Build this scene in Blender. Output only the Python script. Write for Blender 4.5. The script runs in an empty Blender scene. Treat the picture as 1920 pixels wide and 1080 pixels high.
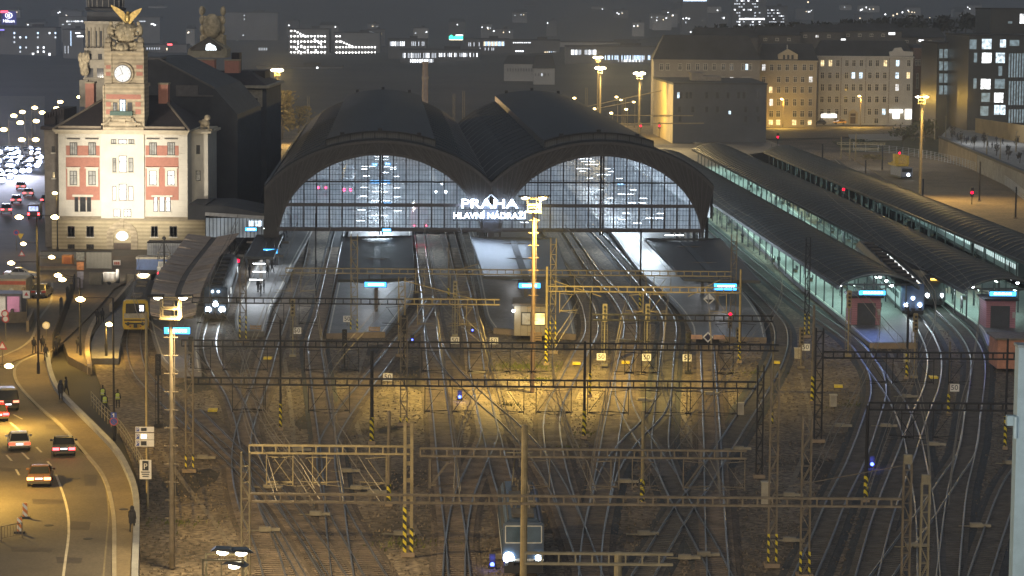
import bpy, math, random
from mathutils import Vector, Matrix
random.seed(7)
R = math.radians
sc = bpy.context.scene
col = sc.collection
# ------------------------------------------------------------------ camera
F = 5000.0; H = 39.0
PITCH = math.atan(540 / F); ROLL = 0.008
CAMROT = Matrix.Rotation(math.pi / 2 - PITCH, 3, 'X') @ Matrix.Rotation(ROLL, 3, 'Z')
def ray(x, y): return CAMROT @ Vector(((x - 960) / F, -(y - 540) / F, -1))
def P(x, y, z=0.0):
    "photo pixel -> point at height z"
    r = ray(x, y); t = (z - H) / r.z
    return Vector((r.x * t, r.y * t, z))
def V(x, y, Y):
    "photo pixel -> point at distance Y"
    r = ray(x, y); t = Y / r.y
    return Vector((r.x * t, Y, H + r.z * t))
def RX(x0, y0, x1, y1, Y):
    xm, ym = (x0 + x1) / 2, (y0 + y1) / 2
    return V(x0, ym, Y).x, V(x1, ym, Y).x, V(xm, y1, Y).z, V(xm, y0, Y).z
cd = bpy.data.cameras.new('camera'); cam = bpy.data.objects.new('camera', cd); col.objects.link(cam)
cd.sensor_width = 36; cd.lens = 36 * F / 1920; cd.clip_start = 1; cd.clip_end = 20000
cam.matrix_world = Matrix.Translation((0, 0, H)) @ CAMROT.to_4x4()
sc.camera = cam
sc.render.engine = 'CYCLES'
sc.view_settings.view_transform = 'Standard'; sc.view_settings.look = 'None'
sc.view_settings.exposure = .45; sc.view_settings.gamma = 1
cy = sc.cycles
cy.use_denoising = True; cy.max_bounces = 5; cy.diffuse_bounces = 2; cy.glossy_bounces = 3
cy.transmission_bounces = 4; cy.transparent_max_bounces = 24; cy.volume_bounces = 0
cy.sample_clamp_indirect = 3; cy.sample_clamp_direct = 0
cy.use_light_tree = True; cy.use_adaptive_sampling = True; cy.adaptive_threshold = 0.02
cy.caustics_reflective = False; cy.caustics_refractive = False
# ------------------------------------------------------------------ materials
MATS = {}
def M(name, c, rough=0.8, metal=0.0, var=0.25, scale=1.5, bump=0.0, c2=None, fine=None, wave=None):
    if name in MATS: return MATS[name]
    m = bpy.data.materials.new(name); m.use_nodes = True; MATS[name] = m
    nt = m.node_tree; b = nt.nodes['Principled BSDF']
    b.inputs['Roughness'].default_value = rough; b.inputs['Metallic'].default_value = metal
    tc = nt.nodes.new('ShaderNodeTexCoord')
    nz = nt.nodes.new('ShaderNodeTexNoise'); nz.inputs['Scale'].default_value = scale; nz.inputs['Detail'].default_value = 6
    nz.inputs['Roughness'].default_value = 0.65
    nt.links.new(tc.outputs['Object'], nz.inputs['Vector'])
    rp = nt.nodes.new('ShaderNodeValToRGB')
    rp.color_ramp.elements[0].position = 0.3; rp.color_ramp.elements[1].position = 0.7
    lo = [v * (1 - var) for v in c]; hi = [min(1, v * (1 + var)) for v in (c2 or c)]
    rp.color_ramp.elements[0].color = (*lo, 1); rp.color_ramp.elements[1].color = (*hi, 1)
    nt.links.new(nz.outputs['Fac'], rp.inputs['Fac'])
    out = rp.outputs['Color']
    if fine:
        n2 = nt.nodes.new('ShaderNodeTexNoise'); n2.inputs['Scale'].default_value = fine[0]; n2.inputs['Detail'].default_value = 3
        nt.links.new(tc.outputs['Object'], n2.inputs['Vector'])
        mr = nt.nodes.new('ShaderNodeMapRange'); mr.inputs['From Min'].default_value = 0.3; mr.inputs['From Max'].default_value = 0.7
        mr.inputs['To Min'].default_value = 1 - fine[1]; mr.inputs['To Max'].default_value = 1 + fine[1]
        nt.links.new(n2.outputs['Fac'], mr.inputs['Value'])
        mx = nt.nodes.new('ShaderNodeVectorMath'); mx.operation = 'SCALE'
        nt.links.new(out, mx.inputs[0]); nt.links.new(mr.outputs['Result'], mx.inputs['Scale']); out = mx.outputs[0]
    if wave:   # (axis, scale, depth) ribs / slats / courses
        w = nt.nodes.new('ShaderNodeTexWave'); w.bands_direction = wave[0]; w.inputs['Scale'].default_value = wave[1]
        w.inputs['Distortion'].default_value = 0.0
        nt.links.new(tc.outputs['Object'], w.inputs['Vector'])
        mr = nt.nodes.new('ShaderNodeMapRange'); mr.inputs['To Min'].default_value = 1 - wave[2]; mr.inputs['To Max'].default_value = 1
        nt.links.new(w.outputs['Fac'], mr.inputs['Value'])
        mx = nt.nodes.new('ShaderNodeVectorMath'); mx.operation = 'SCALE'
        nt.links.new(out, mx.inputs[0]); nt.links.new(mr.outputs['Result'], mx.inputs['Scale']); out = mx.outputs[0]
    nt.links.new(out, b.inputs['Base Color'])
    if bump:
        bp = nt.nodes.new('ShaderNodeBump'); bp.inputs['Strength'].default_value = bump; bp.inputs['Distance'].default_value = 0.05
        nt.links.new(nz.outputs['Fac'], bp.inputs['Height']); nt.links.new(bp.outputs['Normal'], b.inputs['Normal'])
    return m
def E(name, c, s, sample=False, pattern=None):
    "a thing that gives off light"
    if name in MATS: return MATS[name]
    m = bpy.data.materials.new(name); m.use_nodes = True; MATS[name] = m
    nt = m.node_tree; b = nt.nodes['Principled BSDF']
    b.inputs['Base Color'].default_value = (*[min(.8, v * .6) for v in c], 1)
    b.inputs['Emission Color'].default_value = (*c, 1); b.inputs['Emission Strength'].default_value = s
    if pattern:    # things seen behind a lit pane: curtains, shelves
        tc = nt.nodes.new('ShaderNodeTexCoord'); nz = nt.nodes.new('ShaderNodeTexNoise')
        nz.inputs['Scale'].default_value = pattern; nz.inputs['Detail'].default_value = 2
        nt.links.new(tc.outputs['Object'], nz.inputs['Vector'])
        mr = nt.nodes.new('ShaderNodeMapRange'); mr.inputs['From Min'].default_value = .35; mr.inputs['From Max'].default_value = .65
        mr.inputs['To Min'].default_value = s * .25; mr.inputs['To Max'].default_value = s * 1.3
        nt.links.new(nz.outputs['Fac'], mr.inputs['Value']); nt.links.new(mr.outputs['Result'], b.inputs['Emission Strength'])
    m.cycles.emission_sampling = 'AUTO' if sample else 'NONE'
    return m
def stripes(name, a, b_, axis='DIAGONAL', scale=1.2):
    "hazard bands: two hard colours"
    m = bpy.data.materials.new(name); m.use_nodes = True; MATS[name] = m
    nt = m.node_tree; b = nt.nodes['Principled BSDF']; b.inputs['Roughness'].default_value = .6
    tc = nt.nodes.new('ShaderNodeTexCoord'); w = nt.nodes.new('ShaderNodeTexWave'); w.bands_direction = axis
    w.inputs['Scale'].default_value = scale
    nt.links.new(tc.outputs['Object'], w.inputs['Vector'])
    rp = nt.nodes.new('ShaderNodeValToRGB'); rp.color_ramp.interpolation = 'CONSTANT'
    rp.color_ramp.elements[0].color = (*a, 1); rp.color_ramp.elements[1].color = (*b_, 1); rp.color_ramp.elements[1].position = .5
    nt.links.new(w.outputs['Fac'], rp.inputs['Fac']); nt.links.new(rp.outputs['Color'], b.inputs['Base Color'])
    return m
# ------------------------------------------------------------------ mesh builder
class MB:
    def __init__(s): s.v = []; s.f = []; s.mi = []; s.cur = 0
    def add(s, vs, fs):
        o = len(s.v); s.v += [tuple(v) for v in vs]
        for f in fs: s.f.append([i + o for i in f]); s.mi.append(s.cur)
        return s
    def bb(s, x0, x1, y0, y1, z0, z1):
        return s.add([(x0,y0,z0),(x1,y0,z0),(x1,y1,z0),(x0,y1,z0),(x0,y0,z1),(x1,y0,z1),(x1,y1,z1),(x0,y1,z1)],
                     [(0,3,2,1),(4,5,6,7),(0,1,5,4),(1,2,6,5),(2,3,7,6),(3,0,4,7)])
    def box(s, c, sx, sy, sz, rz=0):
        cs, sn = math.cos(rz), math.sin(rz); vs = []
        for z in (-sz/2, sz/2):
            for x, y in ((-sx/2,-sy/2),(sx/2,-sy/2),(sx/2,sy/2),(-sx/2,sy/2)):
                vs.append((c[0]+x*cs-y*sn, c[1]+x*sn+y*cs, c[2]+z))
        return s.add(vs, [(0,3,2,1),(4,5,6,7),(0,1,5,4),(1,2,6,5),(2,3,7,6),(3,0,4,7)])
    def tube(s, p, q, r0, r1=None, n=8, rot=0):
        p = Vector(p); q = Vector(q); r1 = r0 if r1 is None else r1
        d = (q - p)
        if d.length < 1e-6: return s
        d.normalize(); a = Vector((0,0,1)) if abs(d.z) < .9 else Vector((1,0,0))
        u = d.cross(a).normalized(); w = d.cross(u)
        vs = []
        for c, r in ((p, r0), (q, r1)):
            for i in range(n):
                t = 2*math.pi*i/n + rot; vs.append(c + u*math.cos(t)*r + w*math.sin(t)*r)
        fs = [(i, (i+1) % n, n+(i+1) % n, n+i) for i in range(n)] + [tuple(range(n))[::-1], tuple(range(n, 2*n))]
        return s.add(vs, fs)
    def bar(s, p, q, w, h=None):
        p = Vector(p); q = Vector(q); h = w if h is None else h
        d = q - p
        if d.length < 1e-6: return s
        d.normalize(); a = Vector((0,0,1)) if abs(d.z) < .95 else Vector((0,1,0))
        u = d.cross(a).normalized() * (w/2); v = u.cross(d).normalized() * (h/2)
        vs = [c + su*u + sv*v for c in (p, q) for su, sv in ((-1,-1),(1,-1),(1,1),(-1,1))]
        return s.add(vs, [(0,1,2,3)[::-1],(4,5,6,7),(0,1,5,4),(1,2,6,5),(2,3,7,6),(3,0,4,7)])
    def prism(s, poly, z0, z1):
        n = len(poly); A = sum(poly[i][0]*poly[(i+1)%n][1]-poly[(i+1)%n][0]*poly[i][1] for i in range(n))
        if A < 0: poly = poly[::-1]
        vs = [(p[0],p[1],z0) for p in poly] + [(p[0],p[1],z1) for p in poly]
        return s.add(vs, [tuple(range(n))[::-1], tuple(range(n,2*n))] + [(i,(i+1)%n,n+(i+1)%n,n+i) for i in range(n)])
    def ext(s, poly, y0, y1):
        "outline in X-Z pushed from y0 (front) to y1"
        n = len(poly); A = sum(poly[i][0]*poly[(i+1)%n][1]-poly[(i+1)%n][0]*poly[i][1] for i in range(n))
        if A < 0: poly = poly[::-1]
        vs = [(p[0],y0,p[1]) for p in poly] + [(p[0],y1,p[1]) for p in poly]
        return s.add(vs, [tuple(range(n)), tuple(range(n,2*n))[::-1]] + [(i,n+i,n+(i+1)%n,(i+1)%n) for i in range(n)])
    def extx(s, poly, x0, x1):
        "outline in Y-Z pushed along x"
        n = len(poly)
        A = sum(poly[i][0]*poly[(i+1)%n][1]-poly[(i+1)%n][0]*poly[i][1] for i in range(n))
        if A < 0: poly = poly[::-1]
        vs = [(x0,p[0],p[1]) for p in poly] + [(x1,p[0],p[1]) for p in poly]
        return s.add(vs, [tuple(range(n))[::-1], tuple(range(n,2*n))] + [(i,(i+1)%n,n+(i+1)%n,n+i) for i in range(n)])
    def lathe(s, prof, c, n=16):
        vs = []
        for r, z in prof:
            for i in range(n):
                t = 2*math.pi*i/n; vs.append((c[0]+r*math.cos(t), c[1]+r*math.sin(t), c[2]+z))
        fs = []
        for k in range(len(prof)-1):
            for i in range(n): fs.append((k*n+i, k*n+(i+1)%n, (k+1)*n+(i+1)%n, (k+1)*n+i))
        fs.append(tuple(range(n))[::-1]); fs.append(tuple(range((len(prof)-1)*n, len(prof)*n)))
        return s.add(vs, fs)
    def ball(s, c, rx, ry=None, rz=None, n=10, m=6):
        ry = ry or rx; rz = rz or rx
        vs = [(c[0],c[1],c[2]-rz)]; fs = []
        for k in range(1, m):
            a = -math.pi/2 + math.pi*k/m
            for i in range(n):
                t = 2*math.pi*i/n; vs.append((c[0]+rx*math.cos(a)*math.cos(t), c[1]+ry*math.cos(a)*math.sin(t), c[2]+rz*math.sin(a)))
        vs.append((c[0],c[1],c[2]+rz))
        for i in range(n): fs.append((0, 1+(i+1)%n, 1+i))
        for k in range(m-2):
            for i in range(n): fs.append((1+k*n+i, 1+k*n+(i+1)%n, 1+(k+1)*n+(i+1)%n, 1+(k+1)*n+i))
        L = len(vs)-1; b = 1+(m-2)*n
        for i in range(n): fs.append((b+i, b+(i+1)%n, L))
        return s.add(vs, fs)
    def quad(s, a, b, c, d): return s.add([a,b,c,d], [(0,1,2,3)])
    def mesh(s, name, mats, off=None, smooth=False):
        me = bpy.data.meshes.new(name)
        vs = s.v if off is None else [(v[0]-off[0], v[1]-off[1], v[2]-off[2]) for v in s.v]
        me.from_pydata(vs, [], s.f)
        for m in (mats if isinstance(mats, (list, tuple)) else [mats]): me.materials.append(m)
        if any(s.mi): me.polygons.foreach_set('material_index', s.mi)
        if smooth:
            me.polygons.foreach_set('use_smooth', [True]*len(me.polygons))
            me.set_sharp_from_angle(angle=R(40))
        me.update(); return me
def obj(name, mb, mat, parent=None, world=False, smooth=False, loc=None):
    "one mesh object; world=True: the shape is in world coordinates although it has a parent / origin"
    off = None
    if world: off = parent.location if parent is not None else loc
    if world and parent is not None and parent.parent is not None: off = parent.parent.location + parent.location
    me = mb if isinstance(mb, bpy.types.Mesh) else mb.mesh(name, mat, off, smooth)
    o = bpy.data.objects.new(name, me); col.objects.link(o)
    if parent is not None: o.parent = parent
    elif loc is not None: o.location = loc
    return o
def soften(o, off=.09, seg=2):
    "round the edges of a solid"
    import bmesh as _b
    bm = _b.new(); bm.from_mesh(o.data); _b.ops.remove_doubles(bm, verts=bm.verts, dist=.001)
    ed = [e for e in bm.edges if len(e.link_faces) == 2 and e.calc_face_angle(0) > .5]
    _b.ops.bevel(bm, geom=ed, offset=off, segments=seg, affect='EDGES', clamp_overlap=True)
    bm.to_mesh(o.data); bm.free()
    o.data.polygons.foreach_set('use_smooth', [True]*len(o.data.polygons)); o.data.set_sharp_from_angle(angle=R(50)); return o
LABELS = {}
def tag(o, label=None, cat=None, group=None, kind=None):
    if label: o['label'] = label
    if cat: o['category'] = cat
    if group: o['group'] = group
    if kind: o['kind'] = kind
    return o
def thing(name, label, cat, loc=(0,0,0), rz=0, group=None):
    o = bpy.data.objects.new(name, None); col.objects.link(o); o.empty_display_size = .5
    o.location = loc; o.rotation_euler = (0,0,rz)
    return tag(o, label, cat, group)
def copy_tree(o, parent=None):
    c = o.copy(); col.objects.link(c)
    if parent is not None: c.parent = parent
    for ch in list(o.children): copy_tree(ch, c)
    return c
def dup(root, loc, rz=0, label=None, group=None):
    c = copy_tree(root); c.location = loc; c.rotation_euler = (0,0,rz)
    if label: c['label'] = label
    if group: c['group'] = group
    return c
def struct(name, mb, mat, **k):
    return tag(obj(name, mb, mat, **k), kind='structure')
FONT = {}
def text_mesh(s, size, mat, depth=0.0):
    key = (s, size, mat.name, depth)
    if key not in FONT:
        cu = bpy.data.curves.new('lettering', 'FONT'); cu.body = s; cu.size = size; cu.extrude = depth
        cu.align_x = 'CENTER'; cu.align_y = 'CENTER'; cu.resolution_u = 3
        o = bpy.data.objects.new('lettering', cu); col.objects.link(o)
        bpy.context.view_layer.update()
        me = bpy.data.meshes.new_from_object(o); bpy.data.objects.remove(o)
        me.materials.clear(); me.materials.append(mat); FONT[key] = me
    return FONT[key]
def text(s, size, mat, parent, loc, rz=0, depth=0.0, name='lettering', sx=1):
    o = bpy.data.objects.new(name, text_mesh(s, size, mat, depth)); col.objects.link(o)
    o.rotation_euler = (math.pi/2, 0, rz); o.location = loc; o.parent = parent; o.scale = (sx, 1, 1)
    return o
def light(kind, loc, power, c, parent=None, target=None, angle=150, blend=.6, radius=.3, size=None, name='lamp_light'):
    l = bpy.data.lights.new(name, kind); l.energy = power; l.color = c
    if kind == 'AREA':
        l.shape = 'RECTANGLE'; l.size, l.size_y = size
    else: l.shadow_soft_size = radius
    if kind == 'SPOT': l.spot_size = R(angle); l.spot_blend = blend
    o = bpy.data.objects.new(name, l); col.objects.link(o); o.location = loc
    if target is not None:
        d = Vector(target) - Vector(loc); o.rotation_euler = d.to_track_quat('-Z', 'Y').to_euler()
    if parent is not None:
        o.parent = parent; o.location = Vector(loc) - parent.location
    return o
def crom(pts, step=2.5):
    "smooth curve through points, evenly resampled"
    p = [Vector(a) for a in pts]; p = [2*p[0]-p[1]] + p + [2*p[-1]-p[-2]]; out = []
    for i in range(1, len(p)-2):
        a, b, c, d = p[i-1], p[i], p[i+1], p[i+2]; n = max(2, int((c-b).length/step))
        # centripetal-ish by uneven knots
        t0 = 0; t1 = (b-a).length**.5+1e-6; t2 = t1+(c-b).length**.5+1e-6; t3 = t2+(d-c).length**.5+1e-6
        for k in range(n):
            t = t1+(t2-t1)*k/n
            A1 = a*((t1-t)/(t1-t0))+b*((t-t0)/(t1-t0)); A2 = b*((t2-t)/(t2-t1))+c*((t-t1)/(t2-t1)); A3 = c*((t3-t)/(t3-t2))+d*((t-t2)/(t3-t2))
            B1 = A1*((t2-t)/(t2-t0))+A2*((t-t0)/(t2-t0)); B2 = A2*((t3-t)/(t3-t1))+A3*((t-t1)/(t3-t1))
            out.append(B1*((t2-t)/(t2-t1))+B2*((t-t1)/(t2-t1)))
    out.append(p[-2]); return out
def normals(c):
    ns = []
    for i in range(len(c)):
        d = c[min(i+1, len(c)-1)] - c[max(i-1, 0)]; d.z = 0; d.normalize(); ns.append(Vector((d.y, -d.x, 0)))
    return ns
def sweep(mb, c, prof, ns=None):
    "profile [(across, up)] closed, along curve c"
    ns = ns or normals(c); n = len(prof); vs = []; fs = []
    for p, q in zip(c, ns):
        for a, u in prof: vs.append((p.x+q.x*a, p.y+q.y*a, p.z+u))
    for k in range(len(c)-1):
        for i in range(n): fs.append((k*n+i, (k+1)*n+i, (k+1)*n+(i+1)%n, k*n+(i+1)%n))
    fs.append(tuple(range(n))[::-1]); fs.append(tuple(range((len(c)-1)*n, len(c)*n)))
    return mb.add(vs, fs)
# ------------------------------------------------------------------ palette
ballast = M('ballast_stone', (.112,.089,.066), .95, var=.4, scale=.09, c2=(.155,.125,.093), fine=(2.2,.75))
bed_dark = M('track_ballast_dark', (.05,.052,.054), .95, var=.3, scale=.4, fine=(6,.4))
bed_brown = M('track_ballast_brown', (.095,.074,.058), .95, var=.4, scale=.25, fine=(5,.5))
sleeper_m = M('sleeper_concrete', (.16,.125,.095), .7, var=.6, scale=.5)
sleeper_d = M('sleeper_dark', (.10,.092,.085), .85, var=.4, scale=.8)
rail_m = M('rail_steel', (.15,.14,.13), .36, .72, var=.4, scale=.5)
asphalt = M('asphalt', (.105,.09,.07), .75, var=.25, scale=.15, fine=(5,.2))
pave_m = M('pavement_asphalt', (.15,.125,.09), .85, var=.15, scale=.3, fine=(4,.15))
kerb_m = M('kerb_stone', (.30,.27,.21), .8, var=.2, scale=.8)
plat_m = M('platform_paving', (.125,.12,.118), .55, var=.25, scale=.25, fine=(2,.2))
platw_m = M('platform_edge_concrete', (.25,.19,.13), .85, var=.25, scale=.6)
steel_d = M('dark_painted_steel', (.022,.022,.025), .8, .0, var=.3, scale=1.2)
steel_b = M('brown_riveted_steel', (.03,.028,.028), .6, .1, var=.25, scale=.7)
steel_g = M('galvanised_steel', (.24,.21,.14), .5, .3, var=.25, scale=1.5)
steel_y = M('lamplit_mast_paint', (.26,.21,.115), .65, .1, var=.3, scale=1.5)  # yellow of the lamplight is mixed into the base colour
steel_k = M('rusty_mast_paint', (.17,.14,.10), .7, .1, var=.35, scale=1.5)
hazard = stripes('hazard_bands', (.62,.50,.03), (.02,.02,.02), 'DIAGONAL', 1.1)
white_p = M('white_paint', (.75,.72,.66), .5, var=.12, scale=1)
black_p = M('black_paint', (.018,.018,.02), .5, var=.2, scale=2)
SOD = (1.0, .60, .11); WARM = (1.0, .78, .42); COOL = (.75, .88, 1.0); TEAL = (.45, 1.0, .78)
e_sod = E('sodium_lamp_glow', (1.0,.72,.28), 14)
e_white = E('white_lamp_glow', (.9,.97,1.0), 12)
e_warmw = E('warm_white_lamp_glow', (1.0,.88,.6), 12)
e_red = E('red_lamp_glow', (1.0,.0,.025), 6)
e_blue = E('blue_lamp_glow', (.06,.10,1.0), 10)
e_head = E('headlamp_glow', (.82,.93,1.0), 22)
glass_d = M('dark_window_glass', (.03,.034,.04), .12, 0, var=.3, scale=.6)
# ------------------------------------------------------------------ world, haze
w = bpy.data.worlds.new('World'); sc.world = w; w.use_nodes = True
nt = w.node_tree; bg = nt.nodes['Background']
sky = nt.nodes.new('ShaderNodeTexSky'); sky.sky_type = 'NISHITA'; sky.sun_disc = False
sky.sun_elevation = R(16); sky.sun_rotation = R(200); sky.air_density = 1.0; sky.dust_density = 2.0
hs = nt.nodes.new('ShaderNodeHueSaturation'); hs.inputs['Saturation'].default_value = .55
nt.links.new(sky.outputs[0], hs.inputs['Color']); nt.links.new(hs.outputs[0], bg.inputs['Color'])
bg.inputs['Strength'].default_value = SKY = .05
sl = bpy.data.lights.new('weak_ambient_sun', 'SUN'); sl.energy = .03; sl.angle = R(30); sl.color = (.85,.9,1)  # faint sun added as ambient fill
so = bpy.data.objects.new('weak_ambient_sun', sl); col.objects.link(so); so.rotation_euler = (R(74), 0, R(20))
hz = MB().bb(-2600, 2600, -60, 5200, -1.2, 235)
hm = bpy.data.materials.new('night_haze'); hm.use_nodes = True; hn = hm.node_tree
hn.nodes.remove(hn.nodes['Principled BSDF'])
pv = hn.nodes.new('ShaderNodeVolumePrincipled'); pv.inputs['Color'].default_value = (.80,.86,.97,1)
pv.inputs['Density'].default_value = .00023; pv.inputs['Anisotropy'].default_value = .35
hn.links.new(pv.outputs[0], hn.nodes['Material Output'].inputs['Volume'])
hm.cycles.homogeneous_volume = True
HAZE = obj('haze', hz, hm); tag(HAZE, kind='stuff')
# ------------------------------------------------------------------ ground
g = MB(); g.bb(-2500, 2500, 60, 5000, -.9, -.2)
struct('ground', g, M('dark_city_ground', (.05,.048,.045), .95, var=.4, scale=.02))
yd = MB(); yd.prism([P(x, y, -.1).to_2d() for x, y in ((-100,1400),(2300,1400),(2300,330),(1900,255),(1500,262),(1300,236),(420,236),(300,560),(190,560),(168,640),(180,700),(262,905),(262,1080),(262,1400))], -.18, -.1)
struct('yard_ballast', yd, ballast)
TRK = []
def track(label, pts, bed=bed_brown, slp=sleeper_m, wire=True, z=0.0, group=None, smin=0):
    i = len(TRK); TRK.append(pts); dz = .003*i + z
    c = crom([P(x, y, 0) for x, y in pts], 2.5); c = [Vector((p.x, p.y, dz)) for p in c]
    root = thing('railway_track', label, 'railway track', c[len(c)//2]); ns = normals(c)
    root['group'] = 'tracks fanning out of the station'
    b = MB(); sweep(b, c, [(-1.9,-.16),(-1.55,-.075),(1.55,-.075),(1.9,-.16)], ns); obj('ballast_bed', b, bed, root, True)
    for s in (-1, 1):
        r = MB(); k = s*.755
        sweep(r, c, [(k-.07,-.02),(k-.025,.0),(k-.037,.13),(k+.037,.13),(k+.025,.0),(k+.07,-.02)], ns); obj('rail', r, rail_m, root, True)
    sm = MB(); acc = 0
    for a, q, n in zip(c, c[1:], ns):
        L = (q-a).length; 
        while acc < L:
            p = a + (q-a)*(acc/L)
            if p.y < 420: sm.box((p.x, p.y, dz-.05), 2.5, .27, .06+random.uniform(-.008,.008), math.atan2(n.y, n.x)+random.uniform(-.02,.02))
            acc += .63
        acc -= L
    if sm.f: tag(obj('sleeper_bed', sm, slp, root, True))
    return c
T = track
t1 = T('curved track with the yellow railcar standing on it', [(262,585),(251,630),(252,660),(262,695),(290,730),(335,775),(368,803),(455,880),(520,960),(600,1090)])
t2 = T('track shining under the train with three white headlights', [(452,470),(430,530),(408,590),(399,612),(393,641),(397,670),(415,706),(437,740),(455,785),(472,860),(500,940),(545,1020),(590,1100)])
t3 = T('track along the edge of the bright crowded platform, crossing the next one', [(640,330),(600,400),(578,430),(562,490),(545,540),(525,600),(508,650),(490,715),(470,768),(455,820),(452,880),(470,960),(500,1030),(520,1100)])
t4 = T('straight dark railed track left of the striped lattice mast', [(668,340),(650,400),(638,430),(612,550),(604,590),(590,640),(595,695),(607,780),(618,850),(625,920),(632,1000),(645,1100)], bed_dark)
t5 = T('diagonal sanded track running down left from the middle platforms', [(812,560),(780,610),(752,640),(700,705),(643,778),(615,830),(612,880),(630,950),(668,1020),(715,1100)])
t6 = T('track passing out of the hall under the red lit locomotive', [(762,340),(778,400),(786,440),(791,480),(806,590),(810,640),(827,778),(843,920),(854,1005),(863,1100)])
t7 = T('glinting diagonal track crossing the yard from the centre to lower right', [(808,600),(816,640),(840,685),(880,728),(920,765),(950,790),(1005,850),(1040,905),(1057,940),(1082,1000),(1100,1050),(1116,1100)])
t8 = T('track with blue glints on its rails, turning left beside the loco', [(808,340),(838,420),(852,470),(870,545),(888,635),(897,710),(911,770),(918,815),(895,870),(867,940),(855,1010),(850,1100)])
t9 = T('track carrying the blue locomotive at the bottom', [(905,740),(911,775),(925,830),(940,890),(956,940),(972,1000),(985,1060),(992,1110)])
t10 = T('curving track right of the beige platform kiosk', [(965,340),(1000,420),(1045,490),(1075,530),(1100,570),(1108,600),(1108,626),(1090,660),(1066,710),(1042,755),(1034,790),(1038,840),(1048,890),(1064,950),(1085,1010)])
t11 = T('track bending out of the right hall beneath the yellow gantry', [(990,340),(1040,405),(1062,433),(1116,512),(1163,565),(1181,604),(1179,641),(1164,717),(1152,778),(1138,860),(1128,920),(1115,985),(1108,1040),(1106,1100)])
t12 = T('dark track along the right flat canopy, later crossing the yard', [(1010,340),(1085,405),(1115,433),(1183,508),(1220,550),(1250,590),(1257,617),(1252,658),(1246,719),(1241,780),(1238,840),(1253,891),(1282,952),(1327,1030),(1360,1100)], bed_dark, sleeper_d)
t13 = T('short connecting track right of the round signal post', [(1166,700),(1172,760),(1195,805),(1225,850),(1253,891)], bed_brown)
t14 = T('short connecting track falling left across the yard', [(1243,745),(1228,780),(1180,830),(1145,880),(1126,940),(1112,1000)], bed_dark, sleeper_d)
t15 = T('straight stub track starting at the orange buffer board', [(1325,640),(1328,690),(1333,780),(1336,840),(1338,900),(1342,1000),(1348,1100)])
t16 = T('track curving round the tip of the right flat canopy platform', [(1150,340),(1290,433),(1360,500),(1403,545),(1437,580),(1461,612),(1465,640),(1460,665),(1445,700),(1411,757),(1352,850),(1308,920),(1284,952),(1236,1030),(1195,1100)], bed_dark, sleeper_d)
t17 = T('long shining track beside the first vaulted canopy', [(1190,320),(1280,385),(1345,440),(1410,495),(1480,553),(1530,591),(1603,644),(1627,675),(1643,702),(1647,740),(1634,785),(1603,870),(1566,945),(1540,1010),(1500,1100)], bed_dark, sleeper_d)
t17b = T('branch track dropping toward the two capped lattice masts', [(1627,675),(1648,705),(1680,750),(1697,785),(1712,830),(1722,880),(1735,960),(1742,1100)], bed_dark, sleeper_d)
t18 = T('curving track in front of the blue and white train', [(1530,420),(1612,495),(1690,570),(1722,605),(1738,630),(1750,660),(1752,690),(1745,730),(1725,778),(1700,850),(1680,900),(1652,980),(1620,1100)], bed_dark, sleeper_d)
t19 = T('curving track in front of the black train with a yellow display', [(1560,420),(1640,482),(1700,530),(1760,580),(1808,625),(1830,662),(1834,690),(1824,778),(1812,850),(1795,920),(1785,1000),(1775,1100)], bed_dark, sleeper_d)
t20 = T('crossing track between the far right track and the lattice masts', [(1824,770),(1812,850),(1780,900),(1740,960),(1690,1030),(1640,1100)], bed_dark, sleeper_d)
t21 = T('track at the lower right corner beside the pale blue column', [(1975,800),(1940,850),(1900,905),(1863,1000),(1830,1100)], bed_dark, sleeper_d)
t22 = T('left yard track crossing the lower left corner', [(360,770),(400,810),(455,865),(520,930),(580,1010),(640,1100)])
t23 = T('track between the second and third vaulted canopies', [(1560,300),(1650,380),(1780,460),(1920,550),(2060,640)], bed_dark, sleeper_d)
# ------------------------------------------------------------------ platforms
def platform(pts, z=.55, mat=plat_m, edge=True, name='platform'):
    po = [P(x, y, z) for x, y in pts]
    m = MB(); m.prism([p.to_2d() for p in po], -.15, z); o = struct(name, m, mat)
    return o
def line(pts, width, z, mat, name='edge_line', closed=False):
    c = crom([P(x, y, z) for x, y in pts], 3); m = MB(); ns = normals(c); vs = []; fs = []
    for p, n in zip(c, ns): vs += [(p.x-n.x*width/2, p.y-n.y*width/2, z), (p.x+n.x*width/2, p.y+n.y*width/2, z)]
    for i in range(len(c)-1): fs.append((2*i, 2*i+2, 2*i+3, 2*i+1))
    m.add(vs, fs); return struct(name, m, mat)
yline = M('worn_yellow_line', (.45,.38,.2), .7, var=.3, scale=2)
wline = M('worn_white_line', (.5,.48,.42), .7, var=.3, scale=2)
def smooth_px(pts): return [(p.x, p.y) for p in crom([Vector((a, b, 0)) for a, b in pts], 12)]
def plat(left, right, tip=(), z=.55, mat=plat_m):
    L = smooth_px(left); Rr = smooth_px(right)
    platform(L + list(tip) + Rr[::-1], z, mat)
    il = [(x+5, y) for x, y in left]; ir = [(x-5, y) for x, y in right]
    line(il, .16, z+.005, wline); line(ir, .16, z+.005, wline)
pl_left = M('platform_tip_paving', (.21,.19,.185), .7, var=.15, scale=.3, fine=(2,.15))
plat([(330,440),(300,500),(275,560),(280,600),(290,640),(305,675),(330,697)], [(470,435),(440,480),(400,560),(383,592),(373,625),(373,660),(378,697)], z=.55, mat=pl_left)
plat([(600,320),(545,385),(515,435),(478,500),(450,560),(440,600),(446,622)], [(636,320),(597,395),(585,430),(553,490),(530,540),(510,575),(496,622)])
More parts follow.
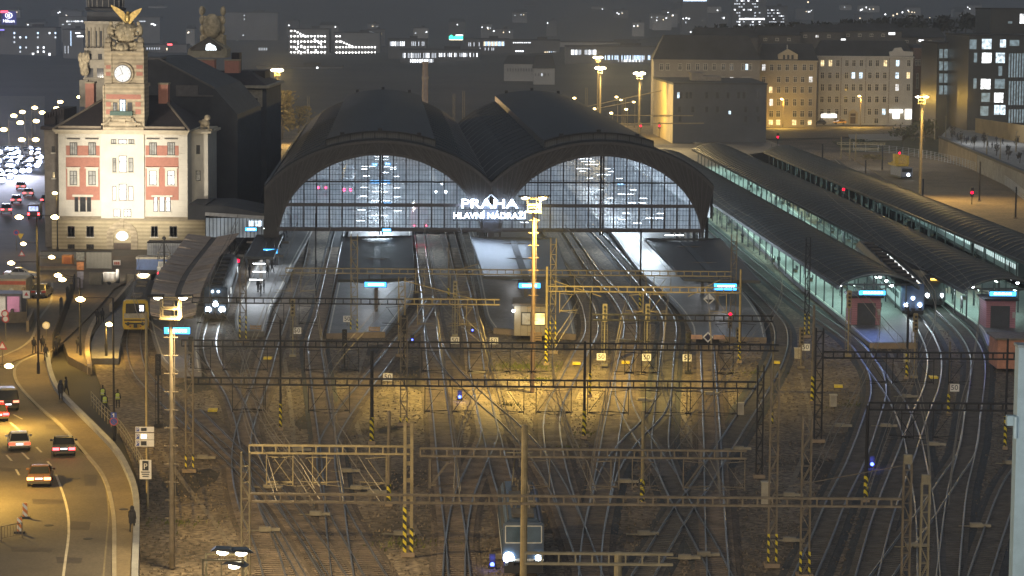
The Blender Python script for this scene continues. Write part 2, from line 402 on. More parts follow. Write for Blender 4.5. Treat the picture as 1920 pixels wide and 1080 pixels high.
plat([(690,310),(668,370),(655,430),(634,519),(612,625)], [(752,310),(764,370),(772,430),(776,500),(774,550),(758,575),(722,622)])
plat([(815,300),(862,400),(883,440),(893,500),(905,560),(913,595),(926,614)], [(945,300),(990,400),(1010,450),(1048,520),(1072,575),(1076,606),(1080,626)])
plat([(1020,300),(1100,390),(1150,440),(1199,506),(1250,552),(1280,585),(1296,612),(1298,630)], [(1120,300),(1240,390),(1300,440),(1360,510),(1406,562),(1429,600),(1437,632)])
plat([(1185,270),(1300,345),(1400,437),(1485,520),(1570,590),(1612,628),(1630,642)], [(1330,270),(1460,370),(1570,460),(1650,535),(1698,588),(1714,612),(1718,642)])
plat([(1290,262),(1450,345),(1620,455),(1720,525),(1790,580),(1835,613),(1852,648)], [(1440,262),(1640,345),(1850,455),(1990,540),(2100,600),(2150,630),(2160,648)])
plat([(1400,290),(1505,350),(1628,410),(2015,590)], [(1470,280),(1596,350),(1740,410),(2170,590)])
# end walls of the platforms, seen as brown concrete
def endwall(x0, y0, x1, y1):
    a = P(x0, y0, .0); b = P(x1, y1, .0); m = MB(); m.bar((a.x, a.y-.12, .2), (b.x, b.y-.12, .2), .22, .74)
    struct('platform_end_wall', m, platw_m)
for e in ((446,630,496,630), (612,634,722,631), (926,624,1080,636), (1298,640,1437,642), (1630,652,1718,652), (1852,658,2160,660)): endwall(*e)

# ------------------------------------------------------------------ loose stones, weeds, cable troughs, patches
stone_m = bpy.data.materials.new('loose_stone'); stone_m.use_nodes = True; n_ = stone_m.node_tree; b_ = n_.nodes['Principled BSDF']; b_.inputs['Roughness'].default_value = .9
gi = n_.nodes.new('ShaderNodeNewGeometry'); rp = n_.nodes.new('ShaderNodeValToRGB'); rp.color_ramp.elements[0].color = (.07,.056,.043,1); rp.color_ramp.elements[1].color = (.19,.152,.113,1)
n_.links.new(gi.outputs['Random Per Island'], rp.inputs['Fac']); n_.links.new(rp.outputs['Color'], b_.inputs['Base Color'])
rs0 = random.Random(21); m = MB()
for k in range(26000):
    y = 620+480*rs0.random()**1.25; x = rs0.uniform(230, 1915)
    if x < 262+(900-y)*.2 and y > 700 and x < 300: continue
    p = P(x, y, -.1); s = rs0.uniform(.05,.15); a = rs0.uniform(0,6.28)
    q = [(p.x+s*math.cos(a+t), p.y+s*math.sin(a+t), -.11) for t in (0,2.1,4.2)]+[(p.x, p.y, -.1+s*1.1)]
    m.add(q, [(0,1,3),(1,2,3),(2,0,3)])
tag(obj('loose_stones', m, stone_m), kind='stuff')
weed_m = M('weed_leaf', (.09,.10,.025), .9, var=.5, scale=1.5); m = MB()
for cx_, cy_, r_, n in ((985,688,5.0,1100),(1010,712,3,300),(760,1020,3,260),(1055,840,2,120),(950,760,3,160),(1100,812,1.5,90),(1600,760,4,120),(330,980,3,140),(1420,700,3,120)):
    c = P(cx_, cy_, -.1)
    for k in range(n):
        a = rs0.uniform(0,6.28); d = r_*abs(rs0.gauss(0,.5)); s = rs0.uniform(.05,.2); b0 = rs0.uniform(0,6.28); x, y = c.x+d*math.cos(a)*1.3, c.y+d*math.sin(a)
        m.add([(x-s*.4*math.cos(b0),y-s*.4*math.sin(b0),-.1),(x+s*.4*math.cos(b0),y+s*.4*math.sin(b0),-.1),(x+s*.3,y+s*.2,-.1+s*1.4)],[(0,1,2)])
tag(obj('weeds', m, weed_m), kind='stuff')
tr_m = M('cable_trough_concrete', (.19,.16,.12), .85, var=.4, scale=.7)
for pts in ([(300,840),(345,905),(395,970),(440,1035),(470,1090)],[(690,640),(668,720),(670,800),(720,900),(790,1010)],[(1262,650),(1276,760),(1300,830),(1330,900)],[(1500,700),(1520,800),(1488,900),(1440,1000)],[(930,680),(945,720),(1000,800),(1075,890)],[(530,650),(545,760),(560,900),(590,1000)],[(1660,640),(1690,720),(1665,800),(1620,900)]):
    line(pts, .42, -.085, tr_m, 'cable_trough')
patch_d = M('oil_stained_ballast', (.045,.038,.032), .95, var=.4, scale=.5, fine=(4,.5)); patch_l = M('sandy_ballast', (.17,.135,.10), .95, var=.3, scale=.5, fine=(4,.5))
for k in range(34):
    x, y = rs0.uniform(340,1850), rs0.uniform(650,1060); c = P(x, y, -.09); r_ = rs0.uniform(1.2,3.6); n = 11
    pl_ = [(c.x+r_*rs0.uniform(.6,1.2)*math.cos(6.283*i/n)*.8, c.y+r_*rs0.uniform(.7,1.3)*math.sin(6.283*i/n)*2) for i in range(n)]
    m = MB(); m.add([(a,b,-.096+.0002*k) for a,b in pl_],[tuple(range(n))]); struct('ballast_patch', m, patch_d if k % 3 else patch_l)
# ------------------------------------------------------------------ train shed
HY = 386.0; HL = 190.0
hall = thing('train_shed', 'huge twin arched iron and glass train shed with dark vaulted roofs', 'train shed', (-3.1, HY, 0), .0466)
def HW(x, y, z):   # hall frame -> world
    c, s = math.cos(.0466), math.sin(.0466); return Vector((-3.1 + x*c - y*s, HY + x*s + y*c, z))
AC = (-16.06, 15.98); GA, GB, ZC = 14.75, 12.15, 4.6; OA, OB = 19.3, 13.9
shed_roof = M('shed_roof_sheet', (.014,.018,.024), .8, .0, var=.3, scale=.12, wave=('X', .55, .25))
shed_lan = M('lantern_roof_sheet', (.02,.024,.03), .75, .0, var=.3, scale=.15)
shed_in = M('shed_inner_lining', (.20,.20,.20), .8, var=.2, scale=.2)
def zo(x, grow=0): return ZC + (OB+grow)*math.sqrt(max(0, 1-(x/(OA+grow))**2))
for k, xc in enumerate(AC):
    lo, hi = (-32.8, 0) if k == 0 else (0, 32.3)
    N = 40; xs = [lo+(hi-lo)*i/N for i in range(N+1)]
    out = [(x, zo(x-xc)) for x in xs]
    inn = [(xc+GA*math.cos(math.pi*i/N), ZC+GB*math.sin(math.pi*i/N)) for i in range(N+1)]   # right to left
    pier = 1.7 if k == 0 else 1.4
    # face of the arch, built as a strip of quads between the two curves
    m = MB()
    fo = []
    for i in range(N+1):
        a = math.pi*i/N; ix, iz = xc+GA*math.cos(a), ZC+GB*math.sin(a)
        ox = hi+(lo-hi)*i/N; oz = zo(ox-xc); fo.append((ix, iz, ox, oz))
    for y in (-.3, .9):
        for a, b in zip(fo, fo[1:]):
            q = [(a[0],y,a[1]),(a[2],y,a[3]),(b[2],y,b[3]),(b[0],y,b[1])]
            m.quad(*(q if y < 0 else q[::-1]))
    for a, b in zip(fo, fo[1:]):
        m.quad((a[0],-.3,a[1]),(b[0],-.3,b[1]),(b[0],.9,b[1]),(a[0],.9,a[1]))
        m.quad((a[2],-.3,a[3]),(a[2],.9,a[3]),(b[2],.9,b[3]),(b[2],-.3,b[3]))
    if k == 0:
        m.bb(lo, xc-GA+.02, -.3, .9, 0, ZC+.0); m.quad((lo,-.3,ZC),(xc-GA,-.3,ZC),(xc-GA,-.3,ZC+.01),(lo,-.3,zo(lo-xc)))
    else:
        m.bb(xc+GA-.02, hi, -.3, .9, 0, ZC)
    obj('arch_face', m, steel_b, hall)
    # proud chords and lattice of the arch truss
    m = MB()
    for i in range(N):
        a, b = fo[i], fo[i+1]
        m.bar((a[0],-.42,a[1]),(b[0],-.42,b[1]), .28, .35); m.bar((a[2],-.42,a[3]),(b[2],-.42,b[3]), .26, .4)
        if i % 2 == 0: m.bar((a[0],-.36,a[1]),(a[2],-.36,a[3]), .12, .16)
        if i % 2 == 0: m.bar((a[0],-.34,a[1]),(b[2],-.34,b[3]), .09, .1)
        else: m.bar((b[0],-.34,b[1]),(a[2],-.34,a[3]), .09, .1)
    obj('arch_truss', m, M('arch_truss_steel', (.05,.046,.046), .55, .1, var=.2), hall)
    # glazing bars
    gx = lambda x: ZC + GB*math.sqrt(max(0, 1-((x-xc)/GA)**2))
    m = MB(); x = xc-GA+.46
    j = 0
    nb = int(2*GA/.46)
    for j in range(1, nb):
        x = xc-GA+2*GA*j/nb
        major = (j % 4 == 0)
        if gx(x) > 6.1: m.bar((x, .15, 6.0), (x, .15, gx(x)), .16 if major else .05, .3 if major else .08)
    z = 6.5
    while z < ZC+GB:
        hw = GA*math.sqrt(max(0, 1-((z-ZC)/GB)**2)); m.bar((xc-hw, .15, z), (xc+hw, .15, z), .05, .05); z += .72
    hw = GA*math.sqrt(1-((12.7-ZC)/GB)**2); m.bar((xc-hw, .1, 12.7), (xc+hw, .1, 12.7), .3, .22)
    m.bar((xc-.12, .1, 5), (xc-.12, .1, ZC+GB), .2, .4); m.bar((xc+.28, .1, 5), (xc+.28, .1, ZC+GB), .2, .4)
    obj('glazing_grid', m, steel_d, hall)
    m = MB()
    hw = GA*math.sqrt(1-((9.2-ZC)/GB)**2)
    m.bb(xc-hw, xc+hw, -.55, .5, 9.12, 9.4); m.bb(xc-hw, xc+hw, -.5, -.42, 9.4, 9.62)
    hw = GA*math.sqrt(1-((6.0-ZC)/GB)**2)+.3
    m.bb(xc-hw, xc+hw, -.6, .6, 5.55, 6.05); m.bb(xc-hw, xc+hw, -.75, -.62, 5.75, 5.9)
    for i in range(17):
        x = xc-hw+2*hw*i/16; m.bar((x, -.1, 9.4), (x, -.1, 6), .1, .14)
    obj('cross_beam', m, M('cross_beam_steel', (.07,.065,.07), .55, .2), hall)
    m = MB(); pts = [(xc+GA*math.cos(math.pi*i/36), ZC+GB*math.sin(math.pi*i/36)) for i in range(37)]
    pts = [p for p in pts if p[1] >= 6.0]; pts = [(xc+hw-.3, 6.0)]+pts+[(xc-hw+.3, 6.0)]
    m.ext(pts, .34, .36)
    gm = bpy.data.materials.get('milky_shed_glass')
    if not gm:
        gm = bpy.data.materials.new('milky_shed_glass'); gm.use_nodes = True; n = gm.node_tree
        n.nodes.remove(n.nodes['Principled BSDF'])
        tr = n.nodes.new('ShaderNodeBsdfTransparent'); tr.inputs[0].default_value = (.96,.97,.98,1)
        tl = n.nodes.new('ShaderNodeBsdfTranslucent'); tl.inputs[0].default_value = (.8,.84,.9,1)  # translucency stands in for the milky glow inside the hall
        mx = n.nodes.new('ShaderNodeMixShader')
        tc = n.nodes.new('ShaderNodeTexCoord'); nz = n.nodes.new('ShaderNodeTexNoise'); nz.inputs['Scale'].default_value = .6; nz.inputs['Detail'].default_value = 5
        mr = n.nodes.new('ShaderNodeMapRange'); mr.inputs['From Min'].default_value=.3; mr.inputs['From Max'].default_value=.7; mr.inputs['To Min'].default_value = .3; mr.inputs['To Max'].default_value = .5
        n.links.new(tc.outputs['Object'], nz.inputs[0]); n.links.new(nz.outputs['Fac'], mr.inputs['Value']); n.links.new(mr.outputs[0], mx.inputs[0])
        n.links.new(tr.outputs[0], mx.inputs[1]); n.links.new(tl.outputs[0], mx.inputs[2]); n.links.new(mx.outputs[0], n.nodes['Material Output'].inputs[0])
    obj('glass_screen', m, gm, hall)
    # vault
    m = MB(); th = .22; vs = []; fs = []; K = 36
    ys = [.92, 6, 50, 100, 150, HL]
    for y in ys:
        for i in range(K+1):
            x = lo+(hi-lo)*i/K; vs.append((x, y, zo(x-xc)+.05))
    for a in range(len(ys)-1):
        for i in range(K): fs.append((a*(K+1)+i, a*(K+1)+i+1, (a+1)*(K+1)+i+1, (a+1)*(K+1)+i))
    m.add(vs, fs)
    for i in range(K):   # front edge lip
        x0, x1 = lo+(hi-lo)*i/K, lo+(hi-lo)*(i+1)/K
        m.bar((x0, .6, zo(x0-xc)+.3), (x1, .6, zo(x1-xc)+.3), 1.2, .35)
    obj('vault_roof', m, shed_roof, hall, smooth=True)
    for y in range(12, int(HL), 12):
        m = MB()
        for i in range(K):
            x0, x1 = lo+(hi-lo)*i/K, lo+(hi-lo)*(i+1)/K
            m.bar((x0, y, zo(x0-xc)-.35), (x1, y, zo(x1-xc)-.35), .25, .7)
        obj('roof_rib', m, shed_in, hall)
    for y in range(10, int(HL), 9):
        m = MB()
        for i in range(4, K-4):
            x0, x1 = lo+(hi-lo)*i/K, lo+(hi-lo)*(i+1)/K
            m.bar((x0, y, zo(x0-xc)+.1), (x1, y, zo(x1-xc)+.1), .14, .12)
        obj('roof_seam', m, shed_lan, hall)
    # raised lantern along the crown
    L = MB(); lw = 8.0; vs = []; K2 = 18; LY0, LY1 = 5.0, HL
    lz = lambda x: zo(x)+1.15
    for y in (LY0, LY1):
        for i in range(K2+1):
            x = xc-lw+2*lw*i/K2; vs.append((x, y, lz(x-xc)))
    L.add(vs, [(i, i+1, K2+2+i, K2+1+i) for i in range(K2)])
    obj('lantern_roof', L, shed_lan, hall, smooth=True)
    L = MB()
    for i in range(K2):
        x0, x1 = xc-lw+2*lw*i/K2, xc-lw+2*lw*(i+1)/K2
        L.add([(x0,LY0+.02,zo(x0-xc)-.1),(x1,LY0+.02,zo(x1-xc)-.1),(x1,LY0+.02,lz(x1-xc)),(x0,LY0+.02,lz(x0-xc))], [(0,1,2,3)])
    for sx in (-lw, lw):
        L.add([(xc+sx,LY0,zo(sx)-.1),(xc+sx,LY1,zo(sx)-.1),(xc+sx,LY1,lz(sx)),(xc+sx,LY0,lz(sx))], [(0,1,2,3)])
    obj('lantern_side', L, M('lantern_panels', (.07,.075,.08), .5, var=.25, scale=.5, wave=('X', 1.2, .5)), hall)
    L = MB()
    for i in range(K2+1):
        x = xc-lw+2*lw*i/K2
        if i % 2 == 0: L.bar((x, LY0-.06, zo(x-xc)), (x, LY0-.06, lz(x-xc)), .14, .1)
    for i in range(K2):
        x0, x1 = xc-lw+2*lw*i/K2, xc-lw+2*lw*(i+1)/K2
        L.bar((x0, LY0-.2, lz(x0-xc)+.1), (x1, LY0-.2, lz(x1-xc)+.1), .7, .22)
    obj('lantern_trim', L, steel_d, hall)
    for x in (-5.6, -.1, 5.6):
        for yy in (LY0, LY1-.4): L = MB(); L.box((xc+x, yy, lz(x)+.25), .6, .8, .6); obj('roof_vent', L, steel_d, hall)
# side walls, feet, valley
m = MB(); m.bb(-32.9, -32.5, .9, HL, 0, 12.2); m.bb(32.0, 32.4, .9, HL, 7.5, 12.3)
for y in range(6, int(HL), 8): m.bb(31.9, 32.4, y, y+.6, 0, 7.5)
obj('side_wall', m, steel_b, hall)
m = MB(); m.bb(-1.25, 1.05, -.5, 1.0, 5.4, 9.5); m.bb(-.5, .4, -.45, .95, 0, 5.4); m.bb(-1.7, 1.5, -.62, .4, 5.5, 6.0)
for y in range(10, int(HL), 10): k = MB(); k.bb(-.4, .4, y, y+.8, 0, 12.2); obj('inner_column', k, steel_b, hall)
obj('middle_column', m, M('valley_steel', (.07,.075,.095), .5, .2), hall)
m = MB(); m.bar((-1.1, -.7, 10.0), (-.05, -.7, 11.0), .12, .14); m.bar((.95, -.7, 10.0), (-.05, -.7, 11.0), .12, .14)
obj('lit_gable_edge', m, M('lit_edge_paint', (.7,.74,.8), .5), hall)  # lit edge of the steelwork, its light painted as pale bars
# lettering on the valley
sg = thing('station_sign', 'glowing white letters of the station name between the two arches', 'sign', HW(-.2, -1.15, 9), .0466)
e_sign = E('sign_letter_glow', (.62,.78,1.0), 17, True)
text('PRAHA', 1.85, e_sign, sg, (-.15, 0, .6), 0, .12, sx=1.42)
text('HLAVNÍ NÁDRAŽÍ', 1.22, e_sign, sg, (-.1, -.05, -1.1), 0, .1, sx=1.06)
m = MB(); m.bar((-4.2, .2, -.2), (4.2, .2, -.2), .12); m.bar((-5.4, .2, -1.75), (5.4, .2, -1.75), .12)
for x in (-3.6, -1.2, 1.2, 3.6): m.bar((x, .3, -1.9), (x, .3, 1.2), .1)
obj('letter_frame', m, steel_d, sg)
# ------------------------------------------------------------------ strip lamps inside
def zoomA(pts): return [(480+a/3.6, 250+b/3.6) for a, b in pts]
def zoomB(pts): return [(960+a/3.6, 250+b/3.6) for a, b in pts]
LA = zoomA([(822,157),(875,157),(822,177),(875,177),(735,223),(785,222),(885,225),(925,228),(732,241),(925,241),(872,264),(745,288),(945,290),(862,340),(732,364),(950,367),(807,393),(865,395),(725,423),(950,427),(805,453),(875,453),(712,516),(955,521),(800,553),(862,553),(705,589),(795,670),(880,652)])
LB = zoomB([(470,172),(520,172),(490,190),(540,190),(515,210),(562,210),(458,237),(505,237),(475,255),(645,238),(668,257),(595,278),(645,278),(525,302),(727,304),(650,329),(708,330),(603,380),(818,381),(740,409),(797,410),(665,437),(887,437),(810,468),(877,469),(843,499),(903,500),(768,537),(1005,540),(928,571),(992,571),(745,580),(847,605),(1013,646),(1083,647),(1062,687),(1130,687),(85,600)])
lamp_m = MB().bb(-.62,.62,-.12,.12,-.05,.03); hous = MB().bb(-.7,.7,-.17,.17,.035,.12)
proto = None
for i, (x, y) in enumerate(LA+LB):
    p = P(x, y, 5.2)
    if proto is None:
        proto = thing('strip_lamp', 'white strip lamp hanging over a platform behind the arched glass', 'lamp', p, 0, 'strip lamps hanging in the train shed')
        obj('tube', lamp_m, e_white, proto); obj('housing', hous, steel_d, proto)
    else: dup(proto, p)
for (x0, y0), (x1, y1), n in (((714,296),(712,436),5), ((1100,300),(1240,436),5)):
    for i in range(n):
        t = (i+.5)/n; a = 1/((1-t)/y0+t/y1); p = P(x0+(x1-x0)*(a-y0)/(y1-y0), a, 5.0)
        light('POINT', p+Vector((0,0,.6)), 6600, (.72,.87,1.0), radius=1.2, name='strip_lamp_light')
def display(name, label, x0, y0, x1, y1, Y, facing=0, group=None, bars=6):
    X0, X1, Z0, Z1 = RX(x0, y0, x1, y1, Y); cx, cz = (X0+X1)/2, (Z0+Z1)/2; w_, h_ = X1-X0, Z1-Z0
    d = thing('departure_board', label, 'display board', (cx, Y, cz), 0, group)
    m = MB(); m.bb(-w_/2-.08, w_/2+.08, 0, .25, -h_/2-.08, h_/2+.08); m.bar((-w_*.3, .12, h_/2), (-w_*.3, .12, h_/2+1.0), .08); m.bar((w_*.3, .12, h_/2), (w_*.3, .12, h_/2+1.0), .08)
    obj('housing', m, black_p, d)
    m = MB(); m.bb(-w_/2, w_/2, -.02, .01, -h_/2, h_/2); obj('screen', m, E('blue_screen_glow', (.05,.42,1.0), 3.2, True), d)
    m = MB(); rr = random.Random(int(x0)); x = -w_*.34
    while x < w_*.36:
        l = rr.uniform(.05,.13)*w_; m.bb(x, min(x+l, w_*.4), -.04, -.025, -h_*.2, h_*.22); x += l+.035*w_
    obj('lettering', m, E('screen_text_glow', (.75,.92,1.0), 5.5), d)
    return d
for i, (x0, y0, x1, y1, lab) in enumerate(((697,306,708,311,'tiny blue departure board far inside the left arch, left one'), (722,305,733,310,'tiny blue departure board far inside the left arch, right one'),
        (694,338,732,344,'blue departure board half way down the left hall platform'), (718,380,733,384,'blue departure board near the glass of the left arch'), (1158,342,1170,347,'blue departure board inside the right arch'))):
    display('d', lab, x0, y0, x1, y1, P((x0+x1)/2, y1, 4).y)
display('d', 'blue departure board under the crossbeam of the left arch', 717, 429, 733, 434, 384)
# ------------------------------------------------------------------ trains seen through the glass
def shed_train(label, px, body, length, lights, face=1):
    p = P(px[0], px[1], 0); t = thing('train', label, 'train', p, .05)
    m = MB(); prof = [(-1.4,.9),(1.4,.9),(1.45,2.6),(1.25,3.6),(.7,4.1),(-.7,4.1),(-1.25,3.6),(-1.45,2.6)]
    m.ext(prof, 0, length); obj('body', m, body, t)
    m = MB(); m.ext([(-1.15,2.3),(1.15,2.3),(1.0,3.3),(-1.0,3.3)], -.06, .02); obj('windscreen', m, glass_d, t)
    m = MB(); m.bb(-1.3, 1.3, .3, length-.3, .25, .9); obj('underframe', m, black_p, t)
    for x, z, e, r in lights:
        k = MB(); k.tube((x, -.12, z), (x, .02, z), r, n=10); obj('tail_lamp' if e is e_red else 'headlamp', k, e, t)
    return t
red_body = M('red_train_paint', (.35,.03,.04), .4, var=.15)
grey_body = M('grey_train_paint', (.22,.23,.25), .4, var=.15)
e_tail = E('tail_lamp_glow', (1.0,.02,.12), 16)
shed_train('train with two close red tail lamps inside the left arch', (651,372), grey_body, 40, [(-.6,1.7,e_tail,.28),(.65,1.7,e_tail,.28)])
shed_train('farther train with red tail lamps at the left end of the left arch', (604,368), grey_body, 30, [(-.75,1.7,e_tail,.2),(.75,1.7,e_tail,.2)])
shed_train('red locomotive with glowing tail lamps beneath the left arch', (788,438), red_body, 19, [(-1.0,1.35,e_tail,.1),(1.0,1.35,e_tail,.1)])
light('POINT', P(788, 446, 1.0) , 70, (1,.03,.08), radius=.4, name='tail_lamp_light')
shed_train('train with a triangle of white headlamps at the right of the left arch', (826,378), grey_body, 40, [(-.9,1.9,e_head,.22),(.95,1.9,e_head,.28),(.2,3.4,e_head,.2)])
# ------------------------------------------------------------------ floodlit station building with the clock tower
SY = 405.0
stone_c = M('cream_render', (.60,.56,.48), .8, var=.12, scale=.5, wave=None)
stone_y = M('rusticated_stone', (.50,.42,.27), .85, var=.18, scale=.5, wave=('Z', .55, .28))
stone_t = M('tower_sandstone', (.46,.38,.26), .85, var=.35, scale=.7, bump=.3, wave=('Z', .5, .3))
brick_r = M('red_brick_panel', (.42,.19,.14), .85, var=.12, scale=2.0)
tile_d = M('dark_roof_tile', (.06,.047,.045), .8, var=.3, scale=.8, wave=('Z', 1.8, .35))
slate_d = M('dark_slate_roof', (.05,.052,.058), .75, var=.3, scale=.4)
pane_l = M('pale_reflecting_glass', (.36,.36,.34), .2, var=.5, scale=1.0)  # pale grey stands in for light reflected in the panes
pane_d = M('dim_window_glass', (.045,.047,.05), .12, var=.6, scale=.8)
e_win = E('lit_window_glow', (.95,.97,1.0), .9, pattern=1.2)
e_winw = E('warm_lit_window_glow', (1.0,.78,.42), 1.3, pattern=1.2)
e_winb = E('bluish_lit_window_glow', (.62,.82,1.0), 1.5, pattern=.9)
frame_w = M('window_frame_paint', (.62,.58,.48), .6, var=.1)
frame_d = M('dark_window_frame', (.05,.045,.04), .6, var=.2)
stn = thing('station_building', 'floodlit cream and brick station building with a clock tower and hipped roof', 'station building', (V(230,480,SY).x, SY, 0))
def fbox(x0, y0, x1, y1, Y, out=.0, dep=.4, m=None):
    X0, X1, Z0, Z1 = RX(x0, y0, x1, y1, Y); m = m or MB(); return m.bb(X0, X1, Y-out, Y+dep, Z0, Z1)
def sill_window(root, x0, y0, x1, y1, Y, pane, frame=frame_d, out=.06, bars=(1, 1), fw=.1, surround=None, sill=True, world=True):
    X0, X1, Z0, Z1 = RX(x0, y0, x1, y1, Y); m = MB(); f = Y-out
    m.bb(X0, X0+fw, f, f+.1, Z0, Z1); m.bb(X1-fw, X1, f, f+.1, Z0, Z1); m.bb(X0+fw, X1-fw, f, f+.1, Z1-fw, Z1); m.bb(X0+fw, X1-fw, f, f+.1, Z0, Z0+fw)
    for i in range(bars[0]): x = X0+(X1-X0)*(i+1)/(bars[0]+1); m.bb(x-fw*.4, x+fw*.4, f+.01, f+.09, Z0+fw, Z1-fw)
    for i in range(bars[1]): z = Z0+(Z1-Z0)*(.66 if bars[1] == 1 else (i+1)/(bars[1]+1)); m.bb(X0+fw, X1-fw, f+.014, f+.086, z-fw*.4, z+fw*.4)
    o = obj('window', m, frame, root, True)
    p = MB().bb(X0+fw*.5, X1-fw*.5, f+.05, f+.07, Z0+fw*.5, Z1-fw*.5); obj('pane', p, pane, o, True)
    if surround:
        s = MB(); t = surround; s.bb(X0-t, X0, Y-out-.07, Y+.02, Z0-.2, Z1+t); s.bb(X1, X1+t, Y-out-.07, Y+.02, Z0-.2, Z1+t); s.bb(X0, X1, Y-out-.07, Y+.02, Z1, Z1+t)
        s.bb(X0-t-.15, X1+t+.15, Y-out-.25, Y+.02, Z1+t, Z1+t+.2); obj('window_surround', s, frame_w, o, True)
    if sill:
        s = MB().bb(X0-.12, X1+.12, f-.16, f, Z0-.16, Z0); obj('sill', s, frame_w, o, True)
    return o
# walls
Z = lambda y: RX(230, y, 230, y, SY)[2]
X = lambda x: V(x, 330, SY).x
m = MB(); m.bb(X(110), X(352), SY, SY+24, Z(411), Z(247)); obj('wall', m, stone_c, stn, True)
m = MB(); m.bb(X(97), X(385), SY-.35, SY+24, -.2, Z(413)); obj('ground_storey_wall', m, stone_y, stn, True)
m = MB(); m.bb(X(96), X(386), SY-.7, SY-.35, Z(413), Z(409)); m.bb(X(108), X(354), SY-.3, SY, Z(409), Z(406)); obj('string_course', m, M('string_course_stone', (.30,.25,.17), .8), stn, True)
m = MB(); m.bb(X(190), X(271), SY-.45, SY+.05, Z(409), Z(249)); obj('centre_bay', m, M('pale_bay_render', (.68,.64,.54), .8, var=.1, scale=.5), stn, True)
m = MB(); m.bb(X(104), X(356), SY-1.3, SY+25, Z(248), Z(245)); m.bb(X(106), X(354), SY-.9, SY, Z(251), Z(248)); m.bb(X(102), X(358), SY-1.5, SY+25.2, Z(245), Z(243)); obj('cornice', m, M('cornice_stone', (.55,.48,.36), .8, var=.15), stn, True)
for a, b in ((124,187), (273,335)):
    m = MB(); fbox(a, 273, b, 291.5, SY, .05, .05, m); fbox(a, 295, b, 375, SY, .05, .05, m); obj('brick_panel', m, brick_r, stn, True)
m = MB()
for a, b in ((110,124),(335,352)):   # corner quoin blocks
    for k in range(14): fbox(a+.6, 255+k*11, b-.6, 264+k*11, SY, .09, .02, m)
obj('quoin', m, stone_c, stn, True)
for a, b in ((131,145),(166,180),(280,294),(314,328)):
    sill_window(stn, a, 267, b, 291, SY, pane_l, bars=(2,0), out=.12); 
    sill_window(stn, a, 320, b, 347, SY, e_win if a > 270 else pane_l, out=.12, surround=.35)
m = MB()
for a, b in ((126,150),(160,185),(275,299),(309,333)): fbox(a, 259, b, 261, SY, .25, .02, m)
obj('lintel_moulding', m, frame_d, stn, True)
for (a, b), pn in (((140,147),pane_d),((150,161),pane_d),((163,171),pane_d),((288,296),e_win),((299,309),e_win),((311,320),e_win)): sill_window(stn, a, 369, b, 397, SY, pn, out=.12, bars=(0,1))
m = MB(); fbox(136, 365, 175, 369, SY, .22, .02, m); fbox(284, 366, 324, 369, SY, .22, .02, m); obj('lintel_moulding', m, frame_w, stn, True)
for a, b, pn in ((208,218,pane_l),(222,238,e_win),(241,252,pane_l)): sill_window(stn, a, 261, b, 270, SY-.45, pn, bars=(1,0))
for yy in (292, 345):
    for a, b in ((211,218),(223,238),(241,250)):
        sill_window(stn, a, yy+(0 if a == 223 else 4), b, yy+31, SY-.45, e_win if yy == 345 or a == 223 else pane_l, bars=(0,1))
for a, b in ((213,226),(232,246)): sill_window(stn, a, 392, b, 407, SY-.45, e_win, bars=(1,1))
for a, b in ((127,140),(162,176),(283,296),(318,332)): sill_window(stn, a, 424, b, 444, SY-.35, pane_d, bars=(1,0), out=.05)
for a, b in ((127,140),(162,176)): sill_window(stn, a, 458, b, 471, SY-.35, pane_d, bars=(4,3), out=.05)
# portal with the oval window
c = V(230, 442, SY); m = MB(); n = 20
vs = []; 
for k in range(n+1):
    a = math.pi*k/n
    for r in (1.35, 2.35): vs.append((c.x+r*math.cos(a), SY-.62, c.z+r*.95*math.sin(a)))
m.add(vs, [(2*k, 2*k+1, 2*k+3, 2*k+2) for k in range(n)])
m.bb(c.x-2.35, c.x-1.35, SY-.62, SY-.3, 0, c.z); m.bb(c.x+1.35, c.x+2.35, SY-.62, SY-.3, 0, c.z); m.bb(c.x-.3, c.x+.3, SY-.8, SY-.3, c.z+1.2, c.z+2.6)
obj('portal_arch', m, stone_t, stn, True)
m = MB(); m.tube((c.x, SY-.5, c.z), (c.x, SY-.33, c.z), .95, n=20); m.v = [(v[0], v[1], c.z+(v[2]-c.z)*.75) for v in m.v]; obj('oval_window', m, E('oval_window_glow', (.9,.97,.95), .9, pattern=1.5), stn, True)
m = MB(); m.bb(c.x-1.3, c.x+1.3, SY-.45, SY-.33, 0, c.z-1.1); obj('door', m, M('dark_door_wood', (.09,.06,.04), .6), stn, True)
# hipped roof
ev = Z(243); m = MB(); x0, x1 = X(103), X(357); rz_ = Z(183)
m.add([(x0,SY-1.4,ev),(x1,SY-1.4,ev),(x1,SY+25,ev),(x0,SY+25,ev),(X(190),SY+11,rz_),(X(285),SY+11,rz_)], [(0,1,5,4),(1,2,5),(2,3,4,5),(3,0,4),(0,3,2,1)]); obj('hipped_roof', m, tile_d, stn, True)
m = MB(); m.bar((x0,SY-1.4,ev+.1),(X(190),SY+11,rz_+.1),.25); m.bar((x1,SY-1.4,ev+.1),(X(285),SY+11,rz_+.1),.25); m.bb(X(112), X(192), SY-1.0, SY-.6, ev, ev+.55); m.bb(X(270), X(348), SY-1.0, SY-.6, ev, ev+.55); obj('roof_trim', m, M('roof_trim_stone', (.28,.23,.17), .8), stn, True)
for a, b, t, bt in ((160,176,155,195),(297,315,157,198)):
    m = MB(); fbox(a, t, b, bt+8, SY+8, 0, 2.2, m); ch = obj('chimney', m, brick_r, stn, True)
    m = MB(); fbox(a-1, t-1.5, b+1, t+1.5, SY+8, .12, 2.4, m); obj('chimney_cap', m, stone_t, ch, True)
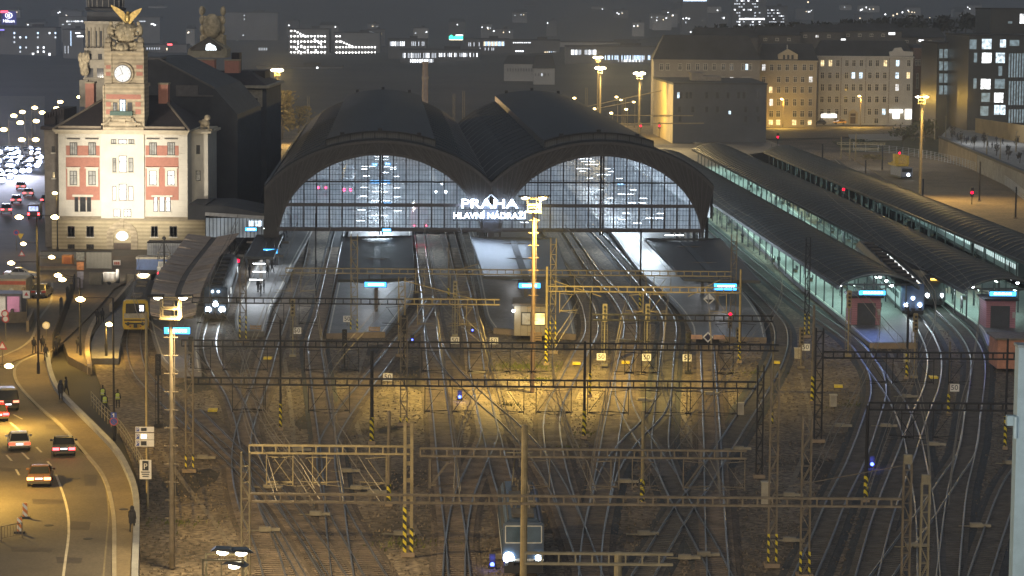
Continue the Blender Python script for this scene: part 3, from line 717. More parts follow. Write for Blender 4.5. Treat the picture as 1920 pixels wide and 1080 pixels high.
# clock tower (a part of the building, with its own pieces)
TY = SY-.9
tw = obj('clock_tower', fbox(195, 162, 269, 244, TY, 0, 6.2), stone_t, stn, True)
m = MB(); fbox(199, 96, 268, 158, TY+.5, 0, 5.2, m); fbox(197, 157, 271, 163, TY, .3, 6.4, m); fbox(194, 238, 270, 244, TY, .5, 1, m); fbox(193, 160, 196, 244, TY, .2, 5, m); fbox(268, 160, 271, 244, TY, .2, 5, m)
obj('clock_stage', m, stone_t, tw, True)
m = MB()
for a, b, c0, c1 in ((199,264,177,186),(199,208,191,200),(254,264,191,200),(199,208,205,214),(254,264,205,214),(199,208,122,129),(199,208,135,142),(256,268,122,129),(256,268,135,142)): fbox(a, c0, b, c1, TY if c0 > 160 else TY+.5, .06 if c0 > 160 else .33, .05, m)
obj('brick_band', m, brick_r, tw, True)
for a, b, t in ((212,220,192),(224,236,186),(239,248,192)): sill_window(stn, a, t, b, 210, TY, e_winb if a == 224 else pane_d, out=.1)
m = MB(); fbox(208, 208, 250, 216, TY, 1.1, .1, m); obj('balcony', m, M('green_balcony_iron', (.05,.10,.08), .6), tw, True)
m = MB()
for s in (-1, 1):
    for k in range(8):
        a0, a1 = math.pi*.5*k/8, math.pi*.5*(k+1)/8; xx = X(230)+s*(2.9-1.2*(1-math.cos(a0))*0)
        m.bar((X(230)+s*(3.0-1.3*math.sin(a0)), TY-.3, Z(225)-1.0*math.cos(a0)+.4), (X(230)+s*(3.0-1.3*math.sin(a1)), TY-.3, Z(225)-1.0*math.cos(a1)+.4), .35, .3)
fbox(213, 218, 247, 226, TY, .45, .05, m); fbox(205, 228, 255, 238, TY, .3, .05, m); fbox(224, 222, 236, 230, TY, .6, .05, m); obj('carved_bracket', m, stone_t, tw, True)
cc = V(230.5, 138, TY+.4)
m = MB(); m.tube((cc.x, TY+.55, cc.z), (cc.x, TY+.1, cc.z), 1.62, n=32); ring = obj('clock_ring', m, stone_t, tw, True)
m = MB(); m.tube((cc.x, TY+.1, cc.z), (cc.x, TY+.04, cc.z), 1.34, n=32); obj('clock_bezel', m, black_p, tw, True)
m = MB(); m.tube((cc.x, TY+.04, cc.z), (cc.x, TY-.0, cc.z), 1.24, n=32); obj('clock_face', m, E('clock_face_glow', (.95,.97,1.0), .28), tw, True)
m = MB()
for k in range(12):
    a = math.pi*2*k/12; m.bar((cc.x+.95*math.sin(a), TY-.03, cc.z+.95*math.cos(a)), (cc.x+1.15*math.sin(a), TY-.03, cc.z+1.15*math.cos(a)), .09, .03)
for hx, hz, wd in ((-.38,.95,.1),(-.72,-.42,.14)): m.bar((cc.x-.12*hx, TY-.05, cc.z-.12*hz), (cc.x+hx, TY-.05, cc.z+hz), wd, .03)
obj('clock_hands', m, black_p, tw, True)
m = MB(); fbox(196, 96, 210, 158, TY+.5, .25, .2, m); fbox(256, 96, 270, 158, TY+.5, .25, .2, m); fbox(196, 96, 270, 100, TY+.5, .6, 5.4, m)
for a in (196, 257): fbox(a, 88, a+13, 97, TY+.5, .5, 1.5, m)
obj('pilaster', m, stone_t, tw, True)
# sculpted crown: globe, figures, winged bird
rs = random.Random(3)
g0 = V(237, 62, TY+3); m = MB(); m.ball((g0.x, TY+2.8, g0.z), 2.0, 2.0, 1.75, 20, 12)
for s in (-1, 1):
    for k in range(3):   # carved figures leaning on the globe
        bx = g0.x+s*(1.75+.22*k); bz = g0.z-2.6+1.5*k
        m.ball((bx, TY+1.0+.3*k, bz), .55, .55, 1.0, 10, 6); m.ball((bx-s*.1, TY+.8+.3*k, bz+1.1), .3, .3, .34, 8, 6); m.tube((bx, TY+.6+.3*k, bz+.5), (bx-s*.9, TY+.5, bz+.2), .16, .12, 6)
m.ball((X(230.5), TY+.9, Z(93)), 1.15, .7, 1.1, 12, 8); m.ball((X(230.5), TY+.4, Z(90)), .5, .4, .55, 10, 6)
fbox(205, 80, 260, 97, TY+1.2, 0, 3, m)
for k in range(26):
    a = rs.uniform(0, math.pi*2); b = rs.uniform(-.4, 1.2); m.ball((g0.x+1.9*math.cos(a)*math.cos(b), TY+2.8-abs(1.9*math.sin(a)*math.cos(b)), g0.z+1.7*math.sin(b)), .28, .28, .3, 6, 4)
obj('sculpture_group', m, M('carved_sandstone', (.42,.35,.23), .9, var=.55, scale=1.3, bump=.8), tw, True, smooth=True)
m = MB(); b0 = V(239, 34, TY+2)
m.ball((b0.x, TY+2, b0.z), .5, .5, .75, 10, 6); m.ball((b0.x+.1, TY+1.8, b0.z+.85), .25, .3, .25, 8, 5)
for s, tipx, tipy in ((-1, 208, 9), (1, 266, 15)):
    tp = V(tipx, tipy, TY+2)
    pts = [(b0.x, b0.z-.4)]
    n = 8; up = []; dn = []
    for k in range(n+1):
        t = k/n; x = b0.x+s*.2+(tp.x-b0.x-s*.2)*t; z = b0.z+(tp.z-b0.z)*(t**.55 if s < 0 else t**.6)
        up.append((x, z+.25*(1-t))); dn.append((x, z-1.25*(1-t)**.6-.12))
    m.ext(up+dn[::-1], TY+1.85, TY+2.1)
obj('gilded_bird', m, M('gilded_bronze', (.62,.45,.16), .35, .6, var=.4, scale=2), tw, True)
# lower side pavilion with the stone lion
m = MB(); fbox(353, 250, 390, 384, SY+5, 0, 12, m); sp = obj('side_pavilion', m, stone_c, stn, True)
m = MB(); fbox(350, 246, 397, 250, SY+5, .8, 13, m); fbox(354, 243, 392, 246, SY+5, .3, 12, m); obj('pavilion_cornice', m, M('cornice_stone', (.5,.45,.35), .8), sp, True)
sill_window(stn, 368, 272, 375, 289, SY+5, pane_d, bars=(0,0)); sill_window(stn, 367, 320, 376, 339, SY+5, pane_l)
m = MB(); q = V(384, 231, SY+5.5); m.ball((q.x, SY+6, q.z), .75, .9, .7, 10, 6); m.ball((q.x+.35, SY+5.8, q.z+.8), .5, .5, .5, 10, 6); m.ball((q.x-.75, SY+6.2, q.z+.2), .3, .5, .25, 8, 5)
for dx in (-.5, .5): m.tube((q.x+dx, SY+5.8, q.z-.9), (q.x+dx, SY+5.8, q.z), .22, n=8)
m.box((q.x, SY+6, q.z-1.0), 2.4, 2, .3); obj('stone_lion', m, stone_t, sp, True, smooth=True)
# dark rear parts: shadowed left flank, long platform-side block, rear pavilion
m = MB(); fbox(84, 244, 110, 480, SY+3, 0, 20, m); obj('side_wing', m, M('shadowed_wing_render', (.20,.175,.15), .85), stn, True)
m = MB(); fbox(76, 237, 112, 243, SY+2, .2, 22, m); fbox(83, 216, 104, 238, SY+8, 0, 14, m); fbox(96, 205, 120, 238, SY+9, 0, 12, m)
for k in range(8): fbox(82+k*5, 212-k*1.2, 85+k*5, 222-k*1.2, SY+7.5, 0, .6, m)
obj('side_wing_roof', m, tile_d, stn, True)
sill_window(stn, 97, 274, 103, 286, SY+3, pane_d); sill_window(stn, 98, 322, 104, 334, SY+3, e_winw)
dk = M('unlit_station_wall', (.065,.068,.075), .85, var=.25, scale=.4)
def P3(x, y, Y): v = V(x, y, Y); return (v.x, v.y, v.z)
m = MB(); B0, B1 = SY+25.5, SY+66
a = [P3(262,112,B0+2), P3(300,112,B0+2), P3(402,166,B0), P3(445,215,B0), P3(445,470,B0), P3(262,470,B0)]
m.ext([(p[0], p[2]) for p in a], B0, B1); obj('main_block', m, slate_d, stn, True)
m = MB(); p0, p1, p2 = P3(300,111,B0), P3(402,165,B0), P3(446,214,B0)
m.bar((p0[0],B0-.1,p0[2]),(p1[0],B0-.1,p1[2]),.3); m.bb(V(270,110,B0).x, V(300,110,B0).x, B0, B0+8, V(280,112,B0).z, V(280,108,B0).z)
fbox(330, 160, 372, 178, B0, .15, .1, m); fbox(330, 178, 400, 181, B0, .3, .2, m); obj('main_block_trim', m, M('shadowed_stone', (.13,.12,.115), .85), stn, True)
BY = SY+75
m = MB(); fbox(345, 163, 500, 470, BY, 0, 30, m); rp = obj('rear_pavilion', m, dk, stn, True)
m = MB(); fbox(430, 168, 492, 200, BY, .15, .1, m); fbox(424, 160, 505, 165, BY, 1.2, 31, m); obj('pavilion_lit_top', m, M('pavilion_render', (.36,.32,.25), .85), rp, True)  # cream wall top; shade on the wall below is painted dark
for a in (437, 455, 473): sill_window(stn, a, 184, a+10, 200, BY-.15, pane_d, frame_d)
m = MB(); x0, x1, x2, x3 = V(385,137,BY).x, V(497,137,BY).x, V(345,163,BY).x, V(503,163,BY).x; z0, z1 = V(440,162,BY).z, V(440,136,BY).z
m.add([(x2,BY-1,z0),(x3,BY-1,z0),(x3,BY+31,z0),(x2,BY+31,z0),(x0,BY+12,z1),(x1-4,BY+12,z1)], [(0,1,5,4),(1,2,5),(2,3,4,5),(3,0,4),(0,3,2,1)]); fbox(448, 133, 497, 150, BY+14, 0, 10, m); fbox(434, 99, 449, 133, BY+14, 0, 4, m); obj('rear_pavilion_roof', m, tile_d, rp, True)
for a, b, t, bt in ((324,345,112,132),(365,402,112,137),(421,448,113,137)):
    m = MB(); fbox(a, t, b, bt, BY+3, 0, 3, m); ch = obj('chimney', m, brick_r, stn, True)
    m = MB(); fbox(a-.7, t-1, b+.7, t+1, BY+3, .15, 3.3, m); obj('chimney_cap', m, stone_t, ch, True)
# rear gable tower with the bright lunette
gy = BY+6
m = MB(); gp = [V(353,108,gy), V(353,92,gy), V(362,86,gy), V(391,69,gy), V(416,84,gy), V(425,92,gy), V(425,108,gy)]
m.ext([(p.x, p.z) for p in gp], gy, gy+7); fbox(352, 97, 422, 108, gy, .3, 1, m); gt = obj('gable_tower', m, M('gable_stone', (.30,.27,.2), .85), stn, True)
m = MB(); gp = [V(358,95,gy), V(360,91,gy), V(391,73,gy), V(414,89,gy), V(415,95,gy)]; m.ext([(p.x,p.z) for p in gp], gy-.12, gy-.02); obj('lunette_glass', m, pane_d, gt, True)
m = MB(); gp = [V(386,94,gy), V(387,84,gy), V(393,81,gy), V(404,87,gy), V(406,94,gy)]; m.ext([(p.x,p.z) for p in gp], gy-.2, gy-.13); obj('lit_pane', m, E('lunette_glow', (.85,.95,1), 3.5), gt, True)
m = MB()
for k in range(12): x = 358+5*k; t = V(x, 95 - max(2, 21-abs(x-390)*.62), gy); b = V(x, 95, gy); m.bar((t.x,gy-.25,t.z),(b.x,gy-.25,b.z),.07)
m.bar(P3(357,92,gy-.3),P3(391,71,gy-.3),.3); m.bar(P3(391,71,gy-.3),P3(418,91,gy-.3),.3); obj('lunette_bars', m, frame_d, gt, True)
gs = BY+9; m = MB(); q = V(398, 46, gs); m.ball((q.x, gs-.2, q.z-.3), 1.7, 1.5, 2.3, 16, 10); fbox(375, 66, 420, 86, gs, 0, 4, m); fbox(381, 30, 414, 70, gs+.3, 0, 4, m)
for s in (-1, 1):
    for k in range(4): xx = q.x+s*(1.8+.05*k); m.ball((xx, gs+.3, q.z-2.6+1.7*k), .5, .5, .9, 8, 6)
    t = V(398+s*17, 19, gs); m.ball((t.x, gs+1, t.z), .32, .3, .6, 8, 5); m.tube((t.x, gs+1, t.z-.4), (t.x+s*.15, gs+1, t.z+.7), .2, .08, 6)
obj('crowning_sculpture', m, M('carved_sandstone', (.42,.35,.23), .9, var=.55, scale=1.3, bump=.8), gt, True, smooth=True)
# twin tower behind the clock tower
WY = SY+40
m = MB(); fbox(158, 96, 238, 240, WY, 0, 8, m); fbox(155, 112, 240, 116, WY, .4, 8.8, m); fbox(156, 146, 240, 149, WY, .4, 8.8, m); fbox(160, 44, 236, 98, WY+.6, 0, 7, m); fbox(158, 90, 238, 96, WY, .3, 8, m); fbox(158, 40, 238, 45, WY, .4, 8, m); fbox(149, 150, 165, 200, WY-1, 0, 4, m)
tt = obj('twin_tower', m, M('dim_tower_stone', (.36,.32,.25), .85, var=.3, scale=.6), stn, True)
m = MB()
for k in range(10): fbox(162+7.5*k, 52, 164.5+7.5*k, 90, WY+.6, .25, .1, m)
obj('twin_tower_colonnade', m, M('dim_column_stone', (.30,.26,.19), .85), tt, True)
m = MB()
for a in (165, 176, 187): fbox(a, 58, a+6, 88, WY+.6, .06, .02, m)
for a in (163, 182): fbox(a, 128, a+12, 145, WY, .06, .02, m); fbox(a+2, 101, a+9, 112, WY, .06, .02, m)
obj('tower_opening', m, glass_d, tt, True)
dc = V(198, 20, WY+4); m = MB(); fbox(163, 22, 236, 42, WY+.8, 0, 7, m); obj('drum', m, slate_d, tt, True); m = MB(); m.lathe([(3.3,0),(3.5,.4),(3.0,.6),(3.05,2.0),(2.7,3.4),(1.9,4.6),(.8,5.4),(.1,5.6)], (dc.x, WY+4, dc.z), 20); obj('tower_dome', m, slate_d, tt, True, smooth=True)
m = MB()
for k in range(20):
    a = 2*math.pi*k/20; pr = [(3.1,.6),(3.15,2.0),(2.8,3.4),(2.0,4.6),(.9,5.45)]
    for (r0,z0),(r1,z1) in zip(pr, pr[1:]): m.bar((dc.x+r0*math.cos(a),WY+4+r0*math.sin(a),dc.z+z0),(dc.x+r1*math.cos(a),WY+4+r1*math.sin(a),dc.z+z1),.1)
obj('dome_rib', m, M('dome_rib_metal', (.3,.28,.25), .6), tt, True)
m = MB()
for k in range(7):
    q = V(152+k*2, 108+12*(k % 3), WY-1); m.ball((q.x, WY-1.3, q.z), .5, .5, .9, 8, 6)
obj('tower_figure', m, M('carved_sandstone', (.42,.35,.23), .9, var=.55, scale=1.3, bump=.8), tt, True, smooth=True)
# floodlights that wash the front (they stand on the forecourt wall)
for i, (x, y, pw, tx, ty) in enumerate(((205,530,9000,222,350), (268,530,8000,290,300))):
    b = P(x, y, 1.2); tg = V(tx, ty, SY)
    fl = thing('floodlight', ('small floodlight on the forecourt aimed at the station front, left one','small floodlight on the forecourt aimed at the station front, right one')[i], 'floodlight', (b.x, b.y, 0))
    m = MB(); m.tube((0,0,0),(0,0,1.0),.05); obj('post', m, steel_d, fl); m = MB(); m.box((0,.05,1.15), .5, .3, .35); obj('housing', m, black_p, fl)
    light('SPOT', (b.x, b.y+.4, 2.2), pw, (1.0,.87,.64), fl, tg, 75, .9, .3)
light('SPOT', (V(230,345,SY).x, SY-26, 4.5), 38000, (1.0,.91,.76), stn, V(240,340,SY), 56, 1.0, .4)
light('SPOT', (V(230,345,SY).x-6, SY-22, 21), 14000, (1.0,.91,.76), stn, V(234,110,SY), 80, .9, .4)

q = V(198,80,WY); light('SPOT', (q.x-3, WY-16, q.z-7), 7000, (1,.9,.76), stn, (q.x, WY, q.z+2), 80, .9, .3)
q = V(398,60,BY); light('SPOT', (q.x-4, BY-16, q.z-9), 6500, (1,.88,.74), stn, (q.x, BY+6, q.z), 80, .9, .3)

m = MB(); fbox(206, 70, 216, 93, TY, -.75, .9, m); obj('niche_shade', m, black_p, tw, True)  # black slabs paint the shade of the recesses
m = MB(); fbox(250, 68, 262, 93, TY, -.75, .9, m); obj('niche_shade', m, black_p, tw, True)
for a in (197, 258): m = MB(); fbox(a, 80, a+11, 89, TY+.5, .7, 1, m); q = V(a+5.5, 76, TY); m.ball((q.x, TY+.3, q.z), .5, .5, .55, 10, 6); obj('pinnacle', m, stone_t, tw, True)
# ------------------------------------------------------------------ catenary masts
def lattice(m, h, w, d=None, step=1.1, leg=.09, br=.05):
    d = d or w*.7
    for sx in (-1, 1):
        for sy in (-1, 1): m.bar((sx*w/2, sy*d/2, 0), (sx*w/2, sy*d/2, h), leg)
    z = 0; k = 0
    while z+step <= h+.01:
        for sy in (-1, 1):
            a, b = (-w/2, w/2) if k % 2 == 0 else (w/2, -w/2)
            m.bar((a, sy*d/2, z), (b, sy*d/2, z+step), br); m.bar((-w/2, sy*d/2, z+step), (w/2, sy*d/2, z+step), br*.8)
        for sx in (-1, 1):
            a, b = (-d/2, d/2) if k % 2 == 0 else (d/2, -d/2); m.bar((sx*w/2, a, z), (sx*w/2, b, z+step), br)
        z += step; k += 1
    return m
def mast(kind, top, base, label, mat, haz=None, w=.5, hs=None, cap=False, grp=None):
    b = P(base[0], base[1], 0); h = V(top[0], top[1], b.y).z
    t = thing('catenary_mast', label, 'catenary mast', b, 0, grp or 'catenary masts in the yard')
    m = MB(); fm = MB(); fm.box((0,0,.12), w*1.9, w*1.7, .3); obj('footing', fm, platw_m, t)
    if kind == 'lattice': lattice(m, h, w)
    elif kind == 'tube': m.tube((0,0,0),(0,0,h), w*.5, w*.42, 10)
    elif kind == 'double':
        m.bar((-.24,0,0),(-.24,0,h),.22,.3); m.bar((.24,0,0),(.24,0,h),.22,.3)
        for k in range(int(h/1.2)): m.bar((-.24,0,.6+k*1.2),(.24,0,.6+k*1.2),.1,.3)
    obj('shaft', m, mat, t)
    if haz:
        hb = MB(); z0, z1 = (V(base[0], haz[1], b.y).z, V(base[0], haz[0], b.y).z)
        z0 = max(z0, .1)
        if kind == 'lattice':
            for sx in (-1, 1): hb = MB(); hb.bar((sx*w/2,-w*.35-.012,z0),(sx*w/2,-w*.35-.012,z1), .15); obj('hazard_band', hb, hazard, t) if sx < 0 else None
        elif kind == 'double': hb.bar((-.24,-.02,z0),(-.24,-.02,z1),.25,.34); obj('hazard_band', hb, hazard, t); hb = MB(); hb.bar((.24,-.02,z0-.8),(.24,-.02,z1-1.5),.25,.34)
        else: hb.tube((0,0,z0),(0,0,z1), w*.5+.03, n=10)
        obj('hazard_band', hb, hazard, t)
    if cap:
        cb = MB(); cb.box((0,0,h+.25), w*1.05, w*.8, .6); obj('mast_cap', cb, steel_g, t)
    return t
MAST = [
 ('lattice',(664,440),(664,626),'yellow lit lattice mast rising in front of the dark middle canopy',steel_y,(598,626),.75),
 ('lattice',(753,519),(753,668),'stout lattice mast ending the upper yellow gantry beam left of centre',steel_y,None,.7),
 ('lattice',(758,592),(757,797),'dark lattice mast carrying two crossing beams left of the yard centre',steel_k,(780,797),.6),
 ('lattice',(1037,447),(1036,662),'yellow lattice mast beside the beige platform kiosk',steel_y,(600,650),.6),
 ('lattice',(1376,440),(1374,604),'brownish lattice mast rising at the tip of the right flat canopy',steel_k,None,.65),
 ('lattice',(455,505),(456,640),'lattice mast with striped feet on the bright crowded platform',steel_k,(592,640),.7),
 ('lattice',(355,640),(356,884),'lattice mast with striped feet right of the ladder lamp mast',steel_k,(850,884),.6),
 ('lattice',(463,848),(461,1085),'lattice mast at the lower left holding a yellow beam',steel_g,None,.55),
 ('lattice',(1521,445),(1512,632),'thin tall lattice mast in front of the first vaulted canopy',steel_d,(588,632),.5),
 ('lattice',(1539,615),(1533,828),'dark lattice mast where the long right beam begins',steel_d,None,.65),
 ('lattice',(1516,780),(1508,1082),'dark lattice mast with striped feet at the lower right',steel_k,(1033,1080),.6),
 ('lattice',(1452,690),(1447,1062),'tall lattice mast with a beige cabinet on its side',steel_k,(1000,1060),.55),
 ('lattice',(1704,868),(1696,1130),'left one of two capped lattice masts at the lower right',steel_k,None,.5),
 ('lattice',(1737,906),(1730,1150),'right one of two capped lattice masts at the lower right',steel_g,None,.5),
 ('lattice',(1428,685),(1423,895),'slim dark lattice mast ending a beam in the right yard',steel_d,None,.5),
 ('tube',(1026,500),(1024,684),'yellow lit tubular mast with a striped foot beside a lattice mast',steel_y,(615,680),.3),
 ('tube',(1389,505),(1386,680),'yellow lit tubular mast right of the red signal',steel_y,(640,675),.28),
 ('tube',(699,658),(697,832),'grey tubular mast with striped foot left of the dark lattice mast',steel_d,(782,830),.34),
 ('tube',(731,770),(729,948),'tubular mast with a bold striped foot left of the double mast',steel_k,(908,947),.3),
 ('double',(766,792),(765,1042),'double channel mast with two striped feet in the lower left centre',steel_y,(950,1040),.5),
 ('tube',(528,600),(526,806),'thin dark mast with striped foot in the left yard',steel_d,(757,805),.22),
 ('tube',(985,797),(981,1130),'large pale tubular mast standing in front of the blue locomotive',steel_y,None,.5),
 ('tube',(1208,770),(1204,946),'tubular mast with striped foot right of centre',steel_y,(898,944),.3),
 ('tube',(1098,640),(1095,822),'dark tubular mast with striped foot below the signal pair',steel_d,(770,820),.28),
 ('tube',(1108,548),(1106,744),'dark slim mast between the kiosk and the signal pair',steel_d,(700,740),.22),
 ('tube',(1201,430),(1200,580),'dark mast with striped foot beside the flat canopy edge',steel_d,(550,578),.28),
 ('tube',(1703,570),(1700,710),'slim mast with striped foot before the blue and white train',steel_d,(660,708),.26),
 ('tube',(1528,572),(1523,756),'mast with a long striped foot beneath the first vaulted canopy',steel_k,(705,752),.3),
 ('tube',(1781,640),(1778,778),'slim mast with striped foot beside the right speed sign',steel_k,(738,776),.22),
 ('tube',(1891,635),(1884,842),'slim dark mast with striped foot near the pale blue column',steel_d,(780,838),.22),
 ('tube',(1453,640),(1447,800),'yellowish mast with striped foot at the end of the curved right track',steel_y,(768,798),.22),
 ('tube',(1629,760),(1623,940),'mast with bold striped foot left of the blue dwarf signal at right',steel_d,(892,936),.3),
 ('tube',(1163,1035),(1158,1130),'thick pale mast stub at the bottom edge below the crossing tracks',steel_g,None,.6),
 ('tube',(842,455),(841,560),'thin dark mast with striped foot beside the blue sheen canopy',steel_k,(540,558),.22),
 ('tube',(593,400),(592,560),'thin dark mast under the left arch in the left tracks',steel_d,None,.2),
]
for a in MAST:
    mast(*a[:3], a[3], a[4], a[5], a[6], cap='capped' in a[3])
# ------------------------------------------------------------------ beams across the tracks
BEAMS = []
def beam(x0, y0, x1, y1, Yc, label, mat, arms=(), h=.55, wd=.28, lat=True):
    a, b = V(x0, y0, Yc), V(x1, y1, Yc); z = (a.z+b.z)/2; L = b.x-a.x
    t = thing('catenary_beam', label, 'overhead beam', ((a.x+b.x)/2, Yc, z), 0, 'catenary beams spanning the tracks')
    m = MB(); m.bar((-L/2,0,h/2),(L/2,0,h/2),.1,.12); m.bar((-L/2,0,-h/2),(L/2,0,-h/2),.1,.12); m.bar((-L/2,wd,h/2),(L/2,wd,h/2),.09,.1); m.bar((-L/2,wd,-h/2),(L/2,wd,-h/2),.09,.1)
    k = 0; x = -L/2
    while x < L/2:
        m.bar((x,0,-h/2),(x,0,h/2),.09); m.bar((x,wd,-h/2),(x,wd,h/2),.07); m.bar((x,0,h/2),(x,wd,h/2),.07); x += .95; k += 1
    obj('truss', m, mat, t)
    if arms:      # one arm over every track the beam crosses
        arms = []
        for n_, pts in enumerate(TRK[:20]):
            cc_ = [P(x, y, 0) for x, y in pts]
            for u_, v_ in zip(cc_, cc_[1:]):
                if min(u_.y, v_.y) <= Yc < max(u_.y, v_.y):
                    X_ = u_.x+(v_.x-u_.x)*(Yc-u_.y)/(v_.y-u_.y); s_ = 1 if n_ % 2 else -1; X_ -= s_*1.9
                    if a.x < X_ < b.x: arms.append((X_, s_))
    for px, sgn in arms:    # drop posts with their registration arms
        x = px - (a.x+b.x)/2
        m = MB(); m.bar((x,.1,-h/2),(x,.1,-2.6),.07); m.bar((x,.1,-2.4),(x+sgn*1.9,.1,-2.3),.05); m.bar((x,.1,-2.5),(x+sgn*1.3,.1,-.7),.045); m.bar((x,.1,-.5),(x+sgn*1.5,.1,-.62),.045)
        m.bar((x,.1,-2.42),(x+sgn*2.1,.1,-2.65),.035); m.tube((x+sgn*.12,.1,-2.4),(x+sgn*.42,.1,-2.38),.075,n=6)
        obj('registration_arm', m, mat, t)
    return t
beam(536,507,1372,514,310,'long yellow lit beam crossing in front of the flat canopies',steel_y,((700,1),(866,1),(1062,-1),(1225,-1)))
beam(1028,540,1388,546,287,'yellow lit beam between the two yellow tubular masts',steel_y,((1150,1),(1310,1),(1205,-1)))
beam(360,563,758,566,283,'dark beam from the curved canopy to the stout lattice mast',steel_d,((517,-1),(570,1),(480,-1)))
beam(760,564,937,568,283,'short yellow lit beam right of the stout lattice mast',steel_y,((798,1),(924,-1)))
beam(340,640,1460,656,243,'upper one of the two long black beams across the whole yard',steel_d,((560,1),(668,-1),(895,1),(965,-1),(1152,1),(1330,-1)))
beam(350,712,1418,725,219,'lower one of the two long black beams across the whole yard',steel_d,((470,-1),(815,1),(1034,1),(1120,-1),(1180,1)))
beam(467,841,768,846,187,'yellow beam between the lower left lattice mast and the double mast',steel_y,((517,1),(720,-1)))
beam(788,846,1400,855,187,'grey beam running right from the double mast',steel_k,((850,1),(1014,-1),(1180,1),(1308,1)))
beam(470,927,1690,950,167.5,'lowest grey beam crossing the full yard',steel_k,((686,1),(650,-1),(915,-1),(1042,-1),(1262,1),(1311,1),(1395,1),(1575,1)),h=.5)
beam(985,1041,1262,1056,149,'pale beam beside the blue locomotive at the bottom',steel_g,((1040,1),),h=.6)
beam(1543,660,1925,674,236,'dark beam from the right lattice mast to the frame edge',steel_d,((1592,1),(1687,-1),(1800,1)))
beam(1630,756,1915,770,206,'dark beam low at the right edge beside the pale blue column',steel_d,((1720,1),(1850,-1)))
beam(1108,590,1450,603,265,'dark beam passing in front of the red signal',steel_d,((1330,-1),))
beam(1370,690,1000,690,0,'x',steel_d) if False else None
# diagonal stays drawn from mast heads
def stay(p0, p1, Y, label, mat=steel_y, r=.05):
    a, b = V(*p0, Y), V(*p1, Y); c = (a+b)/2; t = MB(); t.tube(a-c, b-c, r, n=6)
    tag(obj('mast_stay', t, mat, loc=c), label, 'stay rod', 'stay rods of the masts')
stay((1040,527),(1127,556),287.3,'sloping stay rod falling right from the yellow kiosk mast')
stay((1350,525),(1290,556),287.3,'sloping stay rod falling left from the right flat canopy mast')
stay((757,526),(895,563),283.3,'sloping stay rod right of the stout lattice mast')
stay((1693,873),(1480,912),176,'long thin stay rod falling left from the capped lattice mast',steel_k,.03)
stay((850,508),(897,495),310.4,'short stay rod reaching up to the blue sheen canopy')
# ------------------------------------------------------------------ overhead wires above the tracks
wire_m = M('copper_wire', (.17,.145,.11), .6, .2, var=.1)
def wires(pts, label):
    pp = [q for q in crom([P(x, y, 0) for x, y in pts], 12)]; pp = [p for p in pp if 120 < p.y < 470]
    if len(pp) < 3: return
    m = MB(); m2 = MB()
    for a, b in zip(pp, pp[1:]): m.tube((a.x,a.y,5.6),(b.x,b.y,5.6),.034,n=4)
    for i, (a, b) in enumerate(zip(pp, pp[1:])):
        s0, s1 = 6.9-.45*math.sin(math.pi*(i % 5)/5), 6.9-.45*math.sin(math.pi*((i % 5)+1)/5 if i % 5 < 4 else 0)
        m2.tube((a.x,a.y,s0),(b.x,b.y,s1),.034,n=4); m2.tube((a.x,a.y,5.6),(a.x,a.y,s0),.01,n=4)
    c = pp[len(pp)//2]; t = thing('overhead_wire', label, 'overhead wire', (c.x, c.y, 0), 0, 'overhead wires')
    obj('contact_wire', m, wire_m, t, True); obj('catenary_wire', m2, wire_m, t, True)
WL = ['above the yellow railcar track','above the track with the three headlights','above the bright crowded platform edge','above the straight dark left track','above the diagonal sanded track','above the red locomotive track','above the glinting diagonal track','above the blue glinting track','above the blue locomotive','above the track beside the beige kiosk','above the track under the yellow gantry','above the track along the right flat canopy','','','above the orange buffer stub track','above the track round the flat canopy tip','above the track by the first vaulted canopy','above the right branch track','above the blue and white train','above the black train']
for i, pts in enumerate(TRK[:20]):
    if WL[i]: wires(pts, 'thin overhead wire '+WL[i])
# ------------------------------------------------------------------ signals and boards
def signal_post(px, top, base, label, lamp=None, back=True, mat=None, hw=.5, hh=None):
    b = P(px, base, 0); h = V(px, top, b.y).z; hh = hh or 1.9
    t = thing('rail_signal', label, 'railway signal', b, 0, 'railway signals on posts')
    m = MB(); m.tube((0,0,0),(0,0,h-hh),.09,n=8); m.box((0,0,.1),.7,.7,.25); obj('post', m, mat or steel_y, t)
    m = MB(); m.box((0,0,h-hh/2), hw, .28, hh); m.tube((0,.14,h-.1),(0,.14,h+.02),hw*.45,n=8)
    hd = obj('signal_head', m, mat or black_p, t)
    m = MB()
    for k in range(4): m.tube((0,-.14,h-.3-k*.42),(0,-.34,h-.3-k*.42),.14,n=8)
    obj('hood', m, black_p, hd)
    m = MB(); m.bar((-.3,.3,0),(-.3,.3,h-hh),.04); m.bar((.3,.3,0),(.3,.3,h-hh),.04)
    for k in range(int((h-hh)/.4)): m.bar((-.3,.3,.3+k*.4),(.3,.3,.3+k*.4),.035)
    obj('ladder', m, mat or steel_y, t)
    if lamp:
        m = MB(); m.tube((0,-.37,h-.3-.42*lamp[1]),(0,-.35,h-.3-.42*lamp[1]),lamp[2],n=12); obj('lamp', m, lamp[0], hd)
    return t
for a in ((549,560,668,'signal post seen from behind left of the dark middle platform'),(853,527,630,'signal post seen from behind between the middle tracks'),
          (1133,570,686,'left one of the signal pair right of the kiosk'),(1213,570,686,'right one of the signal pair right of the kiosk')):
    signal_post(a[0], a[1], a[2], a[3], mat=steel_g)
for a in ((646,618,694,'black signal in the left yard before the dark middle platform'),(757,592,690,'large black signal on the stout mast left of centre'),(1290,624,700,'black signal with a tall shade above the right yard'),
          (297,665,800,'dark signal box on a slim pole right of the ladder mast'),(358,632,700,'dark signal at the tip of the curved canopy platform')):
    signal_post(*a[:4], mat=steel_d)
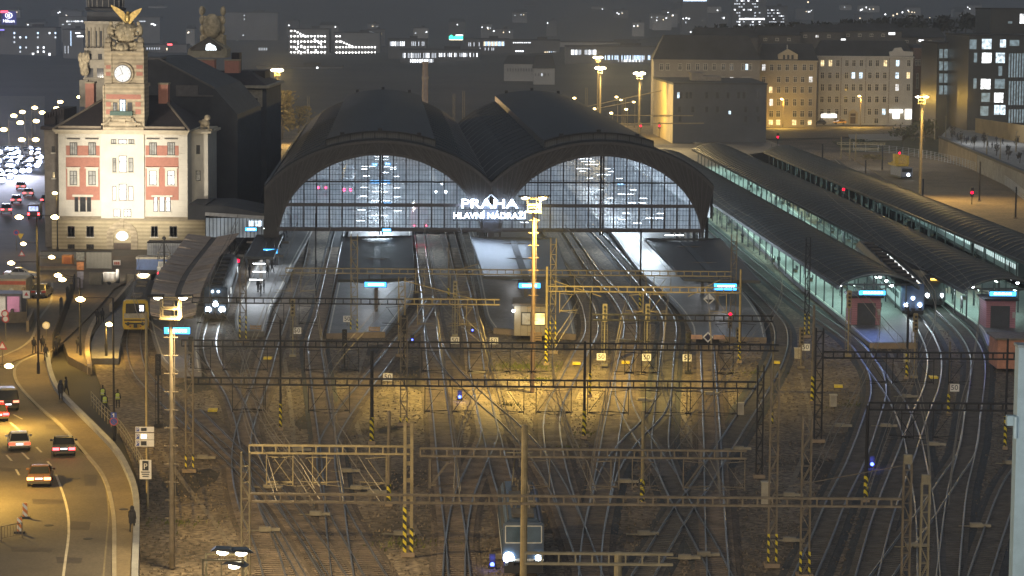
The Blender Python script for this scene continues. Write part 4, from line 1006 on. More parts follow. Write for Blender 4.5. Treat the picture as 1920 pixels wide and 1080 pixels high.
signal_post(1368,584,652,'red lit signal at the tip of the right flat canopy platform',(e_red,0,.17),mat=steel_k)
signal_post(1590,545,668,'yellow signal seen from behind before the vaulted canopy kiosk',mat=steel_y)
signal_post(1714,588,708,'yellow signal seen from behind before the blue and white train',mat=steel_y)
signal_post(1502,614,690,'signal seen from behind left of the tubular mast at right',mat=steel_k)
signal_post(1383,614,648,'short signal with a beige back beside the red signal',mat=steel_g,hh=1.2)
for x, y, lab in ((446,489,'on the edge of the bright crowded platform'),(299,513,'beyond the yellow railcar'),(1444,352,'left one of two between the first and second vaulted canopies'),(1448,341,'right one of two between the first and second vaulted canopies'),
                  (1625,353,'left one of two above the second vaulted canopy'),(1632,340,'right one of two above the second vaulted canopy'),(1581,355,'on the platform edge by the dark train end'),
                  (1822,361,'at the right edge of the sanded siding'),(1686,287,'beside the yellow maintenance vehicle'),(1236,236,'left one of two beyond the hall roof'),(1201,236,'right one of two beyond the hall roof'),(1458,257,'at the far end of the third vaulted canopy')):
    p = P(x, y+22, 0); h = V(x, y, p.y).z
    t = thing('rail_signal', 'small red lit signal '+lab, 'railway signal', p, 0, 'railway signals on posts')
    m = MB(); m.tube((0,0,0),(0,0,h-.5),.1,n=6); obj('post', m, steel_d, t); m = MB(); m.box((0,.1,h+.1),.6,.3,1.8); obj('signal_head', m, black_p, t)
    m = MB(); m.tube((0,-.12,h),(0,-.06,h),.26,n=10); obj('lamp', m, e_red, t)
for x, y, lab in ((862,744,'in the middle of the yard'),(1635,870,'at the right beside the tall striped mast'),(923,1058,'left of the blue locomotive'),(773,637,'right of the large black signal'),(886,619,'between the blue glinting rails')):
    p = P(x, y+6, 0); t = thing('dwarf_signal', 'blue glowing dwarf signal '+lab, 'railway signal', p, 0, 'blue dwarf signals')
    m = MB(); m.box((0,.1,.5),.42,.25,.9); m.box((0,.1,.05),.6,.5,.12); obj('housing', m, black_p, t)
    z = V(x, y, p.y).z; m = MB(); m.tube((0,-.09,z),(0,-.02,z),.15 if y > 700 else .09,n=10); obj('lamp', m, e_blue, t)
    if y > 700: light('POINT', p+Vector((0,-.5,.6)), 16, (.1,.15,1), t, radius=.1)
def board(x, y, txt, label, w=.95, h=.75, base=None):
    p = P(x, (base or y+22), 0); z = V(x, y, p.y).z
    t = thing('speed_board', label, 'sign', p, 0, 'white speed boards of the yard')
    m = MB(); m.tube((0,.06,0),(0,.06,z),.045,n=6); obj('post', m, steel_k, t)
    m = MB(); m.box((0,0,z),w,.05,h); obj('plate', m, white_p, t)
    text(txt, h*.95, black_p, t, (0,-.035,z), sx=1.05)
for x, y, lab in ((557,620,'beside the signal left of the dark middle platform'),(651,598,'fixed to the striped yellow lattice mast'),(727,707,'on the lower black beam'),(853,638,'right of the middle tracks'),(926,639,'before the kiosk platform end'),
                  (1127,669,'under the left one of the signal pair'),(1212,670,'under the right one of the signal pair'),(1288,671,'under the shaded black signal'),(1510,651,'beside the rear faced signal at right'),(1789,727,'on the far right beside a slim mast')):
    board(x, y, '50', 'white speed board reading 50 '+lab)
# buffer board, diamond boards
p = P(1327, 648, 0); z = V(1325, 632, p.y).z; t = thing('buffer_board', 'orange and white buffer board with a dark diamond at the stub track end', 'sign', p)
m = MB(); m.box((-1.3,0,z),1.3,.12,.5); m.box((1.3,0,z),1.3,.12,.5); obj('board', m, M('orange_board_paint', (.55,.33,.22), .6), t)
m = MB(); m.add([(-.62,-.1,z),(0,-.1,z-.62),(.62,-.1,z),(0,-.1,z+.62),(-.62,.0,z),(0,.0,z-.62),(.62,.0,z),(0,.0,z+.62)],[(0,1,2,3),(7,6,5,4),(0,4,5,1),(1,5,6,2),(2,6,7,3),(3,7,4,0)]); obj('diamond_plate', m, white_p, t)
m = MB(); m.add([(-.42,-.12,z),(0,-.12,z-.42),(.42,-.12,z),(0,-.12,z+.42)],[(0,1,2,3)]); obj('diamond_field', m, M('diamond_blue', (.03,.03,.07), .5), t)
m = MB(); m.bar((-1,.1,0),(-1,.1,z),.1); m.bar((1,.1,0),(1,.1,z),.1); m.box((0,.6,.35),2.6,.5,.7); obj('frame', m, steel_d, t)
p = P(1329, 590, .55); z = V(1329, 569, p.y).z; t = thing('diamond_board', 'white diamond board half black on the right flat canopy platform', 'sign', p)
m = MB(); m.add([(-.72,-.05,z),(0,-.05,z-.72),(.72,-.05,z),(0,-.05,z+.72),(-.72,.0,z),(0,.0,z-.72),(.72,.0,z),(0,.0,z+.72)],[(0,1,2,3),(7,6,5,4),(0,4,5,1),(1,5,6,2),(2,6,7,3),(3,7,4,0)]); obj('plate', m, white_p, t)
m = MB(); m.add([(-.5,-.07,z-.04),(0,-.07,z-.5),(.5,-.07,z-.04)],[(0,1,2)]); obj('black_half', m, black_p, t)
m = MB(); m.tube((0,.05,.0),(0,.05,z),.05,n=6); obj('post', m, steel_d, t)
# yellow boxes between rails, relay boxes, buffer blocks
for x, y, lab in ((502,672,'left crowded platform track'),(1081,682,'kiosk track'),(1173,680,'track left of the signal pair'),(1455,680,'curved right track'),(1750,708,'blue and white train track'),(399,770,'left yard'),(1572,725,'right open ballast')):
    p = P(x, y+3, .0); t = thing('balise_box', 'yellow box lying in the '+lab, 'track box', (p.x,p.y,.12), random.uniform(-.1,.1), 'yellow boxes lying between rails')
    m = MB(); m.box((0,.35,.1),.85,.35,.2); m.box((0,-.35,.1),.85,.35,.2); m.box((.3,0,.06),.12,.5,.1); obj('box', m, M('yellow_box_paint', (.70,.52,.03), .5), t)
for x, y, lab in ((1435,950,'beside the tall lattice mast'),(1562,762,'in the right open ballast'),(1700,680,'left of the blue and white train track'),(1388,778,'beside the capped cabinet at right'),(1495,672,'near the right speed board')):
    p = P(x, y, 0); t = thing('relay_cabinet', 'pale relay cabinet '+lab, 'cabinet', p, 0, 'relay cabinets in the yard')
    hgt = 1.9 if x == 1435 else 1.1; m = MB(); m.box((0,0,hgt/2),.65,.5,hgt); obj('body', m, M('cabinet_paint', (.38,.33,.24), .6), t); m = MB(); m.box((0,0,hgt+.05),.75,.6,.1); obj('lid', m, M('cabinet_lid', (.45,.40,.3), .6), t)
point = None
for x, y in ((650,885),(668,917),(592,966),(750,1003),(940,1047),(1172,905),(1207,1003),(1284,1048),(1385,843),(1480,1015),(1710,1026),(1830,988),(1700,745),(1330,740),(1205,752),(497,996),(380,860),(505,915),(1895,870),(1750,835),(1660,800),(700,925),(1320,1043),(1165,640),(890,700),(560,845),(1575,800),(1480,930)):
    p = P(x, y, .06); rz = random.uniform(-.15,.15)
    if point is None:
        point = thing('point_machine', 'low metal point machine lying beside the rails', 'point machine', p, rz, 'point machines along the tracks')
        m = MB(); m.box((0,0,.16),.9,.45,.3); m.box((.75,0,.12),.7,.3,.2); obj('housing', m, M('machine_grey', (.24,.21,.15), .6), point); m = MB(); m.bar((-1.3,0,.06),(-.45,0,.06),.07); obj('rod', m, steel_g, point)
    else: dup(point, p, rz)
# ------------------------------------------------------------------ trains
def yaw_of(a, b): d = b-a; return math.atan2(-d.x, d.y)
glass_t = M('train_window_glass', (.03,.035,.045), .1, var=.3)
def train_shape(m, L, w=1.42, z0=.85, z1=4.1, y0=0):
    m.ext([(-w,z0),(w,z0),(w,2.9),(w*.93,3.35),(w*.6,z1-.12),(0,z1),(-w*.6,z1-.12),(-w*.93,3.35),(-w,2.9)], y0, y0+L)
# yellow railcar
a, b = P(255,624,0), P(283,548,0); rz = yaw_of(a, b)
yl = M('yellow_train_paint', (.66,.43,.03), .4, var=.1); t = thing('railcar', 'yellow railcar with a grey roof at the left platform', 'train', (a.x,a.y,.25), rz)
m = MB(); train_shape(m, 23, z1=3.75); obj('body', m, M('railcar_roof_grey', (.12,.10,.08), .7, wave=('Y', 1.0, .2)), t)
m = MB(); m.ext([(-1.35,.25),(1.35,.25),(1.5,.7),(1.5,2.7),(1.4,3.5),(1.1,3.68),(-1.1,3.68),(-1.4,3.5),(-1.5,2.7),(-1.5,.7)], -.9, .2)
m.ext([(-1.3,.35),(1.3,.35),(1.42,.7),(1.42,1.6),(-1.42,1.6),(-1.42,.7)], -1.25, -.9); obj('cab', m, yl, t)
m = MB(); m.ext([(-1.15,2.15),(1.15,2.15),(1.1,3.3),(-1.1,3.3)], -.97, -.88); obj('windscreen', m, glass_t, t)
m = MB(); m.bb(.45,.95,-.99,-.975,2.4,3.1); obj('cab_screen', m, E('cab_light_glow', (.85,.9,1), 1.6), t)
m = MB(); m.bb(-1.3,1.3,-1.02,-.9,1.6,2.15); obj('windscreen_apron', m, M('pale_apron', (.42,.36,.25), .5), t)
m = MB(); m.bb(-1.2,1.2,-1.45,-1.25,.95,1.1)
for s in (-.85,.85): m.tube((s,-1.75,1.0),(s,-1.2,1.0),.2,n=10)
m.bar((-1.3,-1.3,1.4),(1.3,-1.3,1.4),.14); m.box((0,-1.5,.75),.4,.4,.4); obj('coupling', m, black_p, t)
for s in (-.6,.6): m = MB(); m.tube((s,-1.3,.65),(s,-1.24,.65),.1,n=8); obj('tail_lamp', m, M('unlit_red_lens', (.4,.02,.02), .3), t)
for y in (2,5,14,18): m = MB(); m.box((0,y,3.85),1.2,1.6,.25); obj('roof_unit', m, steel_k, t)
# train with three headlights
WMESH2 = {}
def cab_train(label, p0, p1, L, body, front, lamps, roof, cars=1, windows=None, disp=None, low=None, halo=None):
    a, b = P(*p0,0), P(*p1,0); rz = yaw_of(a, b); t = thing('train', label, 'train', (a.x,a.y,.2), rz)
    m = MB(); train_shape(m, L-1.2, y0=1.2); obj('roof_and_body', m, roof, t)
    m = MB(); m.extx([(-.1,.7),(1.25,.7),(1.25,4.0),(.75,4.02),(.25,3.4),(.05,2.2)], -1.41, 1.41); soften(obj('cab', m, front, t), .12)
    m = MB(); m.add([(-1.15,-.01,2.25),(1.15,-.01,2.25),(1.05,.19,3.35),(-1.05,.19,3.35)],[(0,1,2,3)]); m.v = [(v[0],v[1]+.0,v[2]) for v in m.v]; obj('windscreen', m, glass_t, t)
    for s in (-1, 1):
        m = MB(); m.bb(s*1.43 if s>0 else -1.445, 1.445 if s>0 else s*1.43, 1.3, L-.4, 1.0, 2.9); obj('side_panel', m, body, t)
        if windows:
            y = 3.0
            if 'train_window' not in WMESH2:
                for nm_, mt_ in (('train_window', glass_t), ('lit_train_window', E('train_window_glow', (.95,.97,.95), 1.3))): WMESH2[nm_] = MB().bb(-.012, .012, 0, 1.3, 1.9, 2.65).mesh('window', mt_)
            while y < L-3:
                wo = obj('window', WMESH2['lit_train_window' if random.random() < windows else 'train_window'], None, t); wo.location = (s*1.452, y, 0); y += 1.75
    m = MB(); m.bb(-1.25,1.25,.3,L-.3,.2,.85)
    for s in (-.87,.87): m.tube((s,-.65,1.0),(s,0,1.0),.19,n=10)
    m.box((0,-.3,.85),.4,.6,.4); m.bb(-1.3,1.3,-.15,.1,.3,.7); obj('underframe', m, black_p, t)
    for x, z, r in lamps: m = MB(); y = -.16 if z < 1.9 else -.04+.16*max(0,(z-2.2)); m.tube((x,y,z),(x,y+.12,z),r,n=10); obj('headlamp', m, e_head, t)
    if disp: m = MB(); m.bb(-.55,.55,.02,.3,3.42,3.62); obj('destination_display', m, E('amber_display_glow', (1.0,.6,.1), 3), t)
    for y in range(4, int(L)-3, 5): m = MB(); m.box((0,y,4.2),1.4,2.2,.25); obj('roof_unit', m, steel_d, t)
    if halo: light('SPOT', a+Vector((0,-1.2,2.2)), halo, (.8,.92,1.0), t, P(p0[0]-2, p0[1]+90, 0), 70, .8, .3, name='headlamp_light'); t.children[-1].location = (0,-1.2,2.2); t.children[-1].rotation_euler = (R(72),0,math.pi)
    return t
blue_b = M('blue_train_paint', (.08,.13,.24), .4, var=.12); dkroof = M('dark_train_roof', (.055,.06,.068), .6, var=.3, scale=.5, wave=('Y', .7, .25)); dkside = M('dark_train_side', (.045,.05,.058), .4, var=.2); white_side = M('white_train_side', (.45,.47,.5), .4, var=.1)
cab_train('train with three white headlights at the left platform', (404,604), (440,495), 42, dkside, M('dark_cab_paint', (.05,.07,.10), .4), [(-.85,1.35,.33),(.8,1.35,.36),(0,2.0,.33),(-.35,3.5,.13),(.35,3.5,.13)], dkroof, windows=.1, halo=700)
cab_train('blue and white train with three headlamps at the first vaulted canopy', (1711,596), (1660,545), 60, white_side, blue_b, [(-.85,1.45,.22),(.85,1.45,.22),(0,2.25,.2)], dkroof, windows=.0001, halo=600)
cab_train('black train with an amber display and three headlamps', (1752,578), (1660,492), 75, dkside, M('black_cab_paint', (.02,.022,.026), .35), [(-.95,1.5,.24),(.95,1.5,.24),(.1,3.75,.24)], dkroof, windows=.75, disp=True, halo=600)
# coaches at the third canopy
a, b = P(1652,382,0), P(1930,535,0); prev = None
d = (b-a); L = d.length; d.normalize(); rz = yaw_of(a, b)
for k in range(4):
    p = a+d*(k*(L/4)); t = thing('coach', ('dark purple locomotive hauling silver coaches at the third vaulted canopy','silver sided coach behind the purple locomotive','silver sided coach second behind the purple locomotive','silver sided coach with rounded end near the right frame edge')[k], 'train car', (p.x,p.y,.2), rz, 'cars of the silver train')
    m = MB(); train_shape(m, L/4-.8); obj('body', m, dkroof if k else M('purple_loco_paint', (.10,.06,.10), .4), t)
    for s in (-1,1):
        m = MB(); m.bb(min(s*1.425,s*1.44), max(s*1.425,s*1.44), .3, L/4-1.1, .95, 2.75); o = obj('side_panel', m, M('silver_coach_side', (.40,.43,.45), .35, .4), t)
        m = MB(); y = 1.2
        while y < L/4-2.4: m.bb(min(s*1.44,s*1.452), max(s*1.44,s*1.452), y, y+1.1, 1.75, 2.45); y += 1.7
        obj('window_band', m, E('coach_window_glow', (.8,.95,.95), .55), o)
    m = MB(); m.bb(-1.2,1.2,.5,L/4-1.3,.2,.95); obj('underframe', m, black_p, t)
# loco at the bottom
a, b = P(981,1086,0), P(966,975,0); rz = yaw_of(a, b)
t = thing('locomotive', 'blue electric locomotive with two bright headlamps at the bottom of the yard', 'locomotive', (a.x,a.y,.2), rz)
lb = M('locomotive_blue', (.035,.062,.105), .38, var=.15, scale=1.5)
m = MB(); m.ext([(-1.35,.9),(1.35,.9),(1.42,1.3),(1.42,3.1),(1.05,3.75),(-1.05,3.75),(-1.42,3.1),(-1.42,1.3)], .7, 15.4)
m.extx([(0,.9),(.7,.9),(.7,3.6),(.35,3.6),(.05,2.2)], -1.38, 1.38); soften(obj('body', m, lb, t), .1)
for s in (-1,1):
    m = MB(); x0, x1 = (s*.12, s*1.22) if s > 0 else (s*1.22, s*.12)
    f = lambda z: .05+.3*(z-2.2)/1.4
    m.add([(x0,f(2.3)-.03,2.3),(x1,f(2.3)-.03,2.3),(x1,f(3.4)-.03,3.4),(x0,f(3.4)-.03,3.4)],[(0,1,2,3)]); w_ = obj('windscreen', m, M('loco_glass', (.045,.08,.11), .12), t)
    m = MB()
    for p, q in (((x0,2.3),(x1,2.3)),((x1,2.3),(x1,3.4)),((x1,3.4),(x0,3.4)),((x0,3.4),(x0,2.3))): m.bar((p[0],f(p[1])-.05,p[1]),(q[0],f(q[1])-.05,q[1]),.07)
    obj('windscreen_frame', m, M('pale_frame', (.55,.55,.5), .5), w_)
m = MB(); m.bb(-1.36,1.36,-.06,.04,1.05,1.2); m.bb(-1.45,-1.425,.9,15,1.2,1.4); m.bb(1.425,1.45,.9,15,1.2,1.4); obj('pale_stripe', m, M('pale_loco_stripe', (.5,.5,.48), .5), t)
for x, r in ((-1.0,.36),(1.0,.17)): m = MB(); m.tube((x,-.14,1.3),(x,.0,1.3),r,n=12); obj('headlamp', m, e_head, t)
m = MB()
for s in (-1,1): m.add([(s*.98,.8,3.78),(s*1.46,.8,3.1),(s*1.46,15.2,3.1),(s*.98,15.2,3.78)],[(0,1,2,3) if s>0 else (3,2,1,0)])
obj('sloping_roof_side', m, M('loco_roof_paint', (.045,.045,.045), .7, 0), t)
for a_ in (((0,2.5,3.9),1.5,2.2,.25),((.5,6,3.95),.9,2,.35),((-.4,8,3.95),.8,2.5,.4),((.2,12.2,3.95),1.4,2.5,.3)): m = MB(); m.box(*a_); obj('roof_unit', m, M('loco_roof_gear', (.10,.09,.075), .6, .3), t)
for k in range(9):
    x = random.uniform(-.8,.8); y = random.uniform(3,14); m = MB(); m.tube((x,y,3.75),(x,y,4.35),.1,n=8); obj('roof_insulator', m, steel_k, t)
for y0, up in ((3.2,.25),(11.8,1.2)):
    m = MB(); m.bar((-.5,y0,3.95),(-.35,y0+1.3,3.95+up),.07); m.bar((.5,y0,3.95),(.35,y0+1.3,3.95+up),.07); m.bar((-.35,y0+1.3,3.95+up),(-.3,y0-.2,4.1+2*up),.06); m.bar((.35,y0+1.3,3.95+up),(.3,y0-.2,4.1+2*up),.06); m.bar((-.95,y0-.2,4.1+2*up),(.95,y0-.2,4.1+2*up),.09); obj('pantograph', m, steel_g, t)
m = MB(); m.bb(-1.25,1.25,.4,15,.25,.9)
for s in (-.87,.87): m.tube((s,-.7,1.0),(s,0,1.0),.22,n=10)
m.box((0,-.3,.9),.4,.6,.4); m.bb(-1.3,1.3,-.2,.1,.25,.8); obj('underframe', m, black_p, t)
l = light('SPOT', (0,0,0), 420, (.8,.9,1), angle=110, blend=.8, radius=.25, name='headlamp_light'); l.parent = t; l.location = (-.9,-.6,1.4); l.rotation_euler = (R(70),0,math.pi)
# yellow maintenance vehicle on the siding
a = P(1700,338,0); t = thing('maintenance_vehicle', 'yellow and blue maintenance rail vehicle with a lit headlamp on the siding', 'rail vehicle', (a.x,a.y,.2), .12)
m = MB(); m.bb(-1.3,1.3,0,9,.6,2.6); obj('cab', m, M('pale_blue_cab', (.20,.22,.28), .5), t); m = MB(); m.bb(-1.1,1.1,-.04,.02,1.6,2.4); obj('windscreen', m, glass_t, t)
m = MB(); m.bb(-1.4,1.4,4,11,2.65,3.1); m.bb(.9,1.4,3.5,11,3.1,5.0); m.bb(-1.4,-.6,5,7,3.1,5.3); m.bar((-1.4,6,5.2),(1.4,6,4.9),.25); m.bar((-1.3,9,3.1),(1.2,9,5),.2); obj('work_platform', m, M('yellow_machine_paint', (.60,.40,.04), .5), t)
m = MB(); m.bb(-1.2,1.2,.3,11,.2,.6); obj('underframe', m, black_p, t); m = MB(); m.tube((.35,-.12,1.0),(.35,0,1.0),.28,n=10); obj('headlamp', m, e_head, t)
# ------------------------------------------------------------------ vaulted platform canopies on the right
vault_m = M('ribbed_canopy_sheet', (.03,.034,.033), .65, .1, var=.35, scale=.35, wave=('Y', .5, .45))
canopy_b = M('canopy_steel', (.05,.055,.06), .5, .2)
SL = -.041
def vault(label, X0, Y0, Y1, W, lamps, posts=7.0):
    t = thing('platform_canopy', label, 'canopy', (X0, Y0, 0), -math.atan(SL))
    rz = math.atan(SL); t.rotation_euler = (0, 0, -rz)
    L = Y1-Y0; zE = 4.3; rise = 1.55; K = 14
    arc = [(W*i/K, zE+rise*math.sin(math.pi*i/K)**.8) for i in range(K+1)]
    m = MB(); poly = arc + [(x, z-.14) for x, z in arc[::-1]]
    n = len(poly); 
    vs = [(x,0,z) for x,z in poly]+[(x,L,z) for x,z in poly]
    m.add(vs, [(i,n+i,n+(i+1)%n,(i+1)%n) for i in range(n)])
    for i in range(K): m.quad((arc[i][0],0,arc[i][1]-.14),(arc[i+1][0],0,arc[i+1][1]-.14),(arc[i+1][0],0,arc[i+1][1]),(arc[i][0],0,arc[i][1]))
    obj('roof', m, vault_m, t)
    m = MB(); m.bb(-.12,.1,-.1,L,zE-.35,zE+.08); m.bb(W-.1,W+.12,-.1,L,zE-.35,zE+.08); obj('gutter', m, canopy_b, t)
    m = MB(); y = 0
    while y < L:
        for i in range(K): m.bar((arc[i][0],y,arc[i][1]+.04),(arc[i+1][0],y,arc[i+1][1]+.04),.14,.12)
        y += 3.5
    tag(obj('roof_rib', m, M('canopy_rib_steel', (.06,.066,.062), .45, .3), t))
    m = MB(); y = 3.0
    pm = MB(); pm.bar((W*.5,0,.5),(W*.5,0,zE+1.2),.22); pm.bar((.3,0,zE-.1),(W-.3,0,zE-.1),.14,.22); pm.bar((W*.5,0,3.4),(1.6,0,zE-.1),.1); pm.bar((W*.5,0,3.4),(W-1.6,0,zE-.1),.1)
    pm2 = MB()
    pm2.bar((0,0,.5),(0,0,zE),.16)
    me = None; k = 0
    mm = MB(); mm.v = pm2.v; mm.f = pm2.f; mm.mi = pm2.mi; me = mm.mesh('post', canopy_b)
    mb2 = pm.mesh('bracket_post', canopy_b)
    while y < L:
        
        for px_ in (1.0, W-1.0): o = obj('post', me, None, t); o.location = (px_, y, 0)
        if k % 2 == 0: o2 = obj('cross_bracket', mb2, None, t); o2.location = (0, y+.4, 0)
        y += posts; k += 1
    y = 5.0
    tm = MB().box((W*.28,0,zE-.45),.16,1.4,.08).mesh('tube_lamp', E('teal_white_lamp_glow', (.75,1.0,.92), 7))
    tm2 = MB().box((W*.74,0,zE-.45),.16,1.4,.08).mesh('tube_lamp', E('teal_white_lamp_glow', (.75,1.0,.92), 7))
    while y < L-5:
        for q in (tm, tm2): o = obj('tube_lamp', q, None, t); o.location = (0, y, 0)
        y += posts*1.5
    n = 8
    for i in range(n):
        l = light('AREA', (0,0,0), lamps/n*L/250, (.55,.95,.82), size=(W*.75, L/n*.8), name='tube_lamp_light'); l.parent = t; l.location = (W*.5, L*(i+.5)/n, zE-.6)
    return t
c6 = vault('first vaulted canopy beside the train shed with ribbed dark roof', 40.1, 326, 600, 10, 11000)
c7 = vault('second vaulted canopy from the shed, long ribbed dark roof with a train on each side', 54.9, 322, 630, 10, 9500)
c8 = vault('third vaulted canopy farthest right beside the sanded siding', 70.5, 330, 622, 9, 8000)
# lamps under the front edges
lmp = None
for x, y, Y, lab in ((1576,534,327,'at the left front corner of the first vaulted canopy'),(1650,519,330,'in a row under the first vaulted canopy, upper'),(1662,526,328,'in a row under the first vaulted canopy, middle'),(1672,535,326,'in a row under the first vaulted canopy, lower'),(1824,537,323,'at the left front corner of the second vaulted canopy'),(1896,522,330,'under the second vaulted canopy, left of two'),(1908,530,326,'under the second vaulted canopy near the frame edge')):
    p = V(x, y, Y); t = thing('canopy_lamp', 'round white lamp '+lab, 'lamp', p, 0, 'round lamps at the canopy fronts')
    m = MB(); m.ball((0,0,0),.2); obj('bulb', m, e_white, t, smooth=True); m = MB(); m.lathe([(.32,.08),(.2,.2),(.05,.32)],(0,0,0),10); obj('shade', m, steel_d, t); m = MB(); m.tube((0,0,.3),(0,0,.7),.03,n=5); obj('stem', m, steel_d, t)
light('POINT', V(1672,540,321), 260, COOL, radius=.3, name='canopy_lamp_light'); light('POINT', V(1576,540,322), 220, COOL, radius=.3, name='canopy_lamp_light'); light('POINT', V(1830,543,317), 220, COOL, radius=.3, name='canopy_lamp_light')
# pink clad kiosks with blue boards
def pink_kiosk(x0, y0, x1, y1, Y, label, dx0, dx1):
    X0, X1, Z0, Z1 = RX(x0, y0, x1, y1, Y); t = thing('platform_kiosk', label, 'kiosk', ((X0+X1)/2, Y, .55))
    hw = (X1-X0)/2; h = 3.3; m = MB(); m.bb(-hw, hw, 0, 5, 0, h); obj('wall', m, M('pink_kiosk_cladding', (.34,.16,.20), .6, var=.15, scale=1, wave=('Z', 1.2, .25)), t)
    m = MB(); a = V(dx0, (y0+y1)/2, Y).x-(X0+X1)/2; b = V(dx1, (y0+y1)/2, Y).x-(X0+X1)/2; m.bb(a, b, -.06, .02, 0, h*.8); obj('door', m, M('dark_shutter', (.045,.05,.06), .5, wave=('Z', 2.5, .3)), t)
    m = MB(); m.bb(-hw-.3, hw+.3, -.5, 5.2, h, h+.2); obj('roof', m, steel_d, t)
    m = MB(); m.bb(hw*.78, hw*.95, -.12, 0, 1.2, 1.9); obj('meter_box', m, M('grey_meter_box', (.3,.3,.3), .5), t)
pink_kiosk(1597, 533, 1652, 583, 318, 'pink kiosk with a dark shutter under the first vaulted canopy', 1608, 1642)
pink_kiosk(1850, 540, 1905, 585, 316, 'pink kiosk under the second vaulted canopy at the frame edge', 1858, 1894)
display('d', 'big blue board in front of the pink kiosk of the first vaulted canopy', 1611, 545, 1660, 553, 315, bars=8)
display('d', 'big blue board in front of the pink kiosk of the second vaulted canopy', 1856, 547, 1905, 555, 312, bars=8)
light('AREA', V(1636, 556, 313.5), 160, (.12,.25,1), size=(4,.8), target=V(1636, 640, 300)); light('AREA', V(1880, 558, 310.5), 110, (.2,.2,1), size=(4,.8), target=V(1870, 640, 300))
display('d', 'blue board on the dark middle flat canopy platform', 684, 529, 724, 538, 320)
display('d', 'blue board above the beige platform kiosk', 973, 531, 1013, 540, 318)
display('d', 'blue board beneath the right flat canopy tip', 1339, 532, 1381, 544, 316)
display('d', 'blue board on the tip of the curved canopy platform', 308, 614, 356, 626, 286)
display('d', 'blue board beside the crowded platform at left', 494, 467, 520, 475, 365)
display('d', 'blue board near the glass annex of the station', 460, 427, 481, 433, 395)
for x, y in ((704,538),(993,542),(1360,546),(332,628)):
    light('POINT', V(x, y+6, P(x, y+20, 4).y-14), 60, (.2,.45,1), radius=.4, name='board_light')
for i, (x, y, l) in enumerate(((1451,280,'teal board at the far end of the third vaulted canopy'),(1494,296,'teal board farther along the third vaulted canopy'),(1562,323,'teal board half way along the third vaulted canopy'),(1648,359,'teal board near the middle of the third vaulted canopy'),(1870,450,'white board near the right end of the third vaulted canopy'),(1547,394,'teal board half way along the second vaulted canopy'),(1652,448,'teal board along the second vaulted canopy'),(1757,501,'teal board near the front of the second vaulted canopy'))):
    display('d', l, x-7, y-2.5, x+7, y+2.5, P(x, y, 3.4).y)
# ------------------------------------------------------------------ flat canopies in front of the shed
def flat_canopy(label, quad, z, mat, posts, name='platform_canopy', v=False, slope=.5):
    q = [P(x, y, z) for x, y in quad]; c = sum(q, Vector())/4; t = thing(name, label, 'canopy', (c.x, c.y, 0))
    nl, nr, fr, fl = q; m = MB(); N = 1
    ml, mr = (nl+nr)/2, (fl+fr)/2; d = Vector((0,0,-slope)); up = Vector((0,0,.12))
    A = [nl, ml+d, nr]; B = [fl, mr+d, fr]
    for i in range(2):
        for o, flip in ((Vector((0,0,0)), False), (up, True)):
            f = (A[i]+o, A[i+1]+o, B[i+1]+o, B[i]+o); m.quad(*(f if flip else f[::-1]))
    obj('roof', m, mat, t, True)
    m = MB()
    for a, b in ((nl,nr),(nr,fr),(fr,fl),(fl,nl)): m.bar(a+Vector((0,0,.02)), b+Vector((0,0,.02)), .14, .34)
    m.bar(ml+d+Vector((0,0,.2)), mr+d+Vector((0,0,.2)), .9, .12); obj('roof_edge', m, canopy_b, t, True)
    for f in posts:
        p = (ml+(mr-ml)*f); m = MB(); m.bar((p.x,p.y,.55),(p.x,p.y,z-slope),.4,.4); m.bar((p.x-3,p.y,z-.35),(p.x+3,p.y,z-.35),.2,.3); obj('post', m, M('canopy_post_steel', (.16,.14,.12), .6), t, True)
    return t
fc_d = M('brown_ribbed_sheet', (.07,.066,.066), .55, .2, var=.25, scale=.5, wave=('Y', .55, .35))
fc_b = M('blue_sheen_sheet', (.14,.145,.16), .32, .55, var=.25, scale=.5, wave=('Y', .55, .5))
flat_canopy('dark flat canopy in front of the left arch with a sagging middle', [(634,527),(776,524),(772,444),(643,446)], 4.8, fc_d, (.06,.5,.9))
flat_canopy('flat canopy with a bluish sheen and a dark middle gutter', [(907,520),(1068,522),(1041,448),(883,446)], 4.8, fc_b, (.05,.5,.9))
flat_canopy('brown flat canopy in front of the right arch foot', [(1283,525),(1425,529),(1352,449),(1208,449)], 4.8, fc_d, (.1,.45,.85))
flat_canopy('dark small flat canopy at the left foot of the shed', [(458,484),(512,484),(530,442),(482,442)], 4.6, fc_d, (.2,.8), slope=.3)
for x0, x1, y, Y in ((640,680,521,322),(730,775,521,322),(932,975,527,321),(1015,1055,527,321),(1298,1330,532,317),(1390,1425,529,318)):
    pass
